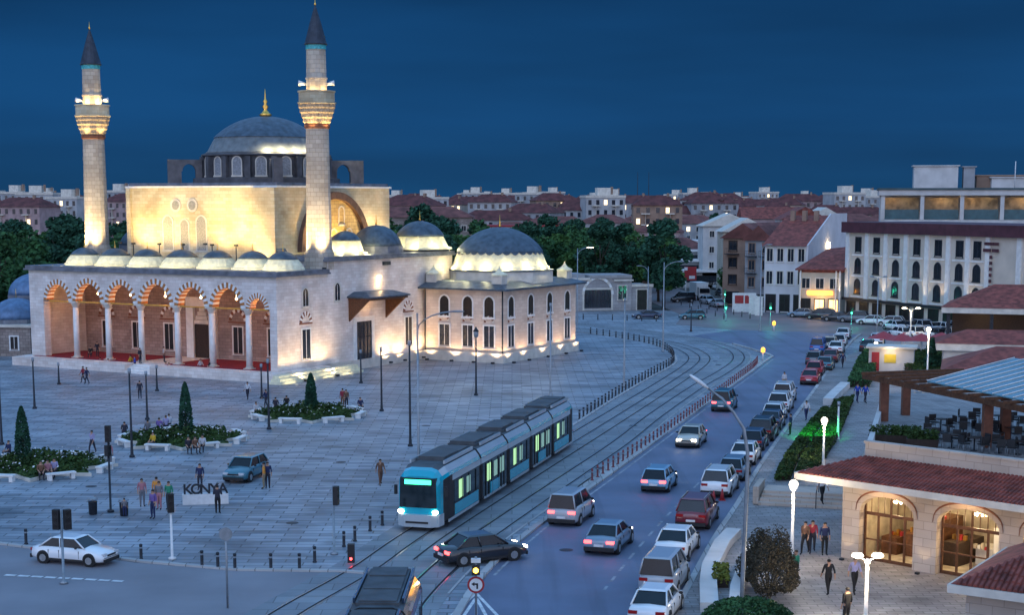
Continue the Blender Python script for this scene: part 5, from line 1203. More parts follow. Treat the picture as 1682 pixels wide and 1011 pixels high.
def grove(x0, x1, d0, d1, n, where, g, smin=.85, smax=1.15):
    pl = []
    while len(pl) < n:
        d = rt.uniform(d0, d1); px = rt.uniform(x0, x1); x = (px - PCX) / FPX * d
        if all(hypot(x - a, d - b) > 5.0 for a, b, _ in pl): pl.append((x, d, px))
    pl.sort(key=lambda q: q[1])
    marks = [(-60, 'at the left frame edge'), (40, 'left of the left minaret'), (125, 'behind the left minaret'), (172, 'right of the left minaret'), (640, 'next to the prayer hall'), (700, 'over the side dome'), (745, 'left of the library dome'), (850, 'right of the library dome'), (905, 'over the corner turret'), (950, 'near the lit curved lamp'), (1000, 'over the gatehouse window'), (1045, 'over the gatehouse door'), (1085, 'by the tall lone tree'), (1170, 'over the brown house'), (1235, 'over the white corner house'), (1300, 'by the blank gable wall'), (1360, 'by the hotel roof'), (1500, '')]
    cnt = CNT
    for i, (x, d, px) in enumerate(pl):
        k = rt.choices((0, 1, 2, 3), (4, 3, 3, 1))[0]
        mk = [m_ for j, m_ in enumerate(marks[:-1]) if m_[0] <= px < marks[j + 1][0]]
        mk = mk[0][1] if mk else marks[0][1]; cnt[mk] = cnt.get(mk, 0) + 1
        rowname = ['front', 'second', 'third', 'fourth', 'fifth', 'sixth', 'seventh', 'eighth', 'ninth', 'tenth', 'eleventh', 'twelfth', 'thirteenth', 'fourteenth', 'fifteenth', 'sixteenth', 'seventeenth', 'eighteenth', 'nineteenth', 'rearmost'][min(cnt[mk], 20) - 1]
        TR[k]((x, d, -.05), rt.uniform(0, 6), '%s %s, %s from the front' % (kinds[k], mk, rowname) if rowname != 'front' else '%s %s, the front one there' % (kinds[k], mk), g, rt.uniform(smin, smax))
grove(-60, 235, 225, 340, 38, 'in the park belt left of the prayer hall', 'trees of the park behind the mosque')
grove(640, 790, 270, 345, 18, 'between the prayer hall and the library dome', 'trees behind the side domes', .95, 1.25)
grove(850, 1100, 282, 400, 48, 'in the dark grove behind the stone gatehouse', 'trees of the grove behind the gatehouse', .8, 1.08)
grove(655, 1100, 350, 520, 34, 'further back before the far apartment blocks', 'trees before the far blocks', .85, 1.2)
grove(1170, 1300, 420, 560, 10, 'beyond the row of tiled houses', 'trees beyond the tiled houses', .9, 1.3)
grove(1300, 1440, 330, 520, 8, 'behind the white gabled houses', 'trees behind the gabled houses', .9, 1.2)
TR[2]((*at(1090, 508), 0), .4, 'tallest tree, standing alone against the end of the gatehouse', None, 1.08)
TR[1]((*at(968, 490), 0), 1.4, 'bright green tree under the lit lamp just behind the library', None, .95)
TR[0]((*at(1207, 500), 0), 2.4, 'dark street tree in front of the brown house', None, (.62, .62, .72))
TR[3]((*at(1530, 620), 0), 2.9, 'small conical tree beside the pergola roof', None, .35)
# ---- shrub and hedges on the right
def hedge(poly, h, label, mat, seed, dens=70, sz=.11, hump=0):
    xs = [p[0] for p in poly]; ys = [p[1] for p in poly]; cx, cy = sum(xs) / len(xs), sum(ys) / len(ys)
    r = thing('hedge', label, 'hedge', (cx, cy, .14)); pl = [(a - cx, b - cy) for a, b in poly]
    def inside(x, y):
        c = False; j = len(pl) - 1
        for i in range(len(pl)):
            if (pl[i][1] > y) != (pl[j][1] > y) and x < (pl[j][0] - pl[i][0]) * (y - pl[i][1]) / (pl[j][1] - pl[i][1]) + pl[i][0]: c = not c
            j = i
        return c
    ar = abs(sum(pl[i][0] * pl[(i + 1) % len(pl)][1] - pl[(i + 1) % len(pl)][0] * pl[i][1] for i in range(len(pl)))) / 2
    x0, x1, y0, y1 = min(a for a, b in pl), max(a for a, b in pl), min(b for a, b in pl), max(b for a, b in pl)
    def fn(rnd):
        while 1:
            x, y = rnd.uniform(x0, x1), rnd.uniform(y0, y1)
            if inside(x, y): return (x, y, h * (rnd.random() ** .5) * (1 + .12 * sin(x * 2.1) * cos(y * 1.7)))
    m = MB(); m.prism([(a * .97, b * .97) for a, b in pl], 0, h * .8); m.build('core', M_wooddk, r)
    leafcloud(fn, int(ar * dens), sz, seed).build('foliage', mat, r); return r
hedge([at(1272, 795), at(1290, 757), at(1330, 702), at(1352, 678), at(1362, 680), at(1342, 712), at(1312, 758), at(1297, 795)], .45, 'long low hedge strip along the footway', M_hedge, 21, 260)
hedge([at(1303, 795), at(1318, 760), at(1350, 712), at(1370, 668), at(1403, 660), at(1378, 722), at(1345, 776), at(1325, 790)], .55, 'wide hedge bed with a green lit patch behind the shop roof', M_hedge, 22, 230)
hedge([at(1392, 640), at(1410, 600), at(1428, 578), at(1448, 578), at(1440, 610), at(1428, 640)], .9, 'dark hedge block at the upper promenade', M_leafA, 23, 200)
hedge([at(1555, 628), at(1510, 628), at(1480, 612), at(1500, 590), at(1560, 588), at(1575, 606)], 1.0, 'hedge bed with reddish flowers behind the pergola', M_hedge, 24, 160)
hedge([at(1170, 972), at(1172, 945), at(1195, 945), at(1197, 972)], .5, 'small square planter hedge at the corner of the stone wall', P('yellow_green_leaves', (.14, .15, .02), .8, .4, 2), 25, 400)
light('SPOT', (*[a + b for a, b in zip(at(1340, 735), (0, -1.0))], 3.6), 2600, (.02, 1, .22), None, .1, (*at(1342, 726), .8), 50)
p = at(1262, 985)
r = thing('shrub', 'large dark rounded shrub with brownish twigs in front of the shop', 'shrub', (p[0], p[1], .14))
m = MB()
for k in range(7): a = k * .9; m.tube([(0, 0, 0), (.4 * cos(a), .4 * sin(a), 1.0), (1.0 * cos(a), 1.1 * sin(a), 2.0)], .05, 5, .02)
m.build('stem', M_bark, r)
def fs_(rnd):
    a = rnd.uniform(0, 2 * pi); u_ = rnd.uniform(-.5, 1); k = sqrt(1 - u_ * u_); q = rnd.uniform(.75, 1.03) * (1 + .1 * sin(5 * a) + .08 * cos(7 * u_)); return (1.25 * q * k * cos(a), 2.6 * q * k * sin(a), 1.2 + 1.5 * q * u_ * (1 + .25 * sin(3 * a + 1)))
leafcloud(fs_, 14000, .055, 31).build('crown', M_leafD, r)
p = at(1228, 1070); r = thing('shrub', 'dark leafy bush at the bottom edge beside the stone wall', 'shrub', (p[0], p[1], .14))
m = MB(); m.tube([(0, 0, 0), (.1, 0, 1.4)], .05, 5, .02); m.build('stem', M_bark, r)
def fs2(rnd):
    a = rnd.uniform(0, 2 * pi); u_ = rnd.uniform(-.6, 1); k = sqrt(1 - u_ * u_); q = rnd.uniform(.75, 1.03); return (1.9 * q * k * cos(a), 1.9 * q * k * sin(a), 1.0 + 1.0 * q * u_)
leafcloud(fs2, 9000, .075, 32).build('crown', M_leafA, r)
# ================================================================ BUILDINGS
# low stone building with blue domes left of the mosque
r = thing('madrasa', 'low rubble stone building with blue grey domes left of the mosque', 'building', (-58.0, 184, 0), radians(-8))
m = MB(); m.box(-26, 0, 0, 2, 12, 3.4); m.build('wall', M_stone_grey, r)
m = MB(); m.box(-26.3, -.3, 3.4, 2.3, 12.3, 3.7); m.build('cornice', M_trim, r)
for i, (x, y, z, R) in enumerate(((-1.2, 3.5, 3.7, 3.0), (-7.2, 3.5, 3.7, 3.0), (-13.4, 3.5, 3.7, 3.0), (-1.5, 9.5, 6.2, 3.2))):
    m = MB(); m.lathe([(R + .3, 3.7), (R + .25, z + .5)], 8, (x, y), False); o = m.build('dome', M_lead2, r)
    m = MB(); m.lathe([(R * cos(a * pi / 20), z + .5 + R * .8 * sin(a * pi / 20)) for a in range(10)] + [(.04, z + .5 + R * .8)], 28, (x, y)); m.build('lead_cap', P('blue_grey_lead', (.11, .19, .32), .5, .3, 1.4, metal=.2) if 'blue_grey_lead' not in bpy.data.materials else bpy.data.materials['blue_grey_lead'], o)
    m = MB(); m.lathe([(.06, z + R * .8 + .4), (.02, z + R * .8 + 1.6)], 6, (x, y)); m.build('finial', M_gold, o)
W = Wall((-26, 0), (2, 0))
for a in (14, 18, 22, 26): win(r, W, a, .9, 2.3, .9, M_dark, M_white)
for i in range(3):
    m = MB(); m.box(-8.2 - i * 3.6, 1.0, 3.7, -7.5 - i * 3.6, 1.7, 5.8); m.lathe([(.5, 5.8), (.1, 6.4)], 8, (-7.85 - i * 3.6, 1.35)); m.build('chimney', M_trim, r)
# gatehouse
a, b = at(947, 512), at(1076, 505)
r = thing('gatehouse', 'pale stone gatehouse with a wide arched window beyond the tram curve', 'building', (a[0], a[1], 0), atan2(b[1] - a[1], b[0] - a[0]) * .35)
m = MB(); m.box(-3, 0, 0, 9.4, 7, 5.4); m.box(2.2, -.25, 5.4, 9.4, 7, 5.9); m.box(9.4, .3, 0, 13.0, 7, 4.2); m.build('wall', bricks('gate_stone', (.40, .38, .38), (.33, .31, .31), (.24, .22, .22), 1.1, .5, .02, dirt=.2), r)
m = MB(); m.box(-3.2, -.3, 5.1, 2.2, .0, 5.5); m.box(6.3, -.4, 4.9, 9.6, .0, 5.15); m.box(9.4, .05, 3.9, 13.2, .3, 4.35); m.build('cornice', M_trim, r)
W = Wall((0, 0), (13, 0))
win(r, W, 3.6, .5, 3.5, 4.6, M_winglass, M_trim, bars=False, fw=.3)
m = MB(); m.T = W.T
for k in range(7): m.box(1.5 + k * .65, -.06, .5, 1.58 + k * .65, -.02, 3.5)
m.build('mullion', M_iron, r)
vouss(r, W, 3.6, 2.3, 2.75, .4, 7, M_trim, M_white, name='arch_surround', proud=.12)
win(r, W, 7.8, 1.9, 4.1, 1.4, M_winglass, M_trim)
W2 = Wall((9.4, .3), (13, .3)); win(r, W2, 1.9, .1, 3.4, 1.7, M_dark, M_trim, bars=False)
m = MB(); m.box(-1.8, .5, 5.4, 1.5, 6, 6.1); m.build('roof_block', M_gplast, r)
# ---- generic house
def house(nm, label, p, rz, w_, d_, h, wallm, roofm, floors, cols, roof='gable', rh=2.4, winw=1.0, lit=(), balcony=(), cat='house', ground=None, sidew=0, arch=False, over=.5, zb=0, fr=None, winh=1.5, alongx=True):
    r = thing(nm, label, cat, (p[0], p[1], zb), rz)
    m = MB(); m.box(0, 0, 0, w_, d_, h); m.build('wall', wallm, r)
    W = Wall((0, 0), (w_, 0)); fh = h / floors
    for f in range(floors):
        for c in range(cols):
            a = w_ * (c + .5) / cols; z0 = f * fh + fh * .30
            if f == 0 and ground: continue
            win(r, W, a, z0, z0 + winh, winw, M_litwin if (f, c) in lit else M_winglass, fr or M_trim, arch=arch, bars=not arch)
            if (f, c) in balcony:
                q = MB(); q.box(a - winw * .9, -1.1, z0 - .7, a + winw * .9, 0, z0 - .58)
                q.tube([(a - winw * .85, -1.05, z0 + .3), (a + winw * .85, -1.05, z0 + .3)], .03, 5)
                for k in range(7): xx = a - winw * .85 + k * winw * 1.7 / 6; q.tube([(xx, -1.05, z0 - .6), (xx, -1.05, z0 + .3)], .018, 4)
                q.build('balcony', M_iron, r)
    if ground:
        for c in range(ground):
            a = w_ * (c + .5) / ground; win(r, W, a, .3, fh * .8, w_ / ground * .62, M_litwin if (0, c) in lit else M_dark, M_iron, bars=True)
    if sidew:
        for Ws in (Wall((0, d_), (0, 0)),):
            for f in range(floors):
                for c in range(sidew): win(r, Ws, d_ * (c + .5) / sidew, f * fh + fh * .3, f * fh + fh * .3 + winh, winw, M_winglass, fr or M_trim, arch=arch, bars=not arch)
    m = MB()
    if roof in ('gable', 'shed'): (gable(m, -over, -over, w_ + over, d_ + over, h + .003, h + rh, alongx) if roof == 'gable' else m.add([(-.4, -.5, h - .1), (w_, -.5, h - .1), (w_, 12, h + 4.7), (-.4, 12, h + 4.7), (-.4, d_, h - .1), (w_, d_, h - .1)], [(0, 1, 2, 3), (3, 2, 5, 4), (0, 3, 4)]))
    elif roof == 'hip': hip(m, -over, -over, w_ + over, d_ + over, h + .003, h + rh, min(w_, d_) * .45)
    else: m.box(-.15, -.15, h, w_ + .15, d_ + .15, h + .45)
    m.build('roof', roofm, r); return r
# row of houses along the far street (front faces turned to the junction)
a, b = at(1187, 512), at(1310, 525)
HRZ = radians(-28)
def along_row(px, py): return at(px, py)
o = house('town_house', 'brown three storey house with balconies at the mouth of the far street', at(1186, 502), HRZ, 7.2, 22, 11.6, M_bplast, M_tile2, 4, 2, balcony=((3, 0), (2, 1)), ground=2, roof='gable', rh=2.6, alongx=False, fr=M_wooddk, winw=1.3)
o = house('town_house', 'grey brown house with dark balconies beside the white corner house', at(1222, 507), HRZ, 4.8, 20, 11.4, M_gplast, M_tile2, 4, 2, balcony=((2, 0), (3, 0), (3, 1)), ground=1, roof='gable', rh=2.5, alongx=False, fr=M_bplast)
o = house('town_house', 'white corner house with tall dark windows and a blank gable wall with a lamp', at(1254, 514), HRZ, 7.0, 21, 10.9, P('white_house_plaster', (.62, .60, .62), .85, .12, .4), M_tile, 3, 4, ground=3, roof='shed', rh=3.2, winw=.95, winh=2.0, alongx=True, over=.35)
bl = MB(); bl.box(7.36, 9.5, 10.2, 7.5, 11.0, 11.2); bl.build('wall_light', M_ltwarm, o); light('POINT', (7.9, 10.2, 10.6), 55, (1, .8, .45), o, .15)
m = MB(); m.add([(7.02, -.1, 0.2), (7.02, 21.1, 0.2), (7.02, 21.1, 15.9), (7.02, 12, 15.9), (7.02, -.1, 11.0), (7.25, -.1, 0.2), (7.25, 21.1, 0.2), (7.25, 21.1, 15.9), (7.25, 12, 15.9), (7.25, -.1, 11.0)], [(4,3,2,1,0),(5,6,7,8,9),(0,5,9,4),(4,9,8,3),(3,8,7,2),(1,2,7,6)]); m.build('party_wall', bpy.data.materials['white_house_plaster'], o)
for i in range(3):
    m = MB(); m.box(1.0 + i * 2.0, 9.6, 14.0, 1.7 + i * 2.0, 10.4, 16.4); m.build('chimney', M_bplast, o)
o = house('restaurant', 'cream two storey restaurant with a lit orange sign and a tiled lean-to roof', at(1311, 521), radians(-26), 6.6, 11, 7.0, M_cream, M_tile, 2, 3, ground=3, lit=((0, 1), (0, 2)), roof='none', winw=1.2, over=.2)
m = MB(); m.add([(-.5, -.6, 7.46), (7.3, -.6, 7.46), (7.3, 9.0, 11.0), (2.0, 9.0, 10.4)], [(0, 1, 2, 3)]); m.add([(-.5, -.6, 7.5), (2.0, 9, 10.4), (2.0, 9, 7.5)], [(0, 1, 2)]); m.add([(-.5, -.6, 7.5), (-.5, -.6, 7.3), (7.3, -.6, 7.3), (7.3, -.6, 7.5)], [(0, 1, 2, 3)]); m.build('tiled_roof', M_tile, o)
m = MB(); m.box(1.4, -.4, 3.55, 5.4, -.1, 4.15); m.build('sign', E_('orange_sign', (1, .42, .05), 2.6), o)
light('POINT', (3.4, -1.6, 3.3), 120, (1, .62, .25), o, .2)
for x in (.3, 5.9, 6.5): m = MB(); m.box(x - .1, -.35, 0, x + .1, -.15, 7.3); m.build('post', M_white, o)
# hotel
hp = at(1387, 523); HA = atan2(-37.5, 15.0)
HOT = house('hotel', 'long pale hotel with three rows of arched windows and a maroon roof band', hp, HA, 41, 14, 13.2, P('hotel_stucco', (.60, .53, .45), .8, .1, .4), M_maroon, 4, 0, roof='none', ground=12, arch=True, winw=1.15, winh=2.0, cat='hotel', fr=M_white)
HW = Wall((0, 0), (41, 0))
def hotel_a(px):
    lo, hi_ = 0, 41
    for _ in range(40):
        a_ = (lo + hi_) / 2; X_, D_ = hp[0] + cos(HA) * a_, hp[1] + sin(HA) * a_
        q_ = PCX + FPX * X_ / (D_ * cos(PIT) - (8 - CAMH) * sin(PIT))
        lo, hi_ = (a_, hi_) if q_ < px else (lo, a_)
    return a_
hcols = [hotel_a(p_) for p_ in (1409, 1439, 1471, 1505, 1540, 1575, 1604)]
for a_ in hcols:
    for f_ in range(3): win(HOT, HW, a_, 4.0 + f_ * 3.15, 6.15 + f_ * 3.15, 1.4, M_winglass, M_iron, arch=(f_ < 2), bars=True, fw=.12)
    for f_ in range(3): q_ = MB(); q_.box(a_ - 1.5, -.14, 3.4 + f_ * 3.15 , a_ + 1.5, 0, 3.62 + f_ * 3.15); q_.build('string_course', M_white, HOT)
m = MB(); m.box(-.5, -.7, 13.2, 41.5, 14.5, 14.8); m.build('roof_band', M_maroon, HOT)
for c, x in enumerate([.5] + [(hcols[q_] + hcols[q_ + 1]) / 2 for q_ in range(6)] + [hcols[-1] + 2.3, 40]):
    m = MB(); m.box(max(x - .45, 0.01), -.22, 3.3, min(x + .45, 40.99), 0, 13.2); m.build('pilaster', M_white, HOT)
m = MB(); m.box(-.2, -.5, 2.9, 41.2, 0, 3.3); m.build('canopy', M_iron, HOT)
SG = [c for c in HOT.children]
m = MB(); xx = 34.6
for i in range(6): m.box(xx - 1.4 + i * .5, -.4, 12.1, xx - 1.05 + i * .5, -.28, 12.5)
m.box(xx - 1.6, -.4, 11.2, xx - .1, -.28, 11.65); m.box(xx + .2, -.4, 11.2, xx + 1.5, -.28, 11.65)
for i in range(7): m.box(xx - .2, -.4, 10.3 - i * .8, xx + .25, -.28, 10.75 - i * .8)
m.build('sign_lettering', M_maroon, HOT)
for x in (0.6, 10.3, 20.5, 30.8, 24): light('SPOT', (x, -1.6, 3.5), 190, (1, .72, .42), HOT, .1, (x, 0, 9), 75)
light('SPOT', (-.9, -1.3, 5), 260, (1, .62, .3), HOT, .1, (1.2, 0, 11), 80)
o = house('hotel_annex', 'plain pale building joining the right end of the hotel', (hp[0] + cos(HA) * 41.3, hp[1] + sin(HA) * 41.3), HA, 14, 14, 14.2, M_plaster, M_trim, 4, 4, roof='none', winw=1.1, arch=True, cat='hotel annex')
# glass fronted building behind the hotel
p = (73, 295); o = thing('office_building', 'white framed building with warm lit top floor windows behind the hotel', 'office building', (68.5, 297, 0), radians(-12))
m = MB(); m.box(0, 0, 0, 44, 16, 14.5); m.box(-.4, -.4, 19.0, 44.4, 16.4, 20.0); m.box(0, 5, 14.5, 44, 16, 19); m.build('wall', M_plaster, o)
for i in range(7): m = MB(); m.box(i * 7.1 - .35 + .4, -.1, 14.5, i * 7.1 + .75, .6, 19.0); m.build('pillar', M_plaster, o)
for i in range(6):
    m = MB(); m.box(i * 7.1 + .8, 1.0, 14.6, i * 7.1 + 7.0, 1.1, 16.4); m.build('parapet_glass', P('greenish_glass', (.05, .12, .14), .15, .2, 1) if 'greenish_glass' not in bpy.data.materials else bpy.data.materials['greenish_glass'], o)
    m = MB(); m.box(i * 7.1 + .8, 3.2, 16.2, i * 7.1 + 7.0, 3.3, 18.6); m.build('window', [P('lit_room', (.28, .22, .14), .6, .5, .8)][0] if 'lit_room' not in bpy.data.materials else bpy.data.materials['lit_room'], o)
    light('POINT', (i * 7.1 + 2 + (i * 1.7) % 3, 1.8, 18.2), 40, (1, .62, .3), o, .1); light('POINT', (i * 7.1 + 5, 2.0, 18.2), 12, (1, .75, .4), o, .1)
m = MB(); m.box(-.6, -.7, 20.0, 44.6, 16.6, 20.35); m.build('roof_slab', P('green_grey_roof', (.05, .09, .10), .6, .3, .5), o)
for i, (x0, x1, y0, y1, z1, mt) in enumerate([(6, 14, 5, 11, 24.4, M_plaster), (15, 17, 5, 9, 24.2, M_gplast), (17.5, 32, 7, 13, 22.6, M_bplast), (20, 26, 4, 7, 22.2, M_plaster), (27, 34, 4, 6.5, 21.9, M_plaster)]):
    m = MB(); m.box(x0, y0, 20.35, x1, y1, z1); m.box(x0 - .3, y0 - .3, z1, x1 + .3, y1 + .3, z1 + .2); m.build('roof_block', mt, o)
for x in (24, 37.5): m = MB(); m.cyl((x, 3), .09, 20.3, 25.2 if x < 30 else 24.5, 6); m.build('mast', M_whp, o)
m = MB(); m.lathe([(.9, 22), (.7, 23.2), (.1, 24)], 12, (41.5, 3)); m.build('tank', M_whp, o)
# pitched roofs and gables just behind the house row
for i, (px, D, w_, h, col_, lab) in enumerate([(1196, 330, 11, 12.8, M_plaster, 'white gabled house behind the brown house'), (1318, 322, 9, 14.2, M_plaster, 'small white gabled house behind the blank gable wall'), (1262, 360, 12, 14.0, M_pink, 'reddish roofed house behind the tiled row'), (1352, 345, 8, 14.0, M_plaster, 'second white gabled house nearest the hotel roof'), (1225, 300, 9, 12.2, M_cream, 'low cream house behind the grey brown house')]):
    x = (px - PCX) / FPX * D; house('town_house', lab, (x - w_ / 2, D), 0, w_, 9, h, col_, M_tile if i in (1, 2) else M_trim, 4, 3, roof='gable', rh=2.6, alongx=(i == 2), winh=1.2, winw=.9)
# white pavilion-like market building down the far street
r = thing('market_hall', 'low white market building at the far end of the street', 'market', ((1140 - PCX) / FPX * 330 - 8, 330, 0))
for k in range(4):
    m = MB(); m.box(-1 + k * .6, k * 7, 0, 17 - k, 5 + k * 7, 3.2 + k * 1.9); m.build('hall_block', M_plaster, r)
    m = MB(); m.box(-1.6 + k * .6, -1 + k * 7, 3.3 + k * 1.9, 17.6 - k, 5.4 + k * 7, 3.75 + k * 1.9); m.build('awning', M_white, r)
    m = MB(); m.box(0 + k * .6, -.08 + k * 7, 1.2 + k * 1.9, 16 - k, -.01 + k * 7, 2.6 + k * 1.9); m.build('shop_window', M_winglass, r)
r = thing('billboard', 'small red and white billboard on a post at the far street', 'billboard', (*at(1126, 487), 0)); m = MB(); m.cyl((0, 0), .12, 0, 3.5); m.build('post', M_whp, r); m = MB(); m.box(-.3, -.15, 3.0, 2.0, .1, 5.6); m.build('panel', M_redp, r); m = MB(); m.box(-.3, -.19, 4.9, .3, -.15, 5.5); m.box(.6, -.19, 3.3, 1.7, -.15, 3.9); m.build('lettering', M_whp, r)
# ---- distant city
APM = [P('city_white_plaster', (.40, .40, .41), .85, .2, .3), M_pink, P('city_cream_plaster', (.37, .33, .28), .85, .2, .3), M_gplast, M_bplast]  # darker city versions of the white and cream plaster
APN = ['white', 'pinkish', 'cream', 'grey', 'tan']
M_citylit = E_('city_lit_window', (1, .74, .4), 1.6)
def apt(k, w_, fl, ncol, roofk):
    def f():
        r = thing('apartment_block', 'x', 'apartment block'); h = fl * 2.9
        m = MB(); m.box(-w_ / 2, 0, 0, w_ / 2, 12, h); m.build('wall', APM[k], r)
        gl = MB(); gl.box(-.65, -.06, -.7, .65, .02, .7)
        base = None
        for f_ in range(max(0, fl - 4), fl):
            for c in range(ncol):
                if base is None: base = gl.build('window', M_winglass, r); o = base
                else: o = base.copy(); col.objects.link(o); o.parent = r
                o.location = (-w_ / 2 + w_ * (c + .5) / ncol, 0, f_ * 2.9 + 1.6)
                if (f_ * 7 + c * 3 + k * 5) % 8 == 0: o.data = o.data.copy(); o.data.materials[0] = M_citylit
        m = MB()
        if roofk: hip(m, -w_ / 2 - .6, -.6, w_ / 2 + .6, 12.6, h + .003, h + 2.6, 5.5)
        else: m.box(-w_ / 2 - .2, -.2, h, w_ / 2 + .2, 12.2, h + .7); m.box(-w_ / 6, 3, h + .7, w_ / 6, 8, h + 2.9)
        m.build('roof', M_croof if roofk else M_trim, r)
        for sx in (-1, 1):
            m = MB(); m.box(sx * w_ * .25 - 1.6, -1.1, h - 8.2, sx * w_ * .25 + 1.6, 0, h - 7.9); m.box(sx * w_ * .25 - 1.6, -1.1, h - 5.3, sx * w_ * .25 + 1.6, 0, h - 5.0); m.box(sx * w_ * .25 - 1.6, -1.1, h - 2.4, sx * w_ * .25 + 1.6, 0, h - 2.1); m.box(sx * w_ * .25 - .04, -1.0, h - 7.9, sx * w_ * .25 + .04, 0, h - 2.4); m.build('balcony', M_trim, r)
        m = MB(); m.box(w_ * .2, 5, h + 1.0, w_ * .2 + .9, 6, h + 3.2); m.build('chimney', M_bplast, r)
        return r
    return f
AP = [(Stamp(apt(0, 20, 6, 6, 1)), 0, 1), (Stamp(apt(1, 24, 6, 7, 1)), 1, 1), (Stamp(apt(2, 17, 6, 5, 2)), 2, 2), (Stamp(apt(3, 22, 6, 6, 1)), 3, 1), (Stamp(apt(0, 16, 7, 5, 0)), 0, 0), (Stamp(apt(4, 18, 6, 5, 2)), 4, 2), (Stamp(apt(3, 15, 7, 4, 0)), 3, 0), (Stamp(apt(1, 18, 5, 5, 1)), 1, 1), (Stamp(apt(0, 26, 5, 7, 1)), 0, 1)]
RN = ['flat roof', 'red roof', 'faded roof']
rc = random.Random(42)
zones = [(-30, 10, 'at the far left edge of the skyline'), (10, 70, 'left of the left minaret on the skyline'), (70, 130, 'just left of the left minaret'), (170, 215, 'between left minaret and prayer hall'),
    (640, 700, 'right after the prayer hall wall'), (700, 770, 'above the trees left of the library dome'), (770, 840, 'straight above the library dome'), (840, 900, 'above the right shoulder of the library dome'), (900, 970, 'above the lit green tree'), (970, 1040, 'above the gatehouse'),
    (1040, 1110, 'behind the tallest tree'), (1110, 1180, 'over the far street'), (1180, 1250, 'over the brown house'), (1250, 1330, 'over the white corner house'), (1330, 1400, 'over the restaurant'), (1400, 1475, 'behind the left part of the hotel'), (1600, 1700, 'behind the roof of the lit top floor')]
dist = [(400, 480, 'nearer '), (500, 640, ''), (680, 900, 'distant '), (950, 1300, 'farthest ')]
for zi, (x0, x1, zn) in enumerate(zones):
    used = set()
    for di, (d0, d1, dn) in enumerate(dist):
        if di == 0 and (zi in (3, 0, 5, 11, 12, 13) or zi >= 15): continue
        n = (1, 3, 4, 4)[di]
        if zi == 16 and di < 2: continue
        for q in range(n):
            k = rc.randrange(len(AP))
            for _t in range(30):
                if (di, k) not in used: break
                k = rc.randrange(len(AP))
            used.add((di, k)); d = rc.uniform(d0, d1); px = x0 + (x1 - x0) * (q + rc.uniform(.25, .75)) / n
            zb = -2.2 if di == 0 else (-1.0 if di == 1 else 0)
            sz = ['six storey', 'wide six storey', 'compact six storey', 'long six storey', 'narrow seven storey', 'plain six storey', 'slim seven storey', 'five storey', 'long five storey'][k]
            AP[k][0](((px - PCX) / FPX * d, d, zb + rc.uniform(-1.2, 2.0)), rc.uniform(-.5, .35), (dn + APN[AP[k][1]] + ' ' + sz + ' block, ' + RN[AP[k][2]] + ', ' + zn).strip(), 'apartment blocks of the far city', scale=(.72, .8, 1))
# white-and-glass modern building and red roofed long building among the far blocks
for i, (px, D, w_, h, wm, rm, lab) in enumerate([(800, 400, 36, 11.5, M_plaster, M_redp, 'modern white building with tall glass bays and a red fascia before the far blocks'), (1010, 345, 42, 7.4, M_bplast, M_tile2, 'low long building with faded tile roof among the trees'), (925, 350, 12, 6.5, M_bplast, M_tile2, 'small tile roofed building among the dark trees'), (690, 390, 26, 14, M_stone_grey, M_tile2, 'large stone building with hipped roof behind the side domes')]):
    x = (px - PCX) / FPX * D
    house('building', lab, (x - w_ / 2, D), 0, w_, 12, h, wm, rm, 3 if i != 1 else 2, 9 if i == 0 else 6, roof='hip' if i else 'none', rh=2.6, winw=1.8 if i == 0 else 1.1, winh=2.0 if i == 0 else 1.2, cat='building')
for px in (1045, 1063): 
    x = (px - PCX) / FPX * 900; m = MB(); m.tube([(0, 0, 0), (0, 0, 34)], .5, 6, .12); o = m.build('radio_mast', M_iron, None, (x, 900, 0)); tag(o, 'thin radio mast on the horizon, %s one' % ('left' if px == 1045 else 'right'), 'mast')
# ================================================================ SHOPS, TERRACE AND PERGOLA ON THE RIGHT
def tiledroof(name, x0, x1, run, z0, z1, mat, parent, hipL=0.0, hipR=0.0, pitch=.30):
    # sloping tiled face: eave along x at y=0,z0 up to y=run,z1, real ribs
    m = MB(); sl = (z1 - z0) / run
    m.add([(x0, 0, z0), (x1, 0, z0), (x1 - hipR, run, z1), (x0 + hipL, run, z1)], [(0, 1, 2, 3)])
    x = x0 + .1
    while x < x1 - .05:
        ye = 0.0; yt = run
        if hipL and x < x0 + hipL: yt = run * (x - x0) / hipL
        if hipR and x > x1 - hipR: yt = min(yt, run * (x1 - x) / hipR)
        if yt > .15:
            k = max(1, int(yt / .42))
            for j in range(k):
                ya, yb = yt * j / k, yt * (j + 1) / k
                za, zb_ = z0 + sl * ya, z0 + sl * yb
                m.add([(x - .09, ya - .03, za + .005), (x + .09, ya - .03, za + .005), (x + .05, ya - .03, za + .11), (x - .05, ya - .03, za + .11), (x - .09, yb, zb_ + .0), (x + .09, yb, zb_ + .0), (x + .05, yb, zb_ + .07), (x - .05, yb, zb_ + .07)], [(0,1,2,3),(3,2,6,7),(1,5,6,2),(0,3,7,4)])
        x += pitch
    return m.build(name, mat, parent)
sp0 = (16.7, 78.2); SA = radians(-45)
SH = thing('shop_building', 'pale stone shop with arched glazed doors, red tiled eaves and a roof terrace', 'shop', (sp0[0], sp0[1], .14), SA)
M_shop = bricks('shop_sandstone', (.52, .44, .38), (.44, .36, .3), (.33, .27, .23), .9, .42, .015, dirt=.18)
piers = [(-.1, .75), (4.1, 5.05), (8.6, 9.5), (13.0, 13.9)]
m = MB()
for a, b in piers: m.box(a, 0, 0, b, .6, 2.75); 
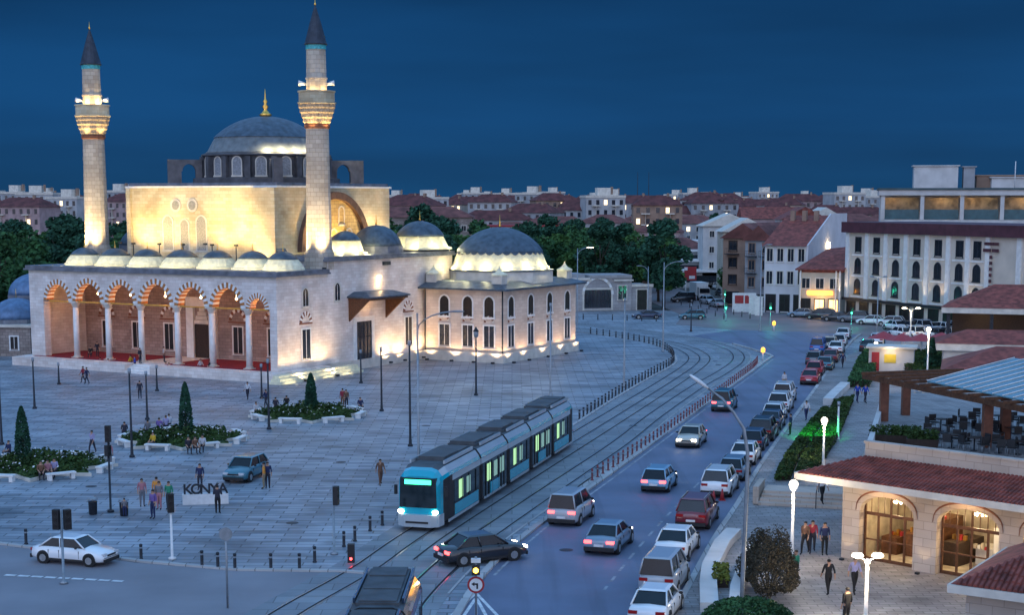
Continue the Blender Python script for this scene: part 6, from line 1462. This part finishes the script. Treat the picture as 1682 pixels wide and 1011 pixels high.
for i in range(3):
    a, b = piers[i][1], piers[i + 1][0]; c = (a + b) / 2; r_ = (b - a) / 2 - .15
    pts = [(-r_ * cos(pi * k / 16), 2.45 + .95 * sin(pi * k / 16) ** .8) for k in range(17)]
    for yy in (.003, .597):
        n = len(pts); m.add([(c + q[0], yy, q[1]) for q in pts] + [(c + q[0], yy, 3.9) for q in pts], [(k, k + 1, n + k + 1, n + k) for k in range(n - 1)])
    for k in range(16): m.add([(c + pts[k][0], .003, pts[k][1]), (c + pts[k + 1][0], .003, pts[k + 1][1]), (c + pts[k + 1][0], .597, pts[k + 1][1]), (c + pts[k][0], .597, pts[k][1])], [(3, 2, 1, 0)])
    for s0, s1 in ((a, c - r_), (c + r_, b)): m.box(s0, .003, 0, s1, .597, 2.75); m.box(s0, .003, 2.75, s1, .597, 3.9)
for a, b in piers: m.box(a, 0, 2.75, b, .6, 3.9)
m.build('front_wall', M_shop, SH)
for i in range(3):
    a, b = piers[i][1], piers[i + 1][0]; c = (a + b) / 2; r_ = (b - a) / 2 + .05; m = MB()
    pts = [(-r_ * cos(pi * k / 16), 2.55 + 1.1 * sin(pi * k / 16) ** .8) for k in range(17)]
    for k in range(16):
        p_, q_ = pts[k], pts[k + 1]; m.add([(c + p_[0], -.05, p_[1]), (c + q_[0], -.05, q_[1]), (c + q_[0], -.05, q_[1] + .09), (c + p_[0], -.05, p_[1] + .09), (c + p_[0], 0, p_[1]), (c + q_[0], 0, q_[1]), (c + q_[0], 0, q_[1] + .09), (c + p_[0], 0, p_[1] + .09)], [(0,1,2,3),(3,2,6,7),(0,4,5,1)])
    m.build('arch_moulding', M_brown, SH)
    # timber glazed doors
    a2, b2 = a + .18, b - .18; m = MB()
    for x in (a2, (a2 + b2) / 2 - .05, b2 - .1, a2 + (b2 - a2) * .25, a2 + (b2 - a2) * .75): m.box(x, .42, .02, x + .1, .5, 3.2 if x not in (a2 + (b2 - a2) * .25, a2 + (b2 - a2) * .75) else 2.4)
    for z in (.02, 1.05, 2.32): m.box(a2, .425, z, b2, .495, z + (.16 if z != 1.05 else .07))
    for k in range(9): x = a2 + (b2 - a2) * k / 8; m.box(x - .015, .44, 2.48, x + .015, .48, 3.3)
    dr = m.build('glazed_door', M_wood, SH)
m = MB(); m.box(.3, 5.0, .02, 13.8, 5.1, 3.9); m.box(.3, .6, .0, .4, 5, 3.9); m.box(13.7, .6, 0, 13.8, 5, 3.9); m.box(.4, .6, 0, 13.7, 5, .03); m.box(.4, .6, 3.8, 13.7, 5, 3.85); m.build('interior_wall', P('shop_interior', (.42, .36, .27), .8, .35, 1.6), SH)
rs = random.Random(8)
for k in range(11):
    x = .8 + k * 1.18; m = MB(); hh = rs.choice((.9, 1.2, 2.1)); m.box(x, rs.uniform(1.6, 3.4), .03, x + .9, 4.6, hh); m.build('shop_shelf', [M_wooddk, M_wood, M_whp][rs.randrange(3)], SH)
    for j in range(4):
        m = MB(); m.box(x + .08 + j * .2, 2.9, hh, x + .22 + j * .2, 3.1, hh + rs.uniform(.12, .35)); m.build('goods', [M_redp, M_gold, M_whp, M_cream][rs.randrange(4)], SH)
for c in (2.4, 6.8, 11.2):
    m = MB()
    for k in range(7): a = 2 * pi * k / 7; m.ball((c + .28 * cos(a) , 1.3 + .28 * sin(a), 3.0), .07, n=8, m=5)
    m.ball((c, 1.3, 3.1), .1, n=8, m=5); m.build('chandelier', M_ltwarm, SH); light('POINT', (c, 1.3, 2.75), 90, (1, .76, .42), SH, .2); light('POINT', (c + 1, 3.2, 3.3), 70, (1, .78, .48), SH, .2)
for x in (4.57, 9.05, .3): light('SPOT', (x, -.55, .08), 200, (1, .76, .44), SH, .08, (x, .1, 2.6), 75); fixture(x, -.55, 0, SH, .09)
for x in (2.4, 6.8, 11.2): light('SPOT', (x, -1.1, 3.75), 60, (1, .62, .3), SH, .2, (x, 0.2, 2.9), 150)
# left end wall and body
m = MB(); m.box(-.1, .6, 0, .3, 4.2, 3.9); m.box(.4, 5.1, 0, 13.8, 7, 3.9); m.build('side_wall', M_shop, SH)
m = MB(); m.box(-2.0, -1.45, 3.95, 18, -1.25, 4.28); m.box(-2.0, -1.25, 3.95, 18, 2.3, 4.05); m.box(-2.2, -1.25, 3.95, -2.0, 2.5, 4.28); m.build('eave_fascia', M_trim, SH)
o = thing('x', 'x', 'x'); bpy.data.objects.remove(o)
e = MB(); 
E_emp = bpy.data.objects.new('roof_tiles', None)
tr = tiledroof('tiled_roof', -2.1, 18, 2.75, 4.25, 5.05, M_tile, SH, hipL=2.3, pitch=.21); tr.location = (0, -1.4, 0)
m = MB(); m.add([(-2.1, -1.4, 4.25), (.2, 1.35, 5.05), (.2, 4.2, 5.05), (-2.1, 4.2, 4.25)], [(0, 1, 2, 3)]); m.build('roof_hip_side', M_tile, SH)
m = MB(); m.box(.25, 1.36, 3.9, 18, 1.7, 5.75); m.box(.2, 1.3, 5.75, 18, 1.78, 5.85); m.build('parapet', M_shop, SH)
# terrace slab (follows the avenue direction on its left side)
def loc_(x, y):   # world to shop frame
    dx, dy = x - sp0[0], y - sp0[1]; return (dx * cos(SA) + dy * sin(SA), -dx * sin(SA) + dy * cos(SA))
poly = [loc_(17.9, 79.2), loc_(30.0, 67.2), loc_(48, 78), loc_(46, 108), loc_(25.5, 108)]
m = MB(); m.prism(poly, 3.95, 4.75); m.build('terrace_slab', M_pave2, SH)
poly2 = [loc_(18.2, 79.6), loc_(30.0, 68.2), loc_(46, 80), loc_(44, 106), loc_(25.6, 106)]
poly2 = [poly2[4], poly2[0], poly2[1], poly2[2], poly2[3]]
m = MB(); m.prism([loc_(18.3, 83.2), loc_(20.8, 83.2), loc_(44, 82), loc_(43, 105.5), loc_(25.8, 105.5)], 0, 3.95); m.build('terrace_wall', M_shop, SH)
m = MB(); pa, pb = loc_(17.9, 79.4), loc_(25.5, 107.6); d = Vector((pb[0] - pa[0], pb[1] - pa[1])).normalized(); nn = Vector((d.y, -d.x)) * .28
m.prism([pa, (pa[0] + nn.x, pa[1] + nn.y), (pb[0] + nn.x, pb[1] + nn.y), pb], 4.75, 5.35); m.build('terrace_kerb', M_plaster, SH)
# café furniture on the terrace
def table():
    r = thing('cafe_table', 'x', 'table'); m = MB(); m.cyl((0, 0), .38, .70, .73, 14); m.build('table_top', M_wooddk, r); m = MB(); m.lathe([(.22, 0), (.2, .03), (.04, .06), (.04, .7)], 8); m.build('leg', M_iron, r); return r
def chair():
    r = thing('cafe_chair', 'x', 'chair'); m = MB(); m.box(-.22, -.22, .42, .22, .22, .47); m.build('seat', M_blackp, r); m = MB(); m.box(-.22, .19, .5, .22, .24, .88); m.build('backrest', M_blackp, r)
    for sx in (-1, 1):
        for sy in (-1, 1): m = MB(); m.tube([(sx * .2, sy * .2, 0), (sx * .2, sy * .2, .42)], .018, 4); m.build('leg', M_galv, r)
    return r
TB, CH = Stamp(table), Stamp(chair); k = 0
for i, (px, py) in enumerate([(1530,722),(1563,733),(1600,738),(1640,742),(1672,744),(1545,706),(1582,712),(1622,716),(1660,720),(1600,695),(1640,700),(1672,702)]):
    x, y = at(px, py, 5.0)
    TB((x, y, 4.89), 0, 'round dark café table on the roof terrace, with chairs around it', 'tables on the terrace')
    for q in range(4): a = q * pi / 2 + i; CH((x + .68 * cos(a), y + .68 * sin(a), 4.89), a - pi / 2, 'black café chair at a table on the roof terrace', 'chairs on the terrace')
x, y = at(1487, 731, 5.0)
for i, (dx, c) in enumerate(((0, 'grey'), (-1.3, 'dark'))):
    pass
def planter(px, py, z, label, w_=1.6):
    x, y = at(px, py, z); r = thing('planter', label, 'planter', (x, y, z), radians(-16)); m = MB(); m.fr(-w_ / 2, -.3, 0, w_ / 2, .3, .45, -w_ / 2 - .06, -.36, w_ / 2 + .06, .36); m.build('box', M_wooddk, r)
    leafcloud(lambda rn: (rn.uniform(-w_ / 2, w_ / 2), rn.uniform(-.28, .28), .45 + .5 * rn.random() ** 1.3), 500, .09, int(px)).build('plant', M_hedge, r)
planter(1462, 728, 4.89, 'dark planter with shrubs at the left corner of the roof terrace', 2.2); planter(1487, 728, 4.89, 'planter with pale flowers beside the corner planter on the terrace'); planter(1515, 735, 4.89, 'planter between the corner planters and the café tables')
# pergola
PG = thing('pergola', 'brown timber pergola on square posts with a blue green glass roof over the terrace', 'pergola', (22.3, 94.5, 4.75), 0)
def rel(px, py, z): x, y = at(px, py, z); return (x - 22.3, y - 94.5)
pz = 2.55
posts = [rel(1451, 692, 4.9), rel(1487, 682, 4.9), rel(1620, 735, 4.9), rel(1650, 722, 4.9)]
for x, y in posts: m = MB(); m.box(x - .24, y - .24, 0, x + .24, y + .24, pz); m.build('post', M_wood2 if False else P('red_brown_post', (.16, .06, .035), .6, .25, 4) if 'red_brown_post' not in bpy.data.materials else bpy.data.materials['red_brown_post'], PG)
a0, a1 = Vector(posts[0]), Vector(posts[2]); dd = (a1 - a0).normalized(); nn = Vector((-dd.y, dd.x))
A0 = a0 - dd * 1.6 - nn * .5; A1 = a1 + dd * 7 - nn * .5; wd = nn * 6.0
def beam(p, q, w_, z0, z1, nm='beam', mat=None):
    d = (q - p).normalized(); s = Vector((-d.y, d.x)) * w_ / 2; m = MB(); m.prism([tuple(p - s), tuple(q - s), tuple(q + s), tuple(p + s)], z0, z1); return m.build(nm, mat or M_wood, PG)
beam(A0, A1, .25, pz, pz + .32); beam(A0 + wd, A1 + wd, .25, pz, pz + .32); beam(A0, A0 + wd, .22, pz + .01, pz + .33)
n = 12
for k in range(n):
    p = A0 + (A1 - A0) * (k + .5) / n; beam(p - nn * .6, p + wd + nn * .4, .12, pz + .33, pz + .5, 'rafter')
M_pglass = P('blue_green_roof_glass', (.10, .24, .29), .2, .2, .8, spec=.7)
q0 = A0 + (A1 - A0) * .34; m = MB(); v = [q0 + nn * .3, A1 + nn * .3, A1 + wd, q0 + wd]
m.add([(p.x, p.y, pz + .55 + (1.15 if i > 1 else 0)) for i, p in enumerate(v)] + [(p.x, p.y, pz + .49 + (1.15 if i > 1 else 0)) for i, p in enumerate(v)], [(0,1,2,3),(7,6,5,4),(0,4,5,1),(3,2,6,7),(0,3,7,4),(1,5,6,2)]); gr = m.build('glass_roof', M_pglass, PG)
m = MB()
for k in range(15):
    p = v[0] + (v[1] - v[0]) * (k / 14); q = v[3] + (v[2] - v[3]) * (k / 14); m.tube([(p.x, p.y, pz + .58), (q.x, q.y, pz + 1.73)], .035, 4)
m.build('glazing_bar', M_whp, gr)
# promenade: curved seat walls, low stone walls and steps
def lowwall(pts, h, t, label, mat=None, nm='low_wall'):
    q = [at(*p) for p in pts]; a = offset(q, -t / 2); b = offset(q, t / 2); m = MB()
    m.loft([[(a[i][0], a[i][1], .1), (b[i][0], b[i][1], .1), (b[i][0], b[i][1], h), (a[i][0], a[i][1], h)] for i in range(len(q))]); o = m.build(nm, mat or M_plaster); return tag(o, label, 'wall')
lowwall([(1165, 1011), (1163, 975), (1166, 945), (1186, 905), (1205, 885)], .55, .8, 'curved pale stone kerb wall at the corner of the footway')
lowwall([(1205, 1040), (1208, 990), (1222, 950), (1238, 920)], .8, .5, 'pale stone wall enclosing the dark shrub')
lowwall([(1500, 668), (1540, 655), (1600, 652), (1680, 664)], .6, .8, 'curved pale bench wall under the pergola roof line')
lowwall([(1388, 640), (1372, 655), (1360, 668)], .7, .9, 'short pale block wall by the promenade hedge')
lowwall([(1590, 605), (1640, 612), (1700, 622)], 3.2, .5, 'plain pale wall in front of the middle tiled roof')
light('SPOT', (*at(1590, 668), 3.0), 1200, (1, .5, .18), None, .15, (*at(1600, 662), 0), 110)
r = thing('stone_steps', 'broad pinkish stone steps beside the hedge, lit by the globe lamp', 'steps', (*at(1312, 838), .14), radians(-16))
for k in range(4): m = MB(); m.box(-2.4 + k * .05, .42 * k, 0, 3.6, 3.2, .17 * (k + 1)); m.build('step', M_shop, r)
for s in (-2.75, 3.65): m = MB(); m.box(s, .3, 0, s + .34, 3.3, 1.05); m.build('cheek_wall', M_shop, r)
m = MB(); m.tube([(1.0, -.2, .9), (1.0, 1.5, 1.65)], .03, 6); m.tube([(1.0, -.2, 0), (1.0, -.2, .9)], .03, 6); m.tube([(1.0, 1.5, .6), (1.0, 1.5, 1.65)], .03, 6); m.build('handrail', M_iron, r)
person(1350, 828, 'white', 'black', 'person in black and white coming down the stone steps', 'walk', 200, .5)
# bottom right building: tiled roof below the pale roof block
r = thing('kiosk_building', 'low building with a red tiled roof and pale roof block in the bottom right corner', 'building', (17.2, 60.6, .14), radians(-33))
m = MB(); m.box(.4, .8, 0, 9, 8, 2.6); m.build('wall', M_shop, r)
m = MB(); m.box(-.1, -.1, 2.62, 12, 8, 2.95); m.build('eave', M_trim, r)
q = tiledroof('tiled_roof', 0, 12, 3.2, 2.96, 4.3, M_tile, r, hipL=3.0, pitch=.22)
m = MB(); m.add([(0, 0, 2.96), (3.0, 3.2, 4.3), (3.0, 7, 4.3), (0, 8, 2.96)], [(0, 1, 2, 3)]); m.build('roof_side', M_tile, r)
m = MB(); m.box(2.6, 3.2, 3.0, 9, 8, 5.2); m.build('roof_block', M_plaster, r); m = MB(); m.box(2.3, 2.9, 5.2, 9.3, 8.3, 5.4); m.build('roof_slab', P('pale_blue_slab', (.38, .44, .5), .6, .1, 1), r)
m = MB(); m.box(5.6, 5.0, 5.4, 7.6, 7, 6.0); m.build('roof_unit', M_iron, r)
# more pavilions beyond the pergola
def pavilion(label, px, D, w_, d_, ze, zr, wallh, mat, open_=False, rot=-20, posts=True):
    x = (px - PCX) / FPX * D; r = thing('pavilion', label, 'pavilion', (x, D, .1), radians(rot))
    m = MB(); hip(m, -w_ / 2, -d_ / 2, w_ / 2, d_ / 2, ze, zr, d_ * .45); m.build('roof', mat, r)
    m = MB(); m.box(-w_ / 2 + .1, -d_ / 2 + .1, ze - .7, w_ / 2 - .1, d_ / 2 - .1, ze - .003); m.build('fascia', M_trim, r)
    if not open_: m = MB(); m.box(-w_ / 2 + .8, -d_ / 2 + .8, 0, w_ / 2 - .8, d_ / 2 - .8, ze - .7); m.build('wall', M_plaster, r)
    else:
        for sx in (-1, -.33, .33, 1):
            m = MB(); m.box(sx * (w_ / 2 - .9) - .2, -d_ / 2 + .8, 0, sx * (w_ / 2 - .9) + .2, -d_ / 2 + 1.2, ze - .7); m.build('post', M_iron, r)
        m = MB(); m.box(-w_ / 2 + 1, -1, 0, w_ / 2 - 1, d_ / 2 - 1, ze - .7); m.build('wall', M_wooddk, r)
        light('POINT', (-4, -d_ / 2 + 2.0, ze - 1.2), 90, (1, .7, .35), r, .2); light('POINT', (5, -d_ / 2 + 2.0, ze - 1.2), 90, (1, .7, .35), r, .2)
    return r
pavilion('large open pavilion with a wide maroon tiled hip roof before the hotel', 1668, 197, 17, 13, 5.0, 7.6, 0, M_tile, True)
pavilion('long low red roofed pavilion behind the middle one', 1665, 158, 15, 7, 3.9, 5.1, 3, M_tile, False, -14)
pavilion('middle pavilion with maroon tiled roof and pale walls behind the glass roof', 1690, 134, 14, 10, 3.9, 5.6, 3, M_tile, False, -16)
lowwall([(1597, 545), (1690, 549)], 2.3, .6, 'long pale wall below the large open pavilion')
def awning(px, py, w_, label, colr):
    x, y = at(px, py); r = thing('market_umbrella', label, 'umbrella', (x, y, .1)); m = MB(); m.cyl((0, 0), .05, 0, 2.5, 6); m.build('pole', M_whp, r); m = MB(); m.lathe([(w_, 2.2), (w_ * .5, 2.6), (.05, 2.95)], 8, (0, 0), False); m.build('canopy', colr, r)
for i, (px, py) in enumerate([(1450, 588), (1480, 592), (1512, 592), (1545, 590)]): awning(px, py, 1.9, 'red café umbrella %s' % ['nearest the kiosk lamp', 'second from the kiosk lamp', 'third from the kiosk lamp before the hedge bed', 'fourth from the kiosk lamp beside the small conical tree'][i], M_redp)
p = at(1462, 612); r = thing('kiosk', 'small pale kiosk with a yellow sign beside the red umbrellas', 'kiosk', (p[0], p[1], .1), radians(-16)); m = MB(); m.box(-2.2, -1, 0, 2.4, 2, 2.5); m.build('wall', M_plaster, r); m = MB(); m.box(-2.5, -1.4, 2.5, 2.7, 2.3, 2.7); m.build('roof', M_trim, r); m = MB(); m.box(-.6, -1.06, 1.0, .6, -1.0, 1.9); m.build('sign', P('yellow_sign', (.6, .45, .05), .6, .1, 2), r)
m = MB(); m.box(-1.9, -1.06, .1, -1.1, -1.0, 2.1); m.build('door', M_redp, r)
light('POINT', (0, -2.0, 2.3), 60, (1, .72, .4), r, .2)

# small far lamps among the trees and roofs
for i, (px, py, D, l) in enumerate([(1148, 374, 400, 'small white lamp above the market hall, left one'), (1128, 376, 380, 'small white lamp in the trees before the market hall'), (1190, 352, 420, 'small lamp above the brown house roofs'), (1063, 372, 360, 'small lamp in the dark grove left of the tall tree'), (898, 362, 420, 'small lamp over the right flank of the library dome'), (1216, 441, 300, 'warm lamp on the brown house balcony side'), (1265, 366, 420, 'small lamp between the tiled ridges'), (20, 330, 520, 'small cool lamp on the far left skyline'), (735, 345, 460, 'small warm lamp between the side domes'), (1010, 352, 480, 'small lamp over the low long building')]):
    x = (px - PCX) / FPX * D; z = zat(py, D); r = thing('far_lamp', l, 'street lamp', (x, D, 0)); m = MB(); m.cyl((0, 0), .08, 0, z, 5); m.build('pole', M_galv, r); m = MB(); m.ball((0, -.1, z), .32, n=8, m=5); m.build('lamp_head', M_ltwhite, r)

def smallhouse(mt):
    def f():
        r = thing('low_house', 'x', 'house'); m = MB(); m.box(-6, 0, 0, 6, 9, 8.4); m.build('wall', mt, r); m = MB(); hip(m, -6.5, -.5, 6.5, 9.5, 8.4, 10.6, 4.2); m.build('roof', M_tile2, r)
        W_ = Wall((-6, 0), (6, 0))
        for f_ in range(2):
            for c in range(4): win(r, W_, 1.6 + c * 2.9, 3.6 + f_ * 2.6, 4.9 + f_ * 2.6, 1.0, M_citylit if (f_, c) == (1, 2) else M_winglass, M_trim, bars=False)
        return r
    return f
LHS = [(Stamp(smallhouse(APM[0])), 'white'), (Stamp(smallhouse(M_pink)), 'rosy'), (Stamp(smallhouse(APM[2])), 'cream')]
for zi, (x0, x1, zn) in enumerate(zones):
    if x0 < 600 or x0 > 1400: continue
    for q in range(3):
        d = rc.uniform(400, 520); px = x0 + (x1 - x0) * (q + rc.uniform(.2, .8)) / 3; LHS[q][0](((px - PCX) / FPX * d, d, rc.uniform(1.5, 4.0)), rc.uniform(-.5, .5), 'low %s house with tiled hip roof, %s' % (LHS[q][1], zn), 'low tiled houses before the far blocks')
